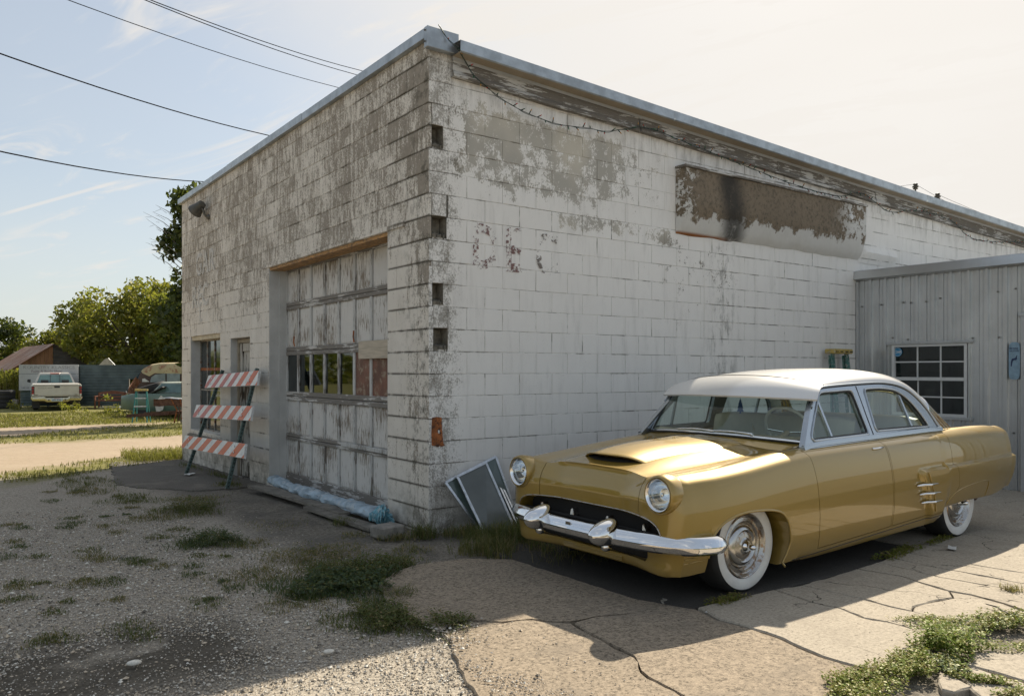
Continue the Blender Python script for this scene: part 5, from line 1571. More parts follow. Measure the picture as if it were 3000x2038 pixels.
MB().bar((-0.742, 0, 0.436), (-0.742, 0, 0.354), 0.05, 0.004, (1, 0, 0)).build('bumper_centre_joint', m_pitchrome, bumper)
for y in (-0.52, -0.18, 0.18, 0.52):
    t = MB(); t.add([(-0.60, y - 0.02, 0.435), (-0.60, y + 0.02, 0.435), (-0.60, y + 0.007, 0.492), (-0.60, y - 0.007, 0.492), (-0.55, y - 0.02, 0.435), (-0.55, y + 0.02, 0.435), (-0.55, y + 0.007, 0.492), (-0.55, y - 0.007, 0.492), (-0.62, y, 0.44), (-0.612, y, 0.488)],
          [(0, 8, 9, 3), (8, 1, 2, 9), (3, 9, 2), (0, 1, 8), (1, 5, 6, 2), (4, 0, 3, 7), (3, 2, 6, 7)])
    for i_, v_ in enumerate(t.v): t.v[i_] = (v_[0] + 0.05, y + (v_[1] - y) * 0.8, 0.44 + (v_[2] - 0.44) * 0.8)
    t.build('grille_tooth', m_pitchrome, car)
MB().tube([(-0.585, y, 0.432) for y in np.linspace(-0.68, 0.68, 9)], 0.012, 8).build('grille_bar', m_under, car)
lip = catmull([(y, z) for y, z in [(-0.727, 0.41), (-0.718, 0.445), (-0.685, 0.494), (-0.62, 0.522), (-0.52, 0.533), (-0.3, 0.538), (0, 0.538), (0.3, 0.538), (0.52, 0.533), (0.62, 0.522), (0.685, 0.494), (0.718, 0.445), (0.727, 0.41)]], 70)
MB().tube([front_pt(y, z + 0.004, 0.003) for y, z in lip], 0.0046, 8).build('grille_moulding', m_pitchrome, car, smooth=60)
for (y0, y1, zz, nrb) in ((-0.30, 0.30, 0.226, 3),):
    for k in range(nrb):
        MB().tube([front_pt(y, zz - 0.012 * k, 0.002) for y in np.linspace(y0, y1, 20)], 0.006, 6).build('pan_rib', m_gold, car, smooth=60)
for s in (-1, 1):
    for k in range(2):
        MB().tube([side_pt(x, 0.315 - 0.032 * k + 0.10 * (x + 0.45), 0.0, s) for x in np.linspace(-0.53, -0.37, 12)], 0.005, 6).build('pan_rib', m_gold, car, smooth=60)

# headlights
for s in (-1, 1):
    hx, hy, hz = -0.600, s * 0.712, 0.692
    h = MB()
    h.lathe([(0.085, 0.235), (0.108, 0.14), (0.122, 0.06), (0.1245, 0.01), (0.119, -0.026), (0.110, -0.032), (0.102, -0.022), (0.098, 0.008)], 44, (hx, hy, hz), 'x')
    for i, v in enumerate(h.v):      # the bucket fades into the fender
        f_ = min(1, max(0, (v[0] - hx) / 0.235))
        h.v[i] = (v[0], v[1] - s * 0.012 * f_, v[2] - 0.012 * f_)
    hl = h.build('headlight', m_gold, car, smooth=50)
    MB().lathe([(0.104, -0.024), (0.100, -0.034), (0.093, -0.030), (0.087, -0.006), (0.085, 0.02)], 44, (hx, hy, hz), 'x').build('headlight_ring', m_chrome, hl, smooth=50)
    MB().lathe([(0.086, 0.0), (0.078, 0.035), (0.062, 0.062), (0.04, 0.080), (0.0, 0.092)], 36, (hx, hy, hz), 'x').build('reflector', m_lens, hl, smooth=60)
    MB().lathe([(0.012, 0.012), (0.014, 0.002), (0.0, -0.004)], 12, (hx, hy, hz), 'x').build('lamp_bulb', m_chrome, hl, smooth=60)
    MB().lathe([(0.084, 0.0), (0.07, -0.012), (0.04, -0.020), (0.0, -0.023)], 36, (hx, hy, hz), 'x').build('headlight_lens', glassy('headlight_glass', (0.93, 0.95, 0.95), 0.02), hl, smooth=60)

# wheels
def wheel(x, s):
    root = bpy.data.objects.new('wheel', None); link(root, car); root.location = (x, s * 0.705, 0.308)
    if s < 0: root.rotation_euler = (0, 0, 0)
    else: root.rotation_euler = (0, 0, math.pi)
    # built facing -y
    MB().lathe([(0.200, -0.082), (0.214, -0.096), (0.2147, -0.1005)][:2] + [(0.285, -0.104), (0.302, -0.090), (0.312, -0.066), (0.315, -0.03), (0.315, 0.03), (0.312, 0.066), (0.300, 0.09), (0.27, 0.10), (0.2, 0.085), (0.2, -0.082)], 56).build('tyre', m_tyre, root, smooth=35)
    MB().lathe([(0.207, -0.092), (0.220, -0.1035), (0.248, -0.1085), (0.270, -0.1085), (0.282, -0.105), (0.282, -0.100)], 56).build('whitewall', m_whitewall, root, smooth=50)
    MB().lathe([(0.209, -0.091), (0.212, -0.101), (0.205, -0.106), (0.197, -0.100), (0.190, -0.086), (0.182, -0.080), (0.172, -0.082), (0.160, -0.086), (0.152, -0.080), (0.144, -0.066), (0.136, -0.070)], 56).build('trim_ring', m_pitchrome, root, smooth=28)
    MB().lathe([(0.145, -0.066), (0.138, -0.082), (0.124, -0.094), (0.106, -0.100), (0.098, -0.096), (0.090, -0.088), (0.070, -0.092), (0.052, -0.098), (0.043, -0.103), (0.040, -0.112)], 56).build('hubcap', m_hubchrome, root, smooth=28)
    MB().lathe([(0.090, -0.0890), (0.082, -0.0925), (0.066, -0.0965), (0.055, -0.0985)], 40).build('hubcap_ring', m_pitchrome, root, smooth=28)
    MB().lathe([(0.041, -0.100), (0.036, -0.118), (0.027, -0.126), (0.024, -0.140), (0.020, -0.160), (0.012, -0.176), (0.0, -0.181)], 28).build('hub_spinner', m_chrome, root, smooth=50)
    MB().lathe([(0.0, 0.09), (0.2, 0.085)], 24).build('wheel_back', m_under, root)
    return root
for x in (0.09, 3.02):
    for s in (-1, 1):
        wheel(x, s)

# ---------------- greenhouse
def sw_(z): return 0.803 - 0.365 * (z - 0.94) - 0.10 * max(0, z - 1.2) ** 2
OUT = [(0.735, 0.915), (0.77, 0.955), (0.84, 1.04), (0.93, 1.145), (1.02, 1.24), (1.085, 1.300), (1.14, 1.322), (1.35, 1.336), (1.67, 1.347), (1.95, 1.353), (2.12, 1.347), (2.28, 1.326), (2.42, 1.280), (2.53, 1.205), (2.61, 1.12), (2.665, 1.03), (2.70, 0.955), (2.70, 0.935)]
OUTS = catmull(OUT[:-1], 60)
def inset_round(pts, n=40): return [tuple(p) for p in catmull(pts + [pts[0]], n)][:-1]
W1 = [(0.885, 0.962), (0.868, 0.975), (0.880, 1.01), (0.96, 1.10), (1.06, 1.21), (1.11, 1.262), (1.16, 1.278), (1.35, 1.285), (1.52, 1.289), (1.555, 1.275), (1.565, 1.235), (1.578, 1.10), (1.588, 1.00), (1.578, 0.980), (1.55, 0.974), (1.20, 0.967)]
W2 = [(1.745, 0.992), (1.730, 1.01), (1.735, 1.10), (1.748, 1.24), (1.755, 1.280), (1.785, 1.294), (1.95, 1.298), (2.08, 1.292), (2.20, 1.276), (2.31, 1.232), (2.40, 1.165), (2.47, 1.085), (2.515, 1.015), (2.510, 0.997), (2.48, 0.994), (2.10, 0.993)]
def map_side(me, s, off=0.0):
    for v in me.vertices:
        d = v.co.y            # thickness coordinate, 0 = outer face
        v.co.y = s * (sw_(v.co.z) - d + off)
    return me
for s in (-1, 1):
    fr = MB(); fr.prism([tuple(p) for p in OUTS] + [(2.70, 0.925), (1.7, 0.915), (0.735, 0.90)], 0.0, 0.045, 'xz')
    holes = MB(); holes.prism(inset_round(W1, 70), -0.1, 0.2, 'xz'); holes.prism(inset_round(W2, 70), -0.1, 0.2, 'xz')
    me = boolean(fr.mesh('side_frame', m_silver, fix=True), holes, 'DIFFERENCE', [m_silver])
    # densify so the tumblehome follows
    b_ = bmesh.new(); b_.from_mesh(me); bmesh.ops.triangulate(b_, faces=b_.faces); bmesh.ops.subdivide_edges(b_, edges=[e for e in b_.edges if e.calc_length() > 0.12], cuts=2)
    b_.to_mesh(me); b_.free()
    map_side(me, s)
    b_ = bmesh.new(); b_.from_mesh(me); bmesh.ops.recalc_face_normals(b_, faces=b_.faces); b_.to_mesh(me); b_.free()
    sf = finish(me, 'side_frame', car, 40)
    for nm, WW in (('front_side_window', W1), ('rear_side_window', W2)):
        gl = MB(); gl.add([(a_, 0.022, b2_) for a_, b2_ in inset_round(WW, 44)], [tuple(range(len(inset_round(WW, 44))))]); gm_ = map_side(gl.mesh(nm, m_carglass), s)
        link(bpy.data.objects.new(nm, gm_), car)
        MB().tube([Vector((x, s * (sw_(z) - 0.006), z)) for x, z in inset_round(WW, 70)], 0.0075, 8, closed=True).build('window_gasket', m_gasket, sf, smooth=60)
        MB().tube([Vector((x, s * (sw_(z) + 0.003), z)) for x, z in [((a - (1.23 if WW is W1 else 2.12)) * 1.032 + (1.23 if WW is W1 else 2.12), (b - 1.13) * 1.075 + 1.13) for a, b in inset_round(WW, 70)]], 0.0075, 8, closed=True).build('window_bead', m_silver, sf, smooth=60)
    for (a, b) in (((1.082, 1.243), (1.118, 0.966)), ((2.255, 1.262), (2.285, 0.992))):
        MB().bar((a[0], s * (sw_(a[1]) - 0.014), a[1]), (b[0], s * (sw_(b[1]) - 0.014), b[1]), 0.016, 0.022, (1, 0, 0)).build('vent_post', m_silver, sf)
    MB().tube([Vector((x, s * (sw_(z) + 0.004), z + 0.003)) for x, z in OUTS[9:]], 0.0085, 8).build('drip_rail', m_silver, car, smooth=60)
    MB().tube([Vector((x, s * (sw_(z) + 0.002), z - 0.010)) for x, z in OUTS[9:]], 0.005, 6).build('drip_gasket', m_gasket, car)
    # belt moulding
    bl = [(0.735, 0.925, 0.905), (0.9, 0.925, 0.925), (1.3, 0.925, 0.935), (1.66, 0.925, 0.941), (2.1, 0.925, 0.950), (2.5, 0.925, 0.957), (2.72, 0.925, 0.958)]
    P = []
    for x, _, z in catmull(bl, 40):
        y = sw_(0.94)
        P.append([(x, s * (y - 0.02), z + 0.022), (x, s * (y + 0.006), z + 0.020), (x, s * (y + 0.012), z + 0.004), (x, s * (y + 0.016), z - 0.012), (x, s * (y + 0.004), z - 0.022)])
    MB().grid(P).build('belt_moulding', m_silver, car, smooth=50)
    # door shut line carried up between the window frames
    MB().tube([Vector((x, s * (sw_(z) + 0.001), z)) for x, z in ((1.662, 0.95), (1.652, 1.10), (1.645, 1.33))], 0.0035, 6).build('door_gap', m_gasket, car)
    # ribbed pillar beside the rear glass
    A = catmull([(2.60, 1.135), (2.66, 1.04), (2.705, 0.955)], 10); B = catmull([(2.70, 1.19), (2.84, 1.07), (2.985, 0.958)], 10)
    P = [[(a[0] + (b[0] - a[0]) * t, s * ((sw_(a[1]) + 0.001) * (1 - t) + (sw_(b[1]) - 0.035) * t), a[1] + (b[1] - a[1]) * t) for t in np.linspace(0, 1, 4)] for a, b in zip(A, B)]
    rp = MB().grid(P).build('rear_pillar', m_gold, car, smooth=60)
    for t in (0.15, 0.4, 0.65, 0.9):
        MB().tube([(a[0] + (b[0] - a[0]) * t, s * ((sw_(a[1]) + 0.003) * (1 - t) + (sw_(b[1]) - 0.033) * t), a[1] + (b[1] - a[1]) * t) for a, b in zip(A, B)], 0.006, 6).build('pillar_rib', m_pitchrome, rp, smooth=60)

# roof
ZC = ([0.98, 1.08, 1.20, 1.40, 1.70, 2.06, 2.35, 2.60, 2.75, 2.88], [1.350, 1.385, 1.412, 1.440, 1.462, 1.472, 1.455, 1.405, 1.350, 1.285])
P, PI = [], []
ox = np.array([p[0] for p in OUTS]); oz = np.array([p[1] for p in OUTS])
for i, u in enumerate(np.linspace(0, 1, 60)):
    xs_ = 1.085 + (2.615 - 1.085) * u
    bow = -0.085 + 0.33 * u ** 2.2
    zd = float(np.interp(xs_, ox[5:], oz[5:])); wd2 = sw_(zd) + 0.004
    row, rowi = [], []
    for j in range(45):
        a = math.pi * j / 44
        c_, s2 = math.cos(a), math.sin(a)
        ex = 2 / 2.5
        wv_ = wd2 * math.copysign(abs(c_) ** ex, c_); f_ = abs(s2) ** ex
        x = xs_ + bow * (1 - (wv_ / wd2) ** 2)
        zc_ = float(pchip(*ZC, np.array([min(2.88, xs_ + bow)]))[0])
        z = zd + (zc_ - zd) * f_
        row.append((x, -wv_, z)); rowi.append((x, -wv_ * 0.97, z - 0.03))
    P.append(row); PI.append(rowi)
MB().grid(P).build('roof', m_roofw, car, smooth=60)
MB().grid(PI).build('headliner', m_cream, car, smooth=60)
# rear glass and its frame
top = P[-1]
base = []
for j in range(45):
    q = -math.cos(math.pi * j / 44)
    base.append((3.13 - 0.15 * q * q, q * 0.70, 0.985 - 0.025 * q * q))
RG = []
for t in np.linspace(0, 1, 12):
    RG.append([(a[0] + (b[0] - a[0]) * t, a[1] + (b[1] - a[1]) * t, a[2] + (b[2] - a[2]) * t + 0.03 * math.sin(math.pi * t)) for a, b in zip(top, base)])
MB().grid(RG).build('rear_window', m_carglass, car, smooth=60)
MB().tube(base, 0.014, 8).build('rear_glass_moulding', m_silver, car, smooth=60)
MB().tube(top, 0.008, 8).build('rear_header_moulding', m_chrome, car, smooth=60)
# windshield
hdr = P[0]
wb_ = []
for j in range(45):
    q = -math.cos(math.pi * j / 44)
    wb_.append((0.635 + 0.20 * q * q, q * 0.738, 0.972 - 0.034 * q * q))
WS = []
for t in np.linspace(0, 1, 14):
    WS.append([(a[0] + (b[0] - a[0]) * t - 0.02 * math.sin(math.pi * t), a[1] + (b[1] - a[1]) * t, a[2] + (b[2] - a[2]) * t) for a, b in zip(wb_, hdr)])
MB().grid(WS).build('windshield', m_carglass, car, smooth=60)
MB().tube(wb_, 0.012, 8).build('windshield_moulding', m_chrome, car, smooth=60)
MB().tube([(x - 0.014, y, z - 0.008) for x, y, z in wb_], 0.008, 6).build('windshield_gasket', m_gasket, car)
for s in (0, 44):
    MB().tube([r[s] for r in WS], 0.015, 8).build('windshield_post', m_silver, car, smooth=60)
    MB().tube([(r[s][0] - 0.012, r[s][1] * 0.985, r[s][2]) for r in WS], 0.007, 6).build('post_gasket', m_gasket, car)
# cowl panel filling between hood and glass
cw_ = []
for j in range(45):
    x, y, z = wb_[j]
    x0 = x - 0.10
    cw_.append([(x0, y, top_pt(max(x0, -0.2), y * 0.99).z + 0.001), (x - 0.04, y, (top_pt(x - 0.04, y * 0.99).z + z) / 2 - 0.004), (x, y, z - 0.006), (x + 0.12, y * 0.97, z - 0.02)])
MB().grid(cw_).build('cowl', m_gold, car, smooth=60)
for (y0, y1) in ((-0.06, -0.42), (0.30, -0.10)):
    q = []
    for t in np.linspace(0, 1, 12):
        y = y0 + (y1 - y0) * t
        j = int(np.argmin([abs(p[1] - y) for p in wb_])); x, _, z = wb_[j]
        q.append((x - 0.015 + 0.02 * math.sin(t * 3), y, z + 0.018 + 0.008 * math.sin(t * 3)))
    MB().tube(q, [0.006] * 9 + [0.008, 0.010, 0.010], 6).build('wiper', m_chrome, car, smooth=60)
# sun visor
V_, VI = [], []
for i, t in enumerate(np.linspace(0, 1, 14)):
    row, ri = [], []
    for j in range(41):
        q = -1 + 2 * j / 40
        aq = abs(q)
        x1 = 1.135 - 0.105 * (1 - q * q) + 0.02; z1 = 1.325 + 0.068 * (1 - aq ** 2.4); w1 = 0.690
        x0 = 0.985 - 0.205 * (1 - q * q); z0 = 1.222 + 0.018 * (1 - q * q); w0 = 0.752
        f_ = t
        x = x1 + (x0 - x1) * f_; y = q * (w1 + (w0 - w1) * f_)
        z = z1 + (z0 - z1) * (f_ ** 1.9)
        z += 0.020
        row.append((x, y, z)); ri.append((x + 0.006, y * 0.99, z - 0.012))
    V_.append(row); VI.append(ri)
vs = MB(); vs.grid(V_ + list(reversed(VI))); visor = vs.build('sun_visor', m_roofw, car, smooth=50)
MB().tube([(p[0] + 0.004, p[1], p[2] + 0.001) for p in V_[0]], 0.0045, 6).build('visor_edge', m_gasket, visor)
for y in (-0.03, -0.10):
    MB().lathe([(0.009, 0.0), (0.007, 0.006), (0.0, 0.007)], 10, (1.02, y, 1.392), 'z').build('visor_screw', m_chrome, visor, smooth=60)

# ---------------- interior
def cushion(name, x0, x1, z0, z1, w_, lean, mat):
    P = []
    for i in range(15):
        q = -1 + 2 * i / 14; y = q * w_; rr = (1 - abs(q) ** 8)
        sec = []
        for k in range(20):
            a = 2 * math.pi * k / 20
            cx_, cz_ = math.copysign(abs(math.cos(a)) ** 0.45, math.cos(a)), math.copysign(abs(math.sin(a)) ** 0.45, math.sin(a))
            z = (z0 + z1) / 2 + cz_ * (z1 - z0) / 2 * (0.9 + 0.1 * rr)
            sec.append(((x0 + x1) / 2 + cx_ * (x1 - x0) / 2 * (0.85 + 0.15 * rr) + lean * (z - z0), y, z))
        P.append(sec)
    m = MB(); m.grid(P, wrap_v=True); m.f += [tuple(range(20)), tuple(14 * 20 + k for k in range(19, -1, -1))]; m.mi += [0, 0]
    return m.build(name, mat, car, smooth=50, fix=True)
cushion('front_seat_back', 1.52, 1.66, 0.60, 1.085, 0.68, 0.12, m_cream)
cushion('front_seat', 1.15, 1.62, 0.44, 0.66, 0.68, 0.0, m_cream)
cushion('rear_seat_back', 2.42, 2.58, 0.60, 1.065, 0.68, 0.16, m_cream)
cushion('rear_seat', 2.0, 2.5, 0.44, 0.66, 0.68, 0.0, m_cream)
MB().box(2.60, 3.02, -0.70, 0.70, 0.945, 0.962).build('parcel_shelf', m_cream, car)
P = [[(0.83 - 0.12 * (1 - (y / 0.72) ** 2), y, 0.955), (0.92 - 0.08 * (1 - (y / 0.72) ** 2), y, 0.968), (1.0, y, 0.95), (1.02, y, 0.86), (0.99, y, 0.72)] for y in np.linspace(-0.72, 0.72, 21)]
MB().grid(P).build('dashboard', m_dash, car, smooth=60)
sc3 = Vector((1.20, -0.37, 0.985)); ax = Vector((-0.80, 0, -0.42)).normalized()
u1 = Vector((0, 1, 0)); u2 = ax.cross(u1)
ring = [sc3 + (u1 * math.cos(a) + u2 * math.sin(a)) * 0.205 for a in np.linspace(0, 2 * math.pi, 40, endpoint=False)]
stw = MB().tube(ring, 0.0125, 8, closed=True).build('steering_wheel', simple('ivory_plastic', (0.60, 0.58, 0.50), 0.35, var=0.05), car, smooth=60)
MB().tube([sc3 + (u1 * math.cos(a) + u2 * math.sin(a)) * 0.13 + ax * 0.02 for a in np.linspace(0.3, math.pi - 0.3, 16)], 0.006, 6).build('horn_ring', m_chrome, stw, smooth=60)
MB().tube([sc3 + ax * 0.3, sc3 + ax * 0.03], 0.025, 10).build('steering_column', m_dash, stw, smooth=60)
for sg in (-1, 1):
    MB().tube([sc3 + u1 * sg * 0.2, sc3 + ax * 0.03], 0.009, 6).build('wheel_spoke', m_chrome, stw, smooth=60)
MB().box(1.005, 1.025, -0.11, 0.03, 1.258, 1.305, 0.007).build('rear_view_mirror', m_cream, car)
MB().tube([(1.03, -0.04, 1.30), (1.05, -0.04, 1.37)], 0.006, 6).build('mirror_stem', m_chrome, car)
tree_o = [(0, 0.10), (0.012, 0.075), (0.008, 0.075), (0.022, 0.050), (0.014, 0.050), (0.030, 0.022), (0.018, 0.022), (0.034, -0.005), (0.008, -0.005), (0.008, -0.02), (-0.008, -0.02), (-0.008, -0.005), (-0.034, -0.005), (-0.018, 0.022), (-0.030, 0.022), (-0.014, 0.050), (-0.022, 0.050), (-0.008, 0.075), (-0.012, 0.075)]
af = MB(); af.prism([(a - 0.05, b + 1.13) for a, b in tree_o], 1.012, 1.015, 'yz'); 
afo = af.build('air_freshener', simple('blue_card', (0.01, 0.045, 0.16), 0.6), car)
MB().tube([(1.013, -0.05, 1.23), (1.015, -0.045, 1.26)], 0.0012, 4).build('freshener_string', m_gasket, afo)
# spotlight handle seen through the glass
MB().tube([(0.97, -0.22, 0.98), (0.93, -0.24, 1.01), (0.89, -0.26, 1.045)], [0.003, 0.010, 0.002], 8).build('spotlight_handle', m_chrome, car, smooth=60)
# tail lamp and rear plate details
for s in (-1, 1):
    t = MB(); g0 = []
    for z in np.linspace(0.60, 0.86, 10):
        g0.append([Vector((hit((6, s * y, z), (-1, 0, 0)).x + 0.004, s * y, z)) if hit((6, s * y, z), (-1, 0, 0)) else Vector((3.95, s * y, z)) for y in np.linspace(0.70, 0.80, 4)])
    t.grid(g0); t.build('tail_lamp', simple('red_lens', (0.35, 0.012, 0.012), 0.15, var=0.1), car, smooth=60)
MB().tube([(3.42, -0.72, 0.34), (3.45, -0.73, 0.30), (3.50, -0.73, 0.285), (3.56, -0.72, 0.30)], 0.018, 8).build('tow_hook', m_rustbrown, car, smooth=60)
# ------------------------------------------------------------------ tin annex at the far end of the side wall
AX = 6.975
annex = thing('tin_annex', 'grey ribbed metal lean-to behind the gold car with a white grid window', 'building', (AX, 0, 0))
WY0, WY1, WZ0, WZ1 = -1.50, -0.53, 0.86, 1.80
PER = 0.108
def rib_strip(y0, y1, z0, z1):
    """ribbed sheet facing -x between y0 and y1"""
    pr = []
    n0 = int(math.floor(y0 / PER)); n1 = int(math.ceil(y1 / PER))
    for n in range(n0, n1 + 1):
        b = n * PER
        big = (n % 2 == 0)
        h = 0.036 if big else 0.016
        wv_ = 0.024 if big else 0.016
        pr += [(b - wv_, 0), (b - wv_ * 0.55, -h), (b + wv_ * 0.55, -h), (b + wv_, 0), (b + 0.050, 0), (b + 0.053, -0.004), (b + 0.060, -0.004), (b + 0.063, 0)]
    pr = [p for p in pr if y0 - 1e-6 <= p[0] <= y1 + 1e-6]
    def at_(y): 
        ys = [p[0] for p in pr]; return float(np.interp(y, ys, [p[1] for p in pr])) if pr else 0.0
    pr = [(y0, at_(y0))] + pr + [(y1, at_(y1))]
    return [[(x, y, z0), (x, y, z1)] for y, x in pr]
seg = [0.0, -0.432, -1.512, -2.16, -2.916, -3.672, -4.536]
for i in range(6):
    y1, y0 = seg[i], seg[i + 1]
    zr_ = [(-0.02, 2.72)]
    if i == 1: zr_ = [(-0.02, WZ0), (WZ1, 2.72)]
    for z0, z1 in zr_:
        MB().grid(rib_strip(y0, y1, z0, z1)).build('siding_panel', m_tin, annex)
for ya_, yb_ in ((WY1, -0.432), (-1.512, WY0)):
    MB().grid(rib_strip(ya_, yb_, WZ0, WZ1)).build('siding_filler', m_tin, annex)
MB().box(-0.05, -0.002, -0.047, -0.012, 0.0, 2.70, 0.004).build('corner_trim', m_galv_dull, annex)
for i, (a, b) in enumerate(((-0.002, -1.60), (-1.60, -3.2), (-3.2, -4.56))):
    q = MB(); j = 0.003 * (i % 2)
    q.add([(-0.10 - j, a, 2.735), (-0.10 - j, b, 2.735), (-0.085 - j, b, 2.845), (-0.085 - j, a, 2.845), (0.06, a, 2.862), (0.06, b, 2.862), (-0.03, a, 2.712), (-0.03, b, 2.712)], [(0, 1, 2, 3), (3, 2, 5, 4), (6, 7, 1, 0)])
    q.build('roof_trim', m_tin, annex)
rr_ = MB(); rr_.prism([(-0.06, 2.855), (9.0, 2.60), (9.0, 2.55), (-0.06, 2.80)], -4.55, -0.02, 'xz'); rr_.build('annex_roof', m_galv_dull, annex)
MB().box(0.05, 9.0, -4.5, -4.45, 0.0, 2.56).build('annex_side_wall', m_tin, annex)
MB().box(0.9, 0.95, -2.2, -0.02, 0.0, 2.55).build('dark_room_wall', m_black, annex)  # black sheet: the darkness of the room behind the window is its colour
sc2_ = MB()
for y, z in ((-0.09, 2.35), (-0.37, 2.36), (-0.68, 2.37), (-0.78, 2.36), (-1.16, 2.39), (-1.85, 2.42), (-2.05, 2.44), (-0.53, 1.90), (-0.74, 1.87), (-1.56, 1.86), (-1.60, 0.68), (-1.86, 1.86), (-2.03, 0.70), (-0.98, 2.36)):
    sc2_.lathe([(0.0, -0.034), (0.010, -0.032), (0.012, -0.02)], 8, (0, y, z), 'x')
tag(sc2_.build('siding_screws', m_lampgrey, annex), kind='stuff')
# window
wf = MB(); wf.box(-0.045, 0.02, WY0, WY0 + 0.035, WZ0, WZ1); wf.box(-0.045, 0.02, WY1 - 0.035, WY1, WZ0, WZ1); wf.box(-0.044, 0.02, WY0 + 0.035, WY1 - 0.035, WZ1 - 0.03, WZ1); wf.box(-0.044, 0.02, WY0 + 0.035, WY1 - 0.035, WZ0, WZ0 + 0.035)
awin = wf.build('window_frame', m_whiteframe, annex)
MB().box(-0.06, -0.003, WY0 - 0.07, WY1 + 0.07, WZ1 + 0.001, WZ1 + 0.035, 0.004).build('window_head_trim', m_galv_dull, annex)
MB().box(-0.065, -0.003, WY0 - 0.06, WY1 + 0.05, WZ0 - 0.035, WZ0 - 0.001, 0.004).build('window_sill', m_galv_dull, annex)
zm = 1.345
MB().box(-0.040, 0.01, WY0 + 0.035, WY1 - 0.035, zm - 0.022, zm + 0.022).build('meeting_rail', m_whiteframe, awin)
ya = np.linspace(WY0 + 0.035, WY1 - 0.035, 4)
for lo, hi_, xx in ((WZ0 + 0.035, zm - 0.022, 0.004), (zm + 0.022, WZ1 - 0.03, -0.012)):
    zq = [lo, (lo + hi_) / 2, hi_]
    for y in ya[1:-1]:
        MB().box(xx - 0.006, xx + 0.006, y - 0.009, y + 0.009, lo, hi_).build('window_bar', m_whiteframe, awin)
    MB().box(xx - 0.0055, xx + 0.0055, ya[0], ya[-1], zq[1] - 0.009, zq[1] + 0.009).build('window_bar', m_whiteframe, awin)
    for i in range(3):
        for k in range(2):
            MB().box(xx + 0.007, xx + 0.010, ya[i] + 0.001, ya[i + 1] - 0.001, zq[k], zq[k + 1]).build('window_pane', m_pane_dark, awin)
MB().box(0.05, 0.06, -1.05, -0.93, 1.08, 1.22).build('window_card', m_poster_pale, awin)
stk = MB(); stk.lathe([(0.0, -0.020), (0.062, -0.020), (0.062, -0.018)], 28, (0, -0.60, 1.705), 'x')
so_ = stk.build('round_sticker', simple('blue_sticker', (0.02, 0.22, 0.42), 0.5), awin)
MB().lathe([(0.050, -0.0215), (0.054, -0.0215)], 28, (0, -0.60, 1.705), 'x').build('sticker_rim', m_white, so_)
text_obj('sticker_letters', 'CHR', 0.052, m_white, so_, Matrix.Translation((-0.0225, -0.553, 1.687)) @ Matrix.Rotation(R(-90), 4, 'Z') @ Matrix.Rotation(R(90), 4, 'X'), 0.001, 0.95)
# door trim at the frame edge
MB().box(-0.055, 0.0, -2.20, -2.115, 0.0, 2.10, 0.004).build('door_trim', m_galv_dull, annex)
MB().box(-0.060, -0.002, -3.15, -2.09, 2.10, 2.14, 0.004).build('door_head_trim', m_galv_dull, annex)
MB().box(-0.035, -0.031, -3.1, -2.2, 0.0, 2.10).build('annex_door', m_galv_dull, annex)
# thermometer plate hung on the siding
tp = thing('wall_thermometer', 'tall rounded blue tin thermometer plate on the ribbed siding by the annex door', 'sign', (AX - 0.034, -2.042, 1.345))
pl2 = []
for k in range(24):
    a = 2 * math.pi * k / 24
    pl2.append((0.062 * math.copysign(abs(math.cos(a)) ** 0.6, math.cos(a)), 0.225 + 0.225 * math.copysign(abs(math.sin(a)) ** 0.28, math.sin(a))))
MB().prism(pl2, -0.006, 0.0, 'yz').build('plate', simple('faded_blue_tin', (0.22, 0.33, 0.42), 0.5, var=0.12, scale=20), tp)
m_ink = simple('dark_blue_ink', (0.02, 0.035, 0.09), 0.6, var=0.3, scale=60)
TM = lambda y, z: Matrix.Translation((-0.0075, y, z)) @ Matrix.Rotation(R(-90), 4, 'Z') @ Matrix.Rotation(R(90), 4, 'X')
text_obj('print', 'RED HORSE', 0.030, m_ink, tp, TM(0.054, 0.365), 0.0006, 0.62)
text_obj('print', 'SALOON', 0.030, m_ink, tp, TM(0.054, 0.335), 0.0004, 0.86)
horse = [(0.0, 0.0), (0.006, 0.035), (0.012, 0.06), (0.03, 0.072), (0.05, 0.07), (0.066, 0.082), (0.062, 0.105), (0.07, 0.125), (0.055, 0.118), (0.044, 0.098), (0.03, 0.092), (0.006, 0.088), (-0.006, 0.07), (-0.012, 0.03), (-0.014, 0.0)]
MB().prism([(-a * 0.9 + 0.028, b * 1.05 + 0.16) for a, b in horse], -0.0078, -0.0062, 'yz').build('print_figure', m_ink, tp)
for k in range(3):
    text_obj('print', ('SALOON & GRILL', 'COLD DRINKS', 'OPEN LATE')[k][:0] or '- - - - -', 0.016, m_ink, tp, TM(0.048, 0.055 - 0.018 * k), 0.0003, 0.9)

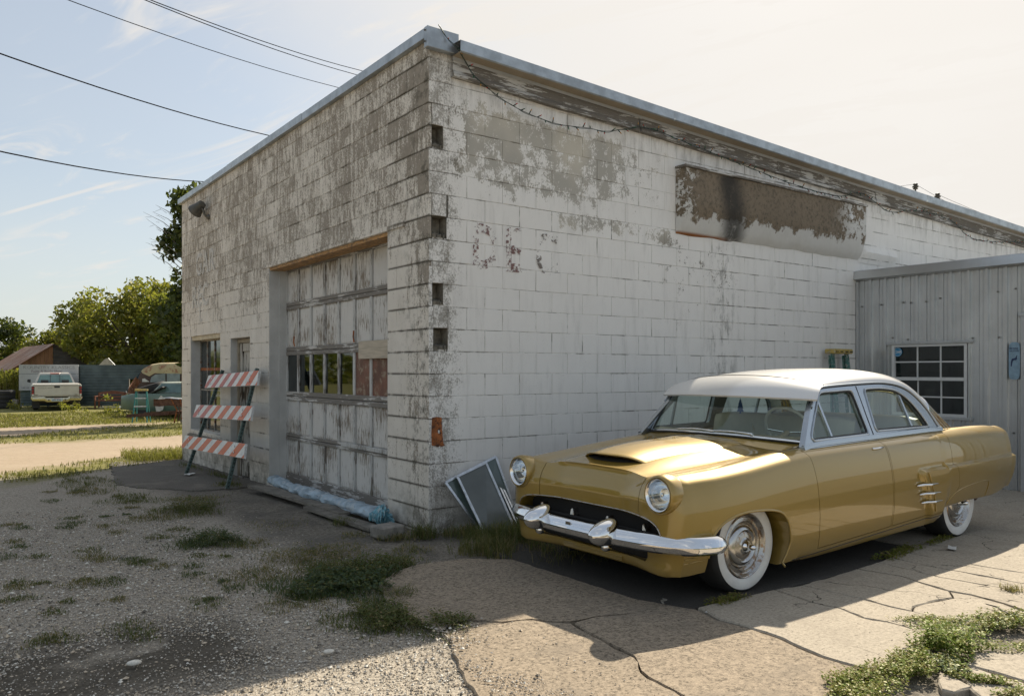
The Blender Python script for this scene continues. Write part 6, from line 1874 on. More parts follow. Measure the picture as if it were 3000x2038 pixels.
# ------------------------------------------------------------------ stepladder folded against the side wall
ld = thing('folded_stepladder', 'paint splashed green stepladder with yellow top leaning on the white wall behind the car', 'ladder', (6.12, -0.30, 0.0))
for x in (0.02, 0.36):
    MB().bar((x * 1.0 - (0.06 if x < 0.1 else -0.06), -0.02, 0.01), (x, 0.16, 1.68), 0.07, 0.025, (0, 1, 0)).build('front_rail', m_green_fg, ld)
    MB().bar((x * 0.95 + 0.01 - (0.04 if x < 0.1 else -0.04), 0.10, 0.01), (x * 0.95 + 0.01, 0.20, 1.66), 0.05, 0.02, (0, 1, 0)).build('rear_rail', m_green_fg, ld)
for k in range(5):
    z = 0.28 + 0.28 * k
    t = z / 1.68
    MB().box(0.02 - 0.06 * (1 - t) + 0.01, 0.36 + 0.06 * (1 - t) - 0.01, -0.06 + 0.18 * t, 0.02 + 0.18 * t, z - 0.012, z + 0.012).build('step', m_glassframe, ld)
MB().box(-0.03, 0.41, 0.09, 0.245, 1.68, 1.745, 0.012).build('ladder_top', m_yellow, ld)
for x in (0.02, 0.13, 0.25, 0.36):
    MB().box(x - 0.03, x + 0.03, 0.084, 0.090, 1.702, 1.714).build('top_slot', m_black, ld)

# ------------------------------------------------------------------ panes in aluminium frames leaning at the corner
def leaning(name, label, c, glass=True, mat=None, inner=None):
    """c: four lot-frame corners TL, TR, BR, BL"""
    o = thing(name, label, 'window frame', (0, 0, 0), group='old window frames leaning on the wall')
    c = [Vector(p) for p in c]
    n = (c[1] - c[0]).cross(c[3] - c[0]).normalized()
    if glass:
        MB().add([p for p in c] + [p + n * 0.004 for p in c], [(0, 1, 2, 3), (7, 6, 5, 4), (0, 4, 5, 1), (1, 5, 6, 2), (2, 6, 7, 3), (3, 7, 4, 0)]).build('glass_sheet', mat, o, fix=True)
    for i in range(4):
        MB().bar(c[i], c[(i + 1) % 4], 0.022, 0.012, n).build('frame_bar', m_glassframe, o)
    return o
m_duskglass = simple('dusty_window_glass', (0.105, 0.115, 0.105), 0.12, var=0.15, scale=3, **{'Specular IOR Level': 0.6})
m_duskglass2 = simple('green_window_glass', (0.085, 0.115, 0.105), 0.10, var=0.15, scale=3, **{'Specular IOR Level': 0.6})
leaning('leaning_window', 'dusty glass pane in a thin aluminium frame, frontmost of those leaning by the corner', [(0.22, -0.13, 0.500), (0.545, -0.11, 0.600), (0.66, -0.44, -0.02), (0.32, -0.47, -0.03)], True, m_duskglass)
leaning('leaning_window', 'tilted greenish pane leaning behind the dusty one, its corner poking out left', [(0.115, -0.10, 0.452), (0.695, -0.055, 0.640), (0.80, -0.30, 0.02), (0.36, -0.36, -0.02)], True, m_duskglass2)
leaning('leaning_window', 'narrow bare aluminium sash leaning nearest the car nose', [(0.66, -0.09, 0.470), (0.69, -0.08, 0.475), (0.76, -0.40, -0.02), (0.72, -0.41, -0.02)], False)

# ------------------------------------------------------------------ striped barricade leaning at the front door
bc = thing('road_barricade', 'three board orange and white striped road barricade leaning on the garage front', 'barricade', (0, 0, 0))
up = Vector((0.287, 0, 0.958))
def leanx(z): return -0.52 + 0.30 * z
legs = [((leanx(-0.07), 6.22, -0.08), (leanx(1.46), 5.96, 1.46)), ((leanx(-0.06), 4.20, -0.06), (leanx(1.48), 4.42, 1.48))]
for a, b in legs:
    a, b = Vector(a), Vector(b); d = (b - a).normalized()
    # perforated square post
    p_ = MB(); p_.bar(a, b, 0.045, 0.045, (0, 1, 0)); lg_ = p_.build('post', m_postgreen, bc)
    hm = MB(); L_ = (b - a).length
    for k in range(int(L_ / 0.05)):
        c = a + d * (0.03 + 0.05 * k)
        nrm = Vector((-0.958, 0, 0.287))
        hm.obox(c + nrm * 0.0228, (0, 1, 0), d, nrm, 0.007, 0.009, 0.0006)
        hm.obox(c + Vector((0, -0.0228, 0)), nrm, d, (0, 1, 0), 0.007, 0.009, 0.0006)
    tag(hm.build('post_holes', m_black, lg_), kind='stuff')
boards = [([(6.425, 1.366), (4.172, 1.441), (4.07, 1.25), (6.45, 1.173)], [1, 1, 1, 1, 0], 0.13), ([(6.589, 0.91), (4.01, 0.984), (3.918, 0.802), (6.597, 0.724)], [1, 1, 0, 0, 0], 0.10), ([(6.691, 0.441), (3.852, 0.519), (3.748, 0.346), (6.723, 0.254)], [0, 0, 0, 0, 0], 0.12)]
nrm = Vector((-0.958, 0, 0.287))
for bi, (q, pk, ph) in enumerate(boards):
    def P3(u, v, off):     # u 0..1 left->right, v 0..1 bottom->top
        tl, tr, br, bl = q
        yb = bl[0] + (br[0] - bl[0]) * u; zb = bl[1] + (br[1] - bl[1]) * u
        yt = tl[0] + (tr[0] - tl[0]) * u; zt = tl[1] + (tr[1] - tl[1]) * u
        y = yb + (yt - yb) * v; z = zb + (zt - zb) * v
        return Vector((leanx(z), y, z)) + nrm * (0.024 + off)
    c = [P3(0, 0, 0), P3(1, 0, 0), P3(1, 1, 0), P3(0, 1, 0), P3(0, 0, 0.028), P3(1, 0, 0.028), P3(1, 1, 0.028), P3(0, 1, 0.028)]
    bd = MB().add(c, [(0, 1, 2, 3), (7, 6, 5, 4), (0, 4, 5, 1), (1, 5, 6, 2), (2, 6, 7, 3), (3, 7, 4, 0)]).build('board', m_whitesheet, bc, fix=True)
    n_st = 6; sl_ = 0.115
    per = 0.166
    for k in range(n_st + 1):
        u0 = -0.03 + per * k; u1 = u0 + per * 0.52
        def cl(u): return min(1.0, max(0.0, u))
        poly = []
        # slanted stripe clipped to the board
        pts = [(u0, 0), (u1, 0), (u1 + sl_, 1), (u0 + sl_, 1)]
        if pts[0][0] >= 1: continue
        out = []
        def clip(ps, f):
            r = []
            for i in range(len(ps)):
                a, b = ps[i], ps[(i + 1) % len(ps)]
                fa, fb = f(a), f(b)
                if fa >= 0: r.append(a)
                if fa * fb < 0:
                    t = fa / (fa - fb); r.append((a[0] + (b[0] - a[0]) * t, a[1] + (b[1] - a[1]) * t))
            return r
        ps = clip(clip(pts, lambda p: p[0] - 0.002), lambda p: 0.998 - p[0])
        if len(ps) < 3: continue
        mt = m_pink if (k < len(pk) and pk[k]) else m_orange
        MB().add([P3(u, 0.006 + v * 0.988, 0.0292) for u, v in ps], [tuple(range(len(ps)))]).build('stripe', mt, bd)
    for u in (0.10, 0.86):
        for v in (0.3, 0.72):
            c = P3(u, v, 0.029)
            MB().tube([c, c + nrm * 0.008], 0.014, 8).build('bolt', m_glassframe, bd)

# ------------------------------------------------------------------ roll of wrapped insulation, planks and a block along the door sill
def roll():
    P = []
    for i in range(60):
        t = i / 59
        y = 3.95 - 3.30 * t; x = -0.05 - 0.08 * math.sin(t * 5.0) * 0.5 - 0.10 * t
        r0 = 0.072 + 0.010 * math.sin(t * 17) + 0.006 * math.sin(t * 41 + 1)
        if i < 4: r0 *= (0.35, 0.7, 0.9, 0.98)[i]
        if i > 56: r0 *= (0.95, 0.8, 0.5)[i - 57]
        ring = []
        for k in range(22):
            a = 2 * math.pi * k / 22
            q = 1 + 0.30 * mnoise.noise((t * 22, math.cos(a) * 2.2, math.sin(a) * 2.2)) + 0.22 * mnoise.noise((t * 45, math.cos(a) * 3, math.sin(a) * 3))
            ring.append((x + r0 * q * math.cos(a) * 1.15, y, max(-0.005, 0.055 + r0 * q * math.sin(a) * 0.8)))
        P.append(ring)
    m = MB(); m.grid(P, wrap_v=True)
    m.f += [tuple(range(22)), tuple(59 * 22 + k for k in range(21, -1, -1))]; m.mi += [0, 0]
    return m
ir = roll().build('insulation_roll', m_insul, None, smooth=60, fix=True); lay(ir)
tag(ir, 'long lumpy pale blue wrapped insulation roll lying against the roll door', 'insulation')
# torn end of the roll
P = []
m = MB()
for k in range(16):
    a = 2 * math.pi * k / 16
    for j in range(3):
        c = Vector((-0.17 + 0.05 * math.cos(a + j), 0.62 - 0.05 * j + 0.03 * math.sin(a * 3), 0.075 + 0.05 * math.sin(a)))
        m.obox(c, (math.cos(a), 0.6, math.sin(a * 2)), (0.2, 1, 0.4), (0, -0.4, 1), 0.04 + 0.015 * random.random(), 0.022, 0.03)
tb = m.build('torn_insulation', simple('turquoise_fluff', (0.13, 0.31, 0.38), 0.9, var=0.4, scale=18, c2=(0.36, 0.44, 0.46), bump=0.8, bscale=50), None); lay(tb)
tag(tb, 'torn turquoise end of insulation bunched by the corner pier', 'insulation')
for i, (y0, y1, x, w_, z, rz, lb) in enumerate(((1.25, 3.75, -0.27, 0.19, 0.022, 0.045, 'wide grey weathered plank lying in front of the blue insulation roll'), (0.40, 1.9, -0.335, 0.15, 0.010, 0.02, 'shorter grey plank continuing towards the corner block'), (1.35, 3.6, -0.16, 0.05, 0.018, 0.05, 'thin dark batten between the wide plank and the insulation roll'))):
    p = MB(); P = []
    for k in range(14):
        t = k / 13; y = -0.5 + t
        wob = 0.006 * math.sin(t * 6 + i)
        P.append([(-w_ / 2, y * (y1 - y0), 0), (-w_ / 2, y * (y1 - y0), 0.026 + wob), (w_ / 2, y * (y1 - y0), 0.026 + wob * 0.4), (w_ / 2, y * (y1 - y0), 0)])
    p.grid(P, wrap_v=True); p.f += [(0, 1, 2, 3), tuple(13 * 4 + k for k in (3, 2, 1, 0))]; p.mi += [0, 0]
    o = p.build('plank', m_oldwood, None, fix=True); o.matrix_world = MB4 @ Matrix.Translation((x, (y0 + y1) / 2, z - 0.022)) @ Matrix.Rotation(rz, 4, 'Z')
    tag(o, lb, 'plank', 'planks by the roll door')
o = MB().box(-0.12, 0.12, -0.10, 0.10, 0.0, 0.105, 0.012).build('concrete_block', m_plainconc, None, fix=True)
o.matrix_world = MB4 @ Matrix.Translation((-0.36, 0.10, -0.01)) @ Matrix.Rotation(0.2, 4, 'Z'); tag(o, 'small concrete block on the ground at the garage corner pier', 'block')
# litter
for (x, y, z, s, lb, rz) in ((3.02, -3.13, 0.022, 0.06, 'crumpled clear plastic scrap near the rear whitewall tyre', 0.4), (-0.55, 6.0, -0.07, 0.10, 'crumpled pale paper scrap on the apron under the barricade', 0.9), (0.16, -3.05, 0.004, 0.03, 'thin white straw scrap at the edge of the first pale slab', 0.3)):
    P = []
    for i in range(7):
        P.append([(s * (i / 6 - 0.5) * 2, s * (j / 4 - 0.5), 0.006 + 0.25 * s * abs(mnoise.noise((i * 0.9, j * 0.9, x)))) for j in range(5)])
    o = MB().grid(P).build('litter', m_whitesheet, None); o.matrix_world = MB4 @ Matrix.Translation((x, y, z)) @ Matrix.Rotation(rz, 4, 'Z'); tag(o, lb, 'litter', 'scraps of litter')
for (x, y, rz, L_, lb) in ((0.05, -2.80, 0.5, 0.10, 'small dark twig on the pad in front of the front tyre'), (1.52, -4.12, 0.9, 0.28, 'bent dark stick lying in the creeping weeds')):
    o = MB().tube([(-L_ / 2, 0, 0.012), (-L_ / 6, 0.02, 0.016), (L_ / 4, 0.0, 0.014), (L_ / 2, 0.03, 0.012)], [0.006, 0.007, 0.006, 0.003], 6).build('stick', m_oldwood, None)
    o.matrix_world = MB4 @ Matrix.Translation((x, y, 0.02)) @ Matrix.Rotation(rz, 4, 'Z'); tag(o, lb, 'stick')

# ------------------------------------------------------------------ flood lamp on the front, string lights, wires, pole
lm = thing('flood_lamp', 'grey bell shaped flood lamp on a bent arm high on the garage front', 'lamp', (0, 6.98, 3.92)); lm.scale = (0.84, 0.84, 0.84)
MB().lathe([(0.0, 0.0), (0.055, 0.0), (0.055, 0.02), (0.035, 0.05), (0.0, 0.06)], 20, (0, 0, 0), 'x').build('wall_box', m_lampgrey, lm, smooth=50).matrix_local = Matrix.Rotation(R(180), 4, 'Z')
MB().tube([(-0.05, 0, 0.0), (-0.09, 0, 0.04), (-0.10, 0.005, 0.10), (-0.12, 0.03, 0.15)], 0.022, 10).build('arm', m_lampgrey, lm, smooth=60)
hd_ = MB().lathe([(0.0, -0.14), (0.045, -0.14), (0.075, -0.12), (0.085, -0.06), (0.105, 0.02), (0.135, 0.11), (0.140, 0.125), (0.132, 0.125), (0.10, 0.02)], 28, (0, 0, 0), 'z').build('lamp_shade', m_lampgrey, lm, smooth=40)
hd_.matrix_local = Matrix.Translation((-0.16, 0.13, 0.185)) @ Vector((-0.35, 0.72, -0.50)).to_track_quat('Z', 'Y').to_matrix().to_4x4()
MB().lathe([(0.0, 0.10), (0.125, 0.10)], 24, (0, 0, 0), 'z').build('lamp_glass', simple('lamp_lens', (0.35, 0.30, 0.20), 0.2), hd_)

stg = thing('string_lights', 'dark green string of small coloured lights sagging along the side eave', 'string lights', (0, 0, 0))
key = [(0.04, -0.10, 4.53), (0.12, -0.10, 4.44), (0.215, -0.13, 4.36), (0.278, -0.14, 4.27), (0.483, -0.08, 4.141), (0.875, -0.075, 3.981), (1.379, -0.07, 3.911), (1.83, -0.07, 3.941), (2.115, -0.075, 3.957), (2.671, -0.08, 4.093), (3.272, -0.08, 4.047), (4.112, -0.08, 3.965), (5.413, -0.10, 3.838), (6.348, -0.10, 3.827), (6.96, -0.09, 3.944), (7.67, -0.09, 3.774), (8.456, -0.09, 3.882), (9.531, -0.09, 3.857), (10.353, -0.09, 3.638), (12.1, -0.09, 3.744), (12.6, -0.09, 3.77)]
cv = catmull(key, 260)
MB().tube([tuple(p) for p in cv], 0.0032, 5).build('light_cable', m_bulbwire, stg)
MB().tube([(p[0] + 0.01 * math.sin(i), p[1] - 0.004, p[2] - 0.006 + 0.006 * math.cos(i * 0.9)) for i, p in enumerate(cv)], 0.003, 4).build('light_cable', m_bulbwire, stg)
bs_ = {}
for k in range(4): bs_[k] = MB()
for i in range(3, 258, 2):
    p = Vector(cv[i]); d = Vector((random.uniform(-0.8, 0.8), -0.4, random.uniform(-1, 0.9))).normalized()
    bs_[0].tube([p, p + d * 0.03], 0.006, 5)
    bs_[1 + i % 3].tube([p + d * 0.03, p + d * 0.045, p + d * 0.055], [0.0055, 0.005, 0.001], 5)
tag(bs_[0].build('bulb_sockets', m_bulbwire, stg), kind='stuff')
for k, c in ((1, (0.35, 0.03, 0.02)), (2, (0.40, 0.20, 0.03)), (3, (0.03, 0.12, 0.05))):
    tag(bs_[k].build('bulbs', simple('bulb_glass_%d' % k, c, 0.15), stg), kind='stuff')

def wire(a, b, sag, label, r=0.011, n=40, ext=(0.9, 2.6)):
    a, b = Vector(a), Vector(b); d = b - a
    pts = []
    for t in np.linspace(-ext[0], 1 + ext[1], n):
        p = a + d * t; p.z += sag * 0.8 * t * (t - 1.0) * (1.0 if t < 1 else 0.5)
        pts.append(p)
    o = MB().tube(pts, r, 6).build('power_line', m_wire, None)
    tag(o, label, 'cable', 'overhead cables left of the garage')
wire((-8.95, 16, 8.92), (-5.56, 26, 10.69), 0.55, 'single thin overhead cable, second highest in the sky behind the parapet', 0.009)
wire((-7.40, 16, 8.92), (-4.94, 26, 11.10), 0.5, 'lower cable of the close pair crossing the top of the sky', 0.010)
wire((-7.29, 16, 8.92), (-4.83, 26, 11.25), 0.5, 'upper cable of the close pair crossing the top of the sky', 0.010)
wire((-10.32, 16, 7.84), (-7.81, 26, 9.12), 0.6, 'thick dark overhead cable crossing the middle of the left sky', 0.015)
wire((-10.32, 16, 5.87), (-9.86, 26, 7.63), 0.6, 'lowest thick overhead cable, just above the dark tree', 0.015)
po = bpy.data.objects.new('utility_pole', None); link(po); po.location = (15.2, 30, -0.3); tag(po, 'wooden utility pole top with crossarm and insulators rising behind the side eave', 'utility pole')
MB().lathe([(0.0, 0.0), (0.16, 0.0), (0.125, 8.42), (0.0, 8.42)], 14, (0, 0, 0), 'z').build('pole', m_oldwood, po, smooth=50)
cr = MB(); cr.bar((-0.95, 0.45, 7.42), (0.80, -0.6, 8.02), 0.11, 0.13); cr.build('crossarm', m_galv_dull, po)
def insul(x, y, z):
    MB().lathe([(0.0, 0.0), (0.03, 0.0), (0.03, 0.10), (0.09, 0.11), (0.09, 0.14), (0.045, 0.16), (0.11, 0.18), (0.11, 0.22), (0.05, 0.24), (0.085, 0.27), (0.085, 0.31), (0.0, 0.33)], 14, (x, y, z), 'z').build('insulator', m_lampgrey, po, smooth=30)
insul(0.05, 0, 8.5); insul(0.62, -0.5, 8.02); insul(-0.8, 0.4, 7.5)
MB().bar((0.05, 0, 8.3), (0.05, 0, 8.55), 0.05, 0.05).build('pin', m_oldwood, po)
for a, b, lb_ in (((15.25, 30, 8.50), (24, 34, 6.6), 'upper thin wire running right from the utility pole top'), ((15.82, 29.5, 8.0), (26, 33, 6.2), 'lower thin wire running right from the utility pole crossarm end'), ((15.25, 30, 8.50), (6, 33, 8.9), 'thin wire running left from the utility pole top behind the roof')):
    a, b = Vector(a), Vector(b)
    o = MB().tube([a + (b - a) * t + Vector((0, 0, -1.2 * t * (1 - t))) for t in np.linspace(0, 1, 14)], 0.006, 5).build('power_line', m_wire, None)
    tag(o, lb_, 'cable', 'wires of the utility pole')
# ------------------------------------------------------------------ things across the dirt road (placed in world metres: camera at 0,0)
GB = -0.31
def wthing(name, label, cat, loc, yaw=0.0, group=None):
    o = bpy.data.objects.new(name, None); link(o); o.empty_display_size = 0.2
    o.matrix_world = Matrix.Translation(loc) @ Matrix.Rotation(yaw, 4, 'Z')
    return tag(o, label, cat, group)

# corrugated fence and the painted sign
def corr_mat(name, c, c2=None):
    return simple(name, c, 0.45, 0.45, var=0.22, scale=2.2, c2=c2)
m_corr = corr_mat('blue_green_corrugated_iron', (0.085, 0.115, 0.118))
m_corr_pale = corr_mat('pale_corrugated_iron', (0.30, 0.34, 0.36))
fence = wthing('corrugated_fence', 'blue grey corrugated iron fence behind the white pickup and old cars', 'fence', (-24.2, 39.0, GB))
def corr(x0, x1, z0, z1, y=0.0):
    n = int((z1 - z0) / 0.0127)
    return [[(x0, y + 0.012 * math.sin(z / 0.076 * 2 * math.pi), z), (x1, y + 0.012 * math.sin(z / 0.076 * 2 * math.pi), z)] for z in np.linspace(z0, z1, n)]
for i in range(8):
    x0 = 0.05 + i * 1.32
    for (z0, z1) in ((0.05, 0.72), (0.70, 1.38), (1.36, 2.05)):
        mt = m_corr_pale if (i == 4 and z0 == 0.70) else m_corr
        j = 0.006 * ((i + int(z0 * 10)) % 2)
        MB().grid(corr(x0, x0 + 1.34, z0, z1 if mt is m_corr else 0.98, -j)).build('iron_sheet', mt, fence, smooth=60)
    MB().box(x0 - 0.04, x0 + 0.04, 0.03, 0.11, -0.1, 2.02).build('fence_post', m_oldwood, fence)
sign = wthing('body_shop_sign', 'large faded white painted sign board fixed to the corrugated fence behind the pickup', 'sign', (-24.17, 38.93, GB))
m_signw = simple('faded_sign_paint', (0.42, 0.43, 0.43), 0.6, var=0.08, scale=1.5)
for (z0, z1) in ((1.62, 2.07), (0.80, 1.61)):
    MB().box(0.0, 2.92, -0.03, 0.0, z0 + 0.003, z1 - 0.003).build('sign_panel', m_signw, sign)
m_signt = simple('faded_sign_lettering', (0.235, 0.235, 0.24), 0.7, var=0.25, scale=8)
m_signt2 = simple('faded_mauve_lettering', (0.27, 0.24, 0.25), 0.7, var=0.25, scale=8)
FX = lambda x, z: Matrix.Translation((x, -0.034, z)) @ Matrix.Rotation(R(90), 4, 'X')
text_obj('sign_lettering', 'KOUNTRY KLASSICS', 0.20, m_signt, sign, FX(0.20, 1.865), 0.002, 1.38)
text_obj('sign_lettering', 'Paint & Body Shop', 0.185, m_signt2, sign, FX(0.60, 1.68), 0.004, 1.10)
text_obj('sign_lettering', 'Let us', 0.15, m_signt, sign, FX(0.13, 0.90), 0.002, 1.0)

# white pickup, seen from behind ------------------------------------------------
tr_yaw = math.atan2(20.3, 35.3) + R(2)
tk = wthing('pickup_truck', 'white pickup truck parked tail first with tailgate and licence plate showing', 'pickup', (-20.35, 35.5, GB), tr_yaw)
m_tkw = simple('aged_white_truck_paint', (0.56, 0.54, 0.49), 0.35, var=0.06, scale=3, c2=None, **{'Coat Weight': 0.4})
m_tkglass = simple('truck_glass', (0.12, 0.20, 0.20), 0.06, var=0.2, scale=2)
m_bump = simple('worn_chrome_bumper', (0.55, 0.50, 0.36), 0.25, 0.8, var=0.15)
m_redl = simple('tail_red', (0.40, 0.03, 0.03), 0.2, var=0.1)
m_dkgrey = simple('dark_trim', (0.035, 0.035, 0.035), 0.6)
# local: x right, y forward (away), z up; tail at y=0
def loft(secs, name, mat, parent, smooth=45):
    m = MB(); m.grid(secs, wrap_v=True); n = len(secs[0])
    m.f += [tuple(range(n)), tuple((len(secs) - 1) * n + k for k in range(n - 1, -1, -1))]; m.mi += [0, 0]
    return m.build(name, mat, parent, smooth=smooth, fix=True)
def sect(y, w, z0, z1, r=0.08, tuck=0.03):
    return [(-w + tuck, y, z0), (w - tuck, y, z0), (w, y, z0 + 0.25 * (z1 - z0)), (w, y, z1 - r), (w - r * 0.5, y, z1 - r * 0.1), (w - r, y, z1), (-w + r, y, z1), (-w + r * 0.5, y, z1 - r * 0.1), (-w, y, z1 - r), (-w, y, z0 + 0.25 * (z1 - z0))]
loft([sect(0.03, 0.955, 0.62, 1.17), sect(0.10, 0.97, 0.60, 1.18), sect(1.2, 0.975, 0.50, 1.19), sect(2.2, 0.975, 0.50, 1.19)], 'bed', m_tkw, tk)
loft([sect(2.22, 0.97, 0.42, 1.16), sect(3.6, 0.97, 0.42, 1.16), sect(4.7, 0.95, 0.42, 1.12), sect(5.25, 0.86, 0.45, 1.02)], 'front_body', m_tkw, tk)
loft([[(-0.83, 2.25, 1.10), (0.83, 2.25, 1.10), (0.80, 2.28, 1.25), (0.66, 2.38, 1.60), (0.58, 2.42, 1.655), (-0.58, 2.42, 1.655), (-0.66, 2.38, 1.60), (-0.80, 2.28, 1.25)],
      [(-0.83, 3.4, 1.10), (0.83, 3.4, 1.10), (0.80, 3.35, 1.25), (0.66, 3.15, 1.62), (0.58, 3.12, 1.685), (-0.58, 3.12, 1.685), (-0.66, 3.15, 1.62), (-0.80, 3.35, 1.25)],
      [(-0.80, 3.95, 1.10), (0.80, 3.95, 1.10), (0.79, 3.85, 1.16), (0.64, 3.30, 1.58), (0.56, 3.28, 1.64), (-0.56, 3.28, 1.64), (-0.64, 3.30, 1.58), (-0.79, 3.85, 1.16)]], 'cab', m_tkw, tk)
rwq = MB(); rwq.add([(-0.735, 2.285, 1.205), (0.735, 2.285, 1.205), (0.60, 2.362, 1.575), (-0.60, 2.362, 1.575)], [(0, 1, 2, 3)])
for i in range(4): rwq.v[i] = (rwq.v[i][0], rwq.v[i][1] - 0.03, rwq.v[i][2])
rwin = rwq.build('rear_window', m_tkglass, tk)
for x in (-0.20, 0.20):
    MB().bar((x, 2.245, 1.205), (x * 0.95, 2.322, 1.575), 0.02, 0.01, (0, 1, 0)).build('window_divider', m_dkgrey, rwin)
for x in (-0.42, 0.42):
    MB().box(x - 0.15, x + 0.15, 2.235, 2.243, 1.21, 1.33, 0.002).build('headrest', m_dkgrey, rwin)
MB().box(-0.20, 0.20, 2.35, 2.40, 1.625, 1.660, 0.008).build('stop_lamp', m_redl, tk)
tg = MB().box(-0.865, 0.865, -0.012, 0.03, 0.66, 1.165, 0.012).build('tailgate', m_tkw, tk)
MB().box(-0.11, 0.11, -0.022, -0.011, 1.005, 1.085, 0.004).build('gate_handle', m_dkgrey, tg)
MB().box(-0.86, 0.86, -0.016, -0.0115, 1.085, 1.095).build('gate_crease', m_dkgrey, tg)
MB().box(-0.35, -0.18, -0.0145, -0.0115, 1.00, 1.012).build('gate_dent', m_dkgrey, tg)
text_obj('gate_lettering', 'NISSAN', 0.11, simple('faint_grey_letters', (0.40, 0.38, 0.35), 0.6), tg, Matrix.Translation((-0.74, -0.0135, 0.955)) @ Matrix.Rotation(R(90), 4, 'X'), 0.0, 1.15)
for x in (-0.80, 0.74):
    MB().box(x - 0.05, x + 0.06, -0.0145, -0.0115, 0.685, 0.705).build('small_badge', m_dkgrey, tg)
for s in (-1, 1):
    tl = MB().box(s * 0.925 - 0.058, s * 0.925 + 0.052, -0.005, 0.06, 0.66, 1.08, 0.006).build('tail_light', m_dkgrey, tk)
    for z, mt in ((1.00, m_redl), (0.87, m_redl), (0.765, m_redl), (0.70, m_whitesheet)):
        if z > 0.8: MB().lathe([(0.0, -0.012), (0.038, -0.012), (0.045, -0.006)], 16, (s * 0.925, 0, z)).build('lamp_lens', mt, tl)
        else: MB().box(s * 0.925 - 0.04, s * 0.925 + 0.04, -0.012, -0.004, z - 0.035, z + 0.03).build('lamp_lens', mt, tl)
    MB().lathe([(0.24, -0.11), (0.33, -0.11), (0.36, -0.08), (0.365, 0.0), (0.36, 0.08), (0.33, 0.11), (0.24, 0.11), (0.24, -0.11)], 30, (s * 0.80, 0.95, 0.365), 'x').build('rear_wheel', m_tyre, tk, smooth=40)
    MB().lathe([(0.24, -0.11), (0.33, -0.11), (0.36, -0.08), (0.365, 0.0), (0.36, 0.08), (0.33, 0.11), (0.24, 0.11), (0.24, -0.11)], 30, (s * 0.80, 4.35, 0.365), 'x').build('front_wheel', m_tyre, tk, smooth=40)
    MB().box(s * 0.80 - 0.15, s * 0.80 + 0.15, 0.50, 0.51, 0.10, 0.48).build('mud_flap', m_dkgrey, tk)
MB().prism([(-1.03, 1.20), (-0.97, 1.20), (-0.97, 1.36), (-1.10, 1.36), (-1.12, 1.24)], 3.3, 3.42, 'xz').build('door_mirror', m_dkgrey, tk)
bp = MB(); P = []
for x, z0, z1, y in ((-1.00, 0.52, 0.60, 0.12), (-0.93, 0.44, 0.60, -0.06), (-0.50, 0.44, 0.62, -0.10), (-0.40, 0.38, 0.56, -0.10), (0.40, 0.38, 0.56, -0.10), (0.50, 0.44, 0.62, -0.10), (0.93, 0.44, 0.60, -0.06), (1.00, 0.52, 0.60, 0.12)):
    P.append([(x, y, z0), (x, y - 0.015, (z0 + z1) / 2), (x, y, z1), (x, y + 0.12, z1 - 0.01), (x, y + 0.12, z0 + 0.01)])
bp.grid(P, wrap_v=True); bpo = bp.build('rear_bumper', m_bump, tk, fix=True)
lp = MB().box(-0.22, 0.22, -0.128, -0.118, 0.405, 0.545, 0.003).build('licence_plate', simple('plate_blue_white', (0.52, 0.60, 0.66), 0.4, var=0.05), tk)
text_obj('plate_number', '093 Z74', 0.10, m_ink, lp, Matrix.Translation((-0.185, -0.1295, 0.425)) @ Matrix.Rotation(R(90), 4, 'X'), 0.001, 0.92)
MB().box(-0.12, 0.12, -0.130, -0.1275, 0.522, 0.538).build('plate_band', m_redl, lp)
for x in (-0.32, 0.32):
    MB().lathe([(0.0, -0.122), (0.028, -0.122), (0.032, -0.11)], 12, (x, 0, 0.47)).build('bumper_socket', m_dkgrey, bpo)
MB().box(-0.7, 0.7, 0.2, 4.9, 0.36, 0.46).build('chassis', m_dkgrey, tk)
MB().tube([(-0.75, 0.95, 0.36), (0.75, 0.95, 0.36)], 0.06, 10).build('rear_axle', m_rustbrown, tk)

# wooden bench
bn = wthing('garden_bench', 'reddish brown slatted wooden garden bench standing to the right of the pickup', 'bench', (-19.45, 37.3, GB), R(8))
m_bench = simple('red_brown_bench_wood', (0.15, 0.055, 0.032), 0.6, var=0.2, scale=6)
for x in (0.03, 1.21):
    MB().box(x - 0.035, x + 0.035, 0.0, 0.06, 0.0, 0.74).build('back_leg', m_bench, bn)
    MB().box(x - 0.03, x + 0.03, -0.50, -0.44, 0.0, 0.56).build('front_leg', m_bench, bn)
    MB().box(x - 0.035, x + 0.035, -0.52, 0.0, 0.56, 0.60).build('arm_rest', m_bench, bn)
P = [[(x, 0.0, 0.66), (x, 0.05, 0.66), (x, 0.05, 0.73 + 0.09 * math.sin(math.pi * x / 1.24)), (x, 0.0, 0.73 + 0.09 * math.sin(math.pi * x / 1.24))] for x in np.linspace(0.0, 1.24, 13)]
loft(P, 'top_rail', m_bench, bn, 30)
for z in (0.37, 0.50):
    MB().box(0.03, 1.21, 0.01, 0.045, z, z + 0.09).build('back_slat', m_bench, bn)
for k in range(5):
    MB().box(0.0, 1.24, -0.50 + k * 0.10, -0.42 + k * 0.10, 0.36, 0.385).build('seat_slat', m_bench, bn)
MB().bar((1.52, 0.1, 0.02), (1.14, 0.3, 0.80), 0.03, 0.03).build('tmp', m_glassframe, None).name = 'tmp_pole'
tp_ = bpy.data.objects['tmp_pole']; tp_.name = 'metal_pole'; tp_.matrix_world = bn.matrix_world.copy(); tag(tp_, 'pale metal pole leaning on the fence at the right end of the bench', 'pole')
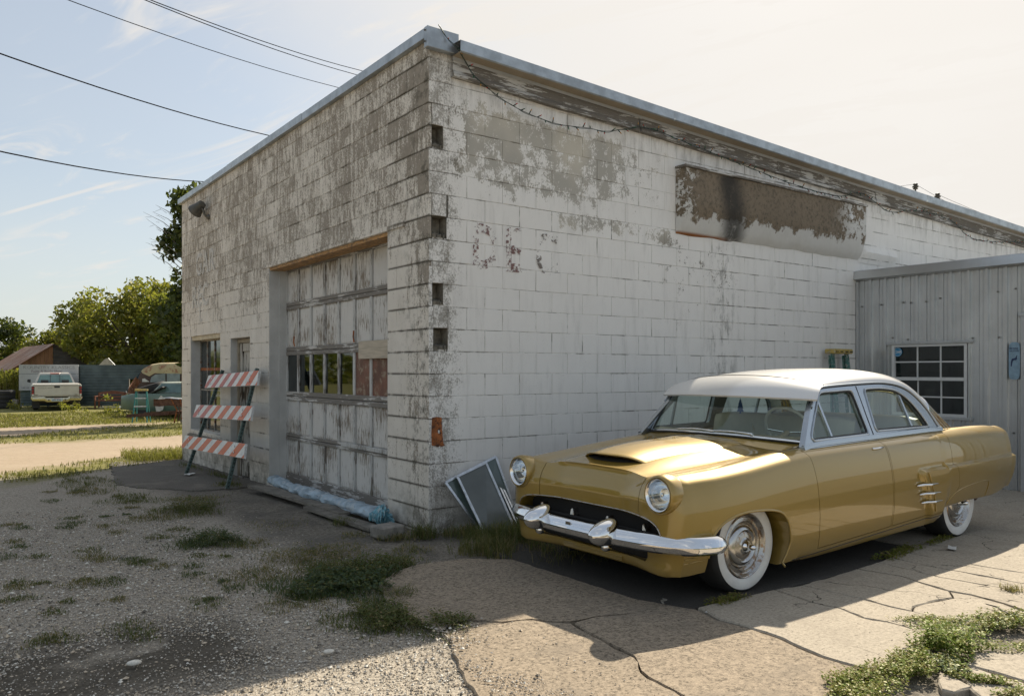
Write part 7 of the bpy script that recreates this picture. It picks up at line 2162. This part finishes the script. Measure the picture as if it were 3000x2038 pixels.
o = MB().bar((0.0, 0, 0.06), (1.6, 0, 0.10), 0.05, 0.04).build('aluminium_track', m_glassframe, None); o.matrix_world = Matrix.Translation((-19.3, 37.0, GB)) ; tag(o, 'pale metal bar lying on the grass under the bench', 'bar')

# tyres
tyre_me = MB().lathe([(0.20, -0.10), (0.29, -0.105), (0.335, -0.085), (0.35, -0.03), (0.35, 0.03), (0.335, 0.085), (0.29, 0.105), (0.20, 0.10), (0.215, 0.05), (0.225, 0.0), (0.215, -0.05), (0.20, -0.10)], 32, (0, 0, 0), 'z').mesh('tyre', m_tyre, 45)
def tyre(M_, label, group, s=1.0):
    o = link(bpy.data.objects.new('tyre', tyre_me)); o.matrix_world = M_ @ Matrix.Scale(s, 4); return tag(o, label, 'tyre', group)
for i, (dx, s, lb) in enumerate(((0.0, 1.25, 'widest black tyre at the bottom of the stack beside the sign'), (-0.02, 1.22, 'second tyre from the ground in the stack beside the sign'), (0.05, 1.15, 'third tyre from the ground in the stack beside the sign'), (0.05, 1.18, 'top tyre of the stack beside the sign'))):
    tyre(Matrix.Translation((-24.05 + dx, 37.6, GB + 0.11 + 0.205 * i)) @ Matrix.Rotation(0.05 * (i % 2), 4, 'X'), lb, 'stacked tyres', s * 0.98)
o = MB().box(-0.12, 0.12, -0.06, 0.06, 0.0, 0.42, 0.01).build('paving_stone', m_plainconc, None); o.matrix_world = Matrix.Translation((-23.45, 37.4, GB)) @ Matrix.Rotation(0.12, 4, 'Y'); tag(o, 'grey concrete stone leaning beside the stack of tyres', 'stone')

# green 1960s sedan, tail towards the road --------------------------------------
gs = wthing('green_sedan', 'faded green 1960s sedan with white stepped tail partly behind the garage corner', 'car', (-14.75, 31.4, GB), R(-20))
m_gsed = simple('faded_green_paint', (0.10, 0.16, 0.135), 0.4, 0.1, var=0.15, scale=2, **{'Coat Weight': 0.3})
m_gtop = simple('pale_green_faded_paint', (0.36, 0.40, 0.34), 0.45, 0.05, var=0.15, scale=2)
def sec2(x, w, z0, z1, cr=0.03):
    return [(x, -w + 0.05, z0), (x, w - 0.05, z0), (x, w, z0 + 0.12), (x, w, z1 - 0.10), (x, w - 0.02, z1 - 0.02), (x, w - 0.10, z1), (x, 0, z1 + cr), (x, -w + 0.10, z1), (x, -w + 0.02, z1 - 0.02), (x, -w, z1 - 0.10), (x, -w, z0 + 0.12)]
gb = loft([sec2(0.0, 0.90, 0.34, 0.74), sec2(0.06, 0.95, 0.28, 0.82), sec2(0.5, 0.97, 0.25, 0.88), sec2(1.5, 0.98, 0.24, 0.92), sec2(3.6, 0.98, 0.24, 0.93), sec2(4.9, 0.95, 0.25, 0.88), sec2(5.2, 0.90, 0.30, 0.80)], 'body', m_gsed, gs)
loft([[(1.35, -0.78, 0.90), (1.35, 0.78, 0.90), (1.75, 0.66, 1.30), (1.85, 0.58, 1.34), (1.85, -0.58, 1.34), (1.75, -0.66, 1.30)], [(3.35, -0.78, 0.90), (3.35, 0.78, 0.90), (2.8, 0.66, 1.32), (2.7, 0.58, 1.36), (2.7, -0.58, 1.36), (2.8, -0.66, 1.32)]], 'cabin', m_gtop, gs)
MB().add([(1.36, -0.70, 0.925), (1.36, 0.70, 0.925), (1.73, 0.60, 1.285), (1.73, -0.60, 1.285)], [(0, 1, 2, 3)]).build('rear_window', simple('sky_blue_glass', (0.06, 0.16, 0.24), 0.05), gs).location = (-0.012, 0, 0.006)
gl_ = MB(); gl_.add([(1.50, -0.79, 0.95), (2.9, -0.79, 0.95), (2.75, -0.70, 1.27), (1.80, -0.70, 1.27)], [(0, 1, 2, 3)]); gl_.build('side_window', m_tkglass, gs)
for y in (-0.80, 0.80):
    tlp = MB().box(-0.045, 0.02, y - 0.06, y + 0.06, 0.40, 0.72, 0.01).build('tail_lamp_chrome', m_chrome, gs)
    MB().box(-0.052, -0.044, y - 0.035, y + 0.035, 0.45, 0.67).build('tail_lens', m_lens, tlp)
    MB().add([(0.0, y - 0.10, 0.80), (0.0, y + 0.10, 0.80), (0.30, y + 0.08, 0.915), (0.30, y - 0.08, 0.915)], [(0, 1, 2, 3)]).build('fin_lamp', m_redl, gs).location = (-0.02, 0, 0.012)
MB().box(-0.10, 0.03, -0.93, 0.93, 0.27, 0.40, 0.03).build('rear_bumper', m_chrome, gs)
MB().box(-0.02, -0.005, -0.70, 0.70, 0.44, 0.70, 0.01).build('tail_panel', m_gtop, gs)
MB().box(-0.035, -0.021, -0.14, 0.14, 0.47, 0.62).build('plate_recess', m_rustbrown, gs)
for x in (1.05, 4.2):
    for s in (-1, 1):
        MB().lathe([(0.0, s * 0.10), (0.2, s * 0.10), (0.30, s * 0.10), (0.33, s * 0.07), (0.33, -s * 0.07), (0.2, -s * 0.1)], 24, (x, s * 0.84, 0.33)).build('wheel', m_tyre, gs, smooth=40)
tyre(gs.matrix_world @ Matrix.Translation((1.0, -0.35, 1.09)) @ Matrix.Rotation(R(-14), 4, 'Y') @ Matrix.Rotation(R(10), 4, 'X'), 'large dark tyre lying tilted on the trunk of the green sedan', None, 1.45)
o = MB().box(-0.35, 0.35, -0.20, 0.20, 0, 0.05, 0.008).build('car_grille', m_dkgrey, None, fix=True); o.matrix_world = gs.matrix_world @ Matrix.Translation((1.75, -0.75, 1.0)) @ Matrix.Rotation(R(-22), 4, 'Y'); tag(o, 'dark slatted car grille resting beside the tyre on the green sedan', 'car part')
o = MB().prism([(-0.10, -0.30), (0.12, -0.18), (0.22, 0.22), (0.05, 0.36), (-0.16, 0.05)], -0.01, 0.01, 'xz').build('sign_panel', m_whitesheet, None); o.matrix_world = Matrix.Translation((-13.15, 29.6, 0.18)) @ Matrix.Rotation(R(20), 4, 'Z'); tag(o, 'small white angular panel propped against the side of the green sedan', 'panel')
o = MB().box(-0.11, 0.11, -0.003, 0.003, 0, 0.035).build('x', m_dkgrey, None); o.name = 'panel_stripe'; o.parent = bpy.data.objects['sign_panel.001'] if 'sign_panel.001' in bpy.data.objects else None
bpy.data.objects.remove(o)

# old brown cab with cream roof -------------------------------------------------
oc = wthing('old_coupe', 'rusty brown 1930s car body with cream roof standing behind the green sedan', 'car', (-16.6, 35.4, GB), R(-8)); oc.scale = (1.07, 1.07, 1.07)
m_cre = simple('cream_roof_paint', (0.47, 0.39, 0.22), 0.5, var=0.12, scale=2, c2=(0.33, 0.15, 0.08))
m_brn = simple('brown_primer', (0.065, 0.035, 0.025), 0.6, var=0.3, scale=3)
sil = [(0.10, 0.45), (0.16, 0.90), (0.30, 1.28), (0.42, 1.55), (0.60, 1.76), (0.90, 1.90), (1.30, 1.96), (2.0, 1.97), (2.6, 1.90), (2.9, 1.70), (3.0, 1.30), (3.05, 0.45)]
secs = []
for k, (sc_y, z_s) in enumerate(((-0.74, 0.90), (-0.70, 0.97), (-0.55, 1.0), (0.55, 1.0), (0.70, 0.97), (0.74, 0.90))):
    secs.append([(1.5 + (x - 1.5) * z_s, sc_y, 0.45 + (z - 0.45) * (z_s if z > 1.2 else 1)) for x, z in sil])
cb = loft(secs, 'cab_shell', m_brn, oc, 50)
sil2 = [(0.50, 1.67), (0.60, 1.765), (0.90, 1.905), (1.30, 1.965), (2.0, 1.975), (2.6, 1.905), (2.9, 1.70), (2.88, 1.62), (1.1, 1.66), (0.85, 1.52)]
secs = []
for sc_y, z_s in ((-0.755, 0.905), (-0.71, 0.975), (-0.55, 1.004), (0.55, 1.004), (0.71, 0.975), (0.755, 0.905)):
    secs.append([(1.5 + (x - 1.5) * z_s, sc_y, 0.45 + (z - 0.45) * z_s + 0.003) for x, z in sil2])
loft(secs, 'roof', m_cre, oc, 50)
m_sg = simple('hazy_side_glass', (0.26, 0.31, 0.32), 0.15, var=0.2, scale=3)
for poly in ([(0.95, 1.18), (1.0, 1.38), (1.18, 1.50), (1.62, 1.54), (1.62, 1.18)], [(1.68, 1.18), (1.68, 1.54), (2.25, 1.53), (2.25, 1.18)]):
    MB().prism(poly, -0.775, -0.762, 'xz').build('side_window', m_sg, oc)
MB().prism([(0.62, 1.20), (0.62, 1.32), (0.72, 1.34), (0.93, 1.20)], -0.79, -0.77, 'xz').build('light_patch', m_whitesheet, oc)
MB().add([(0.20, -0.55, 1.22), (0.20, 0.55, 1.22), (0.335, 0.50, 1.50), (0.335, -0.50, 1.50)], [(0, 1, 2, 3)]).build('windshield', simple('blue_sky_glass', (0.16, 0.30, 0.40), 0.05), oc).location = (-0.06, 0, 0.03)
hd2 = loft([[(0.15, -0.40, 0.5), (0.15, 0.40, 0.5), (0.15, 0.42, 0.95), (0.15, 0.2, 1.15), (0.15, -0.2, 1.15), (0.15, -0.42, 0.95)], [(-0.35, -0.33, 0.5), (-0.35, 0.33, 0.5), (-0.35, 0.35, 0.85), (-0.35, 0.15, 1.02), (-0.35, -0.15, 1.02), (-0.35, -0.35, 0.85)]], 'hood', m_dkgrey, oc)
for x in (0.3, 2.5):
    MB().lathe([(0.0, -0.10), (0.2, -0.10), (0.33, -0.09), (0.36, 0.0), (0.33, 0.09), (0.2, 0.10)], 24, (x, -0.70, 0.36)).build('wheel', m_tyre, oc, smooth=40)
P = [[(x, y, 0.05 * math.sin(x * 4) - 0.3 * y * y) for y in np.linspace(-0.35, 0.35, 7)] for x in np.linspace(0, 0.75, 8)]
o = MB().grid(P).build('rusty_hood_panel', simple('rusty_sheet', (0.24, 0.10, 0.055), 0.8, var=0.4, scale=5, c2=(0.36, 0.24, 0.18)), None, smooth=60)
o.matrix_world = Matrix.Translation((-16.2, 33.6, GB + 0.75)) @ Matrix.Rotation(R(-70), 4, 'Y') @ Matrix.Rotation(R(20), 4, 'Z'); tag(o, 'rusty curved hood panel leaning in front of the brown coupe', 'car part')

# small stepladder and rusty trailer frame --------------------------------------
sl2 = wthing('small_stepladder', 'teal stepladder with yellow top standing in the grass before the green sedan', 'ladder', (-12.42, 26.6, -0.27), R(12))
for x0, x1 in ((-0.23, -0.16), (0.23, 0.16)):
    MB().bar((x0, -0.25, 0), (x1, -0.02, 1.06), 0.035, 0.03, (0, 1, 0)).build('front_rail', m_teal_fg, sl2)
    MB().bar((x0 * 0.95, 0.30, 0), (x1 * 0.95, 0.04, 1.04), 0.03, 0.025, (0, 1, 0)).build('rear_rail', m_teal_fg, sl2)
    MB().bar((x0 * 0.9, -0.22, 0.03), (x0 * 0.55, -0.20, 0.20), 0.03, 0.01, (0, 1, 0)).build('foot_brace', m_yellow, sl2)
for k in range(3):
    t = (0.27 + 0.27 * k) / 1.06; wd3 = 0.23 - 0.07 * t
    MB().box(-wd3, wd3, -0.25 + 0.23 * t - 0.05, -0.25 + 0.23 * t + 0.03, 0.25 + 0.27 * k, 0.28 + 0.27 * k).build('step', m_glassframe, sl2)
MB().box(-0.19, 0.19, -0.10, 0.10, 1.05, 1.12, 0.008).build('ladder_top', m_yellow, sl2)

tl_ = wthing('rusty_trailer_frame', 'rusty trailer frame with a big black wheel at the garage edge', 'trailer', (-10.1, 24.6, -0.26), R(-6))
MB().bar((-2.0, 0.1, 0.30), (1.2, 0.1, 0.50), 0.07, 0.10).build('frame_beam', m_rustbrown, tl_)
MB().bar((-1.9, 0.9, 0.32), (1.2, 0.9, 0.50), 0.07, 0.10).build('frame_beam', m_rustbrown, tl_)
MB().bar((-0.6, 0.0, 0.40), (-0.6, 1.0, 0.40), 0.06, 0.08).build('cross_beam', m_rustbrown, tl_)
MB().bar((0.3, -0.1, 0.37), (0.3, 1.2, 0.37), 0.08, 0.08).build('axle', m_rustbrown, tl_)
P = [[(x, -0.05 + 0.02 * math.sin(x * 5), 0.62 + 0.22 * t + 0.02 * math.sin(x * 9)) for t in (0, 1)] for x in np.linspace(-1.05, 1.0, 12)]
MB().grid(P).build('bent_side_panel', m_rustbrown, tl_)
P = [[(x, y, 0.85 + 0.02 * math.sin(x * 7 + y * 3)) for y in np.linspace(-0.1, 1.0, 5)] for x in np.linspace(-1.1, 1.0, 10)]
MB().grid(P).build('deck_sheet', m_galv_dull, tl_)
for k in range(6):
    MB().tube([(-0.35 + 0.12 * k, -0.08, 0.10 + 0.05 * k), (-0.25 + 0.10 * k, -0.1, 0.5), (-0.45 + 0.14 * k, -0.06, 0.84)], 0.022, 6).build('bracket', m_rustbrown if k % 2 else m_rust, tl_)
wq = MB().lathe([(0.19, -0.12), (0.33, -0.12), (0.385, -0.08), (0.395, 0.0), (0.385, 0.08), (0.33, 0.12), (0.19, 0.10)], 34, (0.42, -0.18, 0.395)).build('tyre', m_tyre, tl_, smooth=40)
MB().lathe([(0.195, -0.11), (0.18, -0.13), (0.165, -0.10), (0.13, -0.06), (0.0, -0.06)], 28, (0.42, -0.18, 0.395)).build('rim', simple('rusty_cream_rim', (0.42, 0.34, 0.26), 0.6, var=0.3, scale=9, c2=(0.2, 0.08, 0.04)), tl_, smooth=40)
MB().box(-0.02, 0.10, -0.16, -0.10, 0.56, 0.60, 0.008).build('amber_lamp', simple('amber_lens', (0.55, 0.22, 0.02), 0.2), tl_)

# barn -----------------------------------------------------------------------
bb = wthing('wooden_barn', 'small barn with rusty tin roof and plank gable behind the sign', 'building', (-26.6, 46.0, GB), R(41))
# local: gable in the x-z plane facing -y; ridge runs +y
m_rustroof = simple('streaked_rusty_tin', (0.27, 0.15, 0.10), 0.7, 0.1, var=0.3, scale=1.6, stretch=(0.25, 2.2, 0.25), c2=(0.40, 0.34, 0.29))
GW, EZ, RZ = 1.95, 1.95, 3.30
for k in range(9):
    y0 = 0.0 + k * 1.0 - 0.25; y1 = y0 + 0.99
    for s in (-1, 1):
        P = []
        for y in np.linspace(y0, y1, 9):
            d = 0.015 * (1 if int((y - y0) * 8) % 2 else -1)
            P.append([(s * 0.0, y, RZ + 0.03 + d), (s * (GW + 0.45), y, EZ - 0.28 + d)])
        MB().grid(P).build('roof_sheet', m_rustroof, bb)
m_plank = simple('orange_brown_planks', (0.27, 0.13, 0.06), 0.8, var=0.2, scale=3, stretch=(1, 1, 0.3))
m_darkplank = simple('grey_black_boards', (0.085, 0.075, 0.065), 0.9, var=0.35, scale=3, stretch=(0.4, 1, 3))
n = 9
for i in range(n):
    x0 = -GW + i * GW / n; x1 = x0 + GW / n - 0.012
    zt0 = RZ - (RZ - EZ) * abs(x0) / GW; zt1 = RZ - (RZ - EZ) * abs(x1) / GW
    MB().prism([(x0, 0), (x1, 0), (x1, zt1), (x0, zt0)], 0.0, 0.03, 'xz').build('gable_plank', m_plank, bb)
for i in range(16):
    z0 = i * 0.205; z1 = z0 + 0.195
    xr = GW + 0.55 - max(0, (z0 - EZ + 0.3)) * GW / (RZ - EZ) if z0 > EZ - 0.3 else GW + 0.55
    if xr < 0.1: continue
    xr2 = max(0.02, GW + 0.55 - max(0, (z1 - EZ + 0.3)) * GW / (RZ - EZ))
    MB().prism([(0.01, z0), (xr, z0), (xr2, z1), (0.01, z1)], -0.02 - 0.01 * (i % 2), 0.02, 'xz').build('gable_board', m_darkplank, bb)
MB().box(-GW, -GW + 0.05, 0.05, 8.5, 0, EZ - 0.05).build('side_wall', m_plank, bb)
MB().box(GW - 0.05, GW, 0.05, 8.5, 0, EZ - 0.05).build('side_wall', m_darkplank, bb)
# roof peak seen over the fence
pk = wthing('leaning_board', 'pale peaked board with a metal strip sticking up behind the fence', 'board', (-21.0, 41.0, GB))
MB().prism([(-0.35, 1.5), (0.35, 1.5), (0.35, 2.18), (0.12, 2.42), (-0.05, 2.36), (-0.35, 2.05)], 0, 0.04, 'xz').build('board', simple('pale_tan_board', (0.40, 0.35, 0.26), 0.7), pk)
MB().bar((0.15, -0.02, 2.42), (0.60, -0.02, 1.95), 0.03, 0.03).build('metal_strip', m_glassframe, pk)

# ------------------------------------------------------------------ trees and shrubs
m_bark = simple('bark', (0.075, 0.06, 0.045), 0.95, var=0.35, scale=5, bump=0.4)
def canopy_mat(name, c1, c2, trans):
    return leafmat(name, c1, c2, trans)
LM = {'olive': [canopy_mat('leaf_olive', (0.15, 0.16, 0.026), (0.26, 0.245, 0.045), 0.58), canopy_mat('leaf_olive_dark', (0.085, 0.10, 0.02), (0.15, 0.155, 0.034), 0.52), canopy_mat('leaf_yellow', (0.22, 0.19, 0.03), (0.33, 0.27, 0.05), 0.6)],
      'dark': [canopy_mat('leaf_dark', (0.022, 0.040, 0.014), (0.05, 0.075, 0.022), 0.3), canopy_mat('leaf_deep', (0.012, 0.024, 0.010), (0.03, 0.045, 0.016), 0.25), canopy_mat('leaf_mid', (0.05, 0.075, 0.02), (0.09, 0.11, 0.03), 0.4)],
      'green': [canopy_mat('leaf_green', (0.13, 0.155, 0.026), (0.23, 0.235, 0.045), 0.58), canopy_mat('leaf_green_dark', (0.075, 0.095, 0.02), (0.13, 0.145, 0.03), 0.52), canopy_mat('leaf_gold', (0.20, 0.185, 0.03), (0.30, 0.25, 0.045), 0.6)]}


def leaves(clumps, n, size, mats, parent, name='crown', droop=0.3):
    """leaf cards in clumps: (centre, radius)"""
    cs = np.array([c[0] for c in clumps], float); rs = np.array([c[1] for c in clumps], float)
    pr = rs ** 2.2; pr /= pr.sum()
    k = rng.choice(len(clumps), n, p=pr)
    d = rng.normal(size=(n, 3)); d /= np.linalg.norm(d, axis=1)[:, None]
    rad = rs[k] * (0.45 + 0.62 * rng.random(n) ** 0.6)
    p = cs[k] + d * rad[:, None] * np.array([1, 1, 0.8])
    s = size * rng.uniform(0.5, 1.35, n)
    a = rng.normal(size=(n, 3)); a[:, 2] -= droop; a /= np.linalg.norm(a, axis=1)[:, None]
    b = np.cross(a, rng.normal(size=(n, 3))); b /= np.linalg.norm(b, axis=1)[:, None]
    V = np.stack([p, p + a * (s * 0.5)[:, None] + b * (s * 0.30)[:, None], p + a * s[:, None], p + a * (s * 0.5)[:, None] - b * (s * 0.30)[:, None]], 1).reshape(-1, 3)
    q = np.arange(n) * 4
    Fc = np.stack([q, q + 1, q + 2, q + 3], -1)
    mi = rng.choice(3, n, p=[0.5, 0.28, 0.22])
    # leaf kinds are mixed at random over the whole crown
    return link(bpy.data.objects.new(name, raw_mesh(name, V, Fc, mats, mi)), parent)


def tree(name, label, loc, h, spread, nl, size, kind, seed, clumpn=26, trunk_h=0.35, group='trees beyond the lot', lowskirt=0.25):
    r = random.Random(seed)
    o = wthing(name, label, 'tree', loc, 0, group)
    t = MB()
    th = h * trunk_h
    t.tube([(0, 0, -0.1), (0.04 * h * 0.3, 0, th * 0.5), (0.02 * h, 0.02 * h, th)], [0.035 * h * 0.8, 0.026 * h, 0.02 * h], 9)
    clumps = []
    for k in range(clumpn):
        a = r.uniform(0, 6.283); u = r.random()
        z = h * (lowskirt + (0.93 - lowskirt) * r.random() ** 0.8)
        f = math.sin(math.pi * min(1, max(0.08, (z / h - lowskirt * 0.6) / (1.05 - lowskirt * 0.6)))) ** 0.7
        rr = spread * f * (0.35 + 0.65 * math.sqrt(u))
        c = (rr * math.cos(a), rr * math.sin(a), z)
        clumps.append((c, spread * r.uniform(0.20, 0.36)))
        if k % 2 == 0:
            b0 = Vector((0.02 * h, 0.02 * h, th * r.uniform(0.55, 1.0))); e_ = Vector(c)
            m_ = b0.lerp(e_, 0.5) + Vector((0, 0, 0.05 * h))
            t.tube([b0, m_, e_], [0.011 * h, 0.007 * h, 0.002 * h], 5)
    t.build('trunk', m_bark, o, smooth=60)
    leaves(clumps, nl, size, LM[kind], o)
    return o
tree('shade_tree', 'tall dark green tree rising just behind the left end of the garage', (-10.15, 27.5, -0.3), 8.7, 1.8, 9000, 0.22, 'dark', 3, 34, 0.45, lowskirt=0.22)
tree('field_tree', 'broad olive tree with the tallest crown in the middle of the tree line', (-22.9, 48.5, GB), 7.3, 3.2, 12000, 0.26, 'olive', 5, 44, 0.28, lowskirt=0.12)
tree('field_tree', 'yellow green rounded tree to the right of the tallest crown', (-20.0, 47.2, GB), 6.2, 2.6, 9500, 0.25, 'green', 6, 34, 0.28, lowskirt=0.12)
tree('field_tree', 'lighter olive tree left of the tallest crown above the barn gable', (-27.2, 51.5, GB), 6.6, 2.7, 8500, 0.25, 'green', 8, 32, 0.3, lowskirt=0.14)
tree('field_tree', 'low dense olive tree filling the line behind the green fence', (-24.6, 50.5, GB), 4.9, 3.0, 8500, 0.25, 'olive', 9, 30, 0.25, lowskirt=0.08)
tree('field_tree', 'dark leafy tree at the left frame edge behind the barn roof', (-37.5, 57.0, GB), 5.4, 3.0, 8000, 0.28, 'dark', 11, 30, 0.3, lowskirt=0.15)
tree('field_tree', 'small airy tree between the barn roof and the lighter olive tree', (-31.8, 56.0, GB), 5.1, 2.4, 5500, 0.26, 'olive', 12, 22, 0.3, lowskirt=0.15)
tree('field_tree', 'scrubby green tree low behind the barn ridge', (-34.6, 58.0, GB), 4.4, 2.6, 5500, 0.27, 'green', 14, 22, 0.3, lowskirt=0.1)
tree('field_tree', 'deep shaded tree low behind the brown coupe', (-17.2, 45.0, GB), 5.0, 2.4, 7500, 0.24, 'dark', 15, 26, 0.3, lowskirt=0.08)
tree('field_tree', 'dull green tree beyond the low olive one, glimpsed through gaps', (-21.5, 53.5, GB), 5.2, 3.0, 5500, 0.28, 'green', 17, 24, 0.3, lowskirt=0.1)
# trees across the street, outside the frame: they darken the reflections in the door panes
for i, (lx, ly, hh, lb) in enumerate(((-21, 2, 8.0, 'broad tree across the street opposite the roll door'), (-24, 9, 9.0, 'taller tree across the street beyond the broad one'), (-20, 16, 7.5, 'rounded tree across the street opposite the front window'), (-25, 23, 8.5, 'farthest tree across the street by the dirt road'))):
    q = lot(lx, ly)
    tree('street_tree', lb, (q.x, q.y, -0.2), hh, 3.6, 5200, 0.42, ('dark', 'green')[i % 2], 40 + i, 26, 0.3, 'trees across the street', 0.12)
# bare twigs beside the shade tree
bt = wthing('bare_branch', 'leafless grey branches beside the dark tree at the garage edge', 'branch', (-11.6, 26.8, -0.3))
r = random.Random(4); t = MB()
for k in range(9):
    e0 = Vector((0.5, 0, 4.9 + 0.22 * k)); e1 = Vector((-0.35 - 0.45 * r.random(), r.uniform(-0.2, 0.2), 5.6 + 0.24 * k + r.uniform(-0.2, 0.4)))
    t.tube([e0, e0.lerp(e1, 0.5) + Vector((0, 0, 0.1)), e1], [0.018, 0.010, 0.003], 5)
    for q in range(3):
        b0 = e0.lerp(e1, 0.4 + 0.2 * q)
        t.tube([b0, b0 + Vector((-0.22 * r.random() - 0.06, 0, r.uniform(-0.12, 0.3)))], [0.006, 0.002], 4)
t.tube([(0.5, 0, 0), (0.55, 0, 3.0), (0.5, 0, 6.6)], [0.10, 0.07, 0.02], 8)
t.build('twigs', m_oldwood, bt)
# tall grassy thicket left of the sign
sh = wthing('tall_thicket', 'tall yellow green grassy thicket at the left edge before the barn', 'shrub', (-26.2, 41.5, GB))
cl = [((random.uniform(-1.6, 1.5), random.uniform(-0.6, 0.6), random.uniform(0.3, 1.6)), 0.45) for _ in range(26)]
leaves(cl, 5000, 0.16, LM['olive'], sh, 'foliage', droop=-0.8)
x = rng.uniform(-1.9, 1.7, 1500); y = rng.uniform(-0.9, 0.6, 1500)
V, Fc, I = blades(x, y, 1500, 0, 1.75, 0.012, lean=0.25, mixp=(0.5, 0.25, 0.25, 0.0), zfun=lambda a, b: np.zeros_like(a), zo=0)
link(bpy.data.objects.new('stems', raw_mesh('stems', V, Fc, [LM['olive'][0], m_g2, m_g3, m_g4], I)), sh)
# weeds by the garage edge and under the pickup
for i, (X, Y, n, hh, lb) in enumerate(((-19.2, 34.6, 260, 0.35, 'leafy weeds under the right rear of the pickup'), (-22.3, 36.0, 200, 0.30, 'small leafy weeds behind the left pickup tyre'), (-15.7, 31.6, 260, 0.8, 'thin tall weeds growing beside the green sedan tail'))):
    o = wthing('weed_clump', lb, 'weeds', (X, Y, GB), 0, 'weed clumps by the parked vehicles')
    cl = [((random.uniform(-0.5, 0.5), random.uniform(-0.2, 0.2), random.uniform(0.05, hh)), 0.18) for _ in range(7)]
    leaves(cl, n, 0.10, LM['olive'], o, 'leaves')
far = wthing('far_treeline', 'low distant line of trees on the horizon', 'trees', (0, 0, 0)); 
cl = []
for k in range(190):
    a = R(-92 + 155 * k / 189)
    d = 120 + 12 * math.sin(k * 1.7)
    cl.append(((d * math.sin(a), d * math.cos(a), 0.9 + 1.2 * random.random()), 2.8 + 1.3 * random.random()))
fo = leaves(cl, 26000, 1.15, LM['green'], None, 'far_trees')
bpy.data.objects.remove(far)
tag(fo, 'low distant line of trees along the horizon', 'trees', kind='stuff')
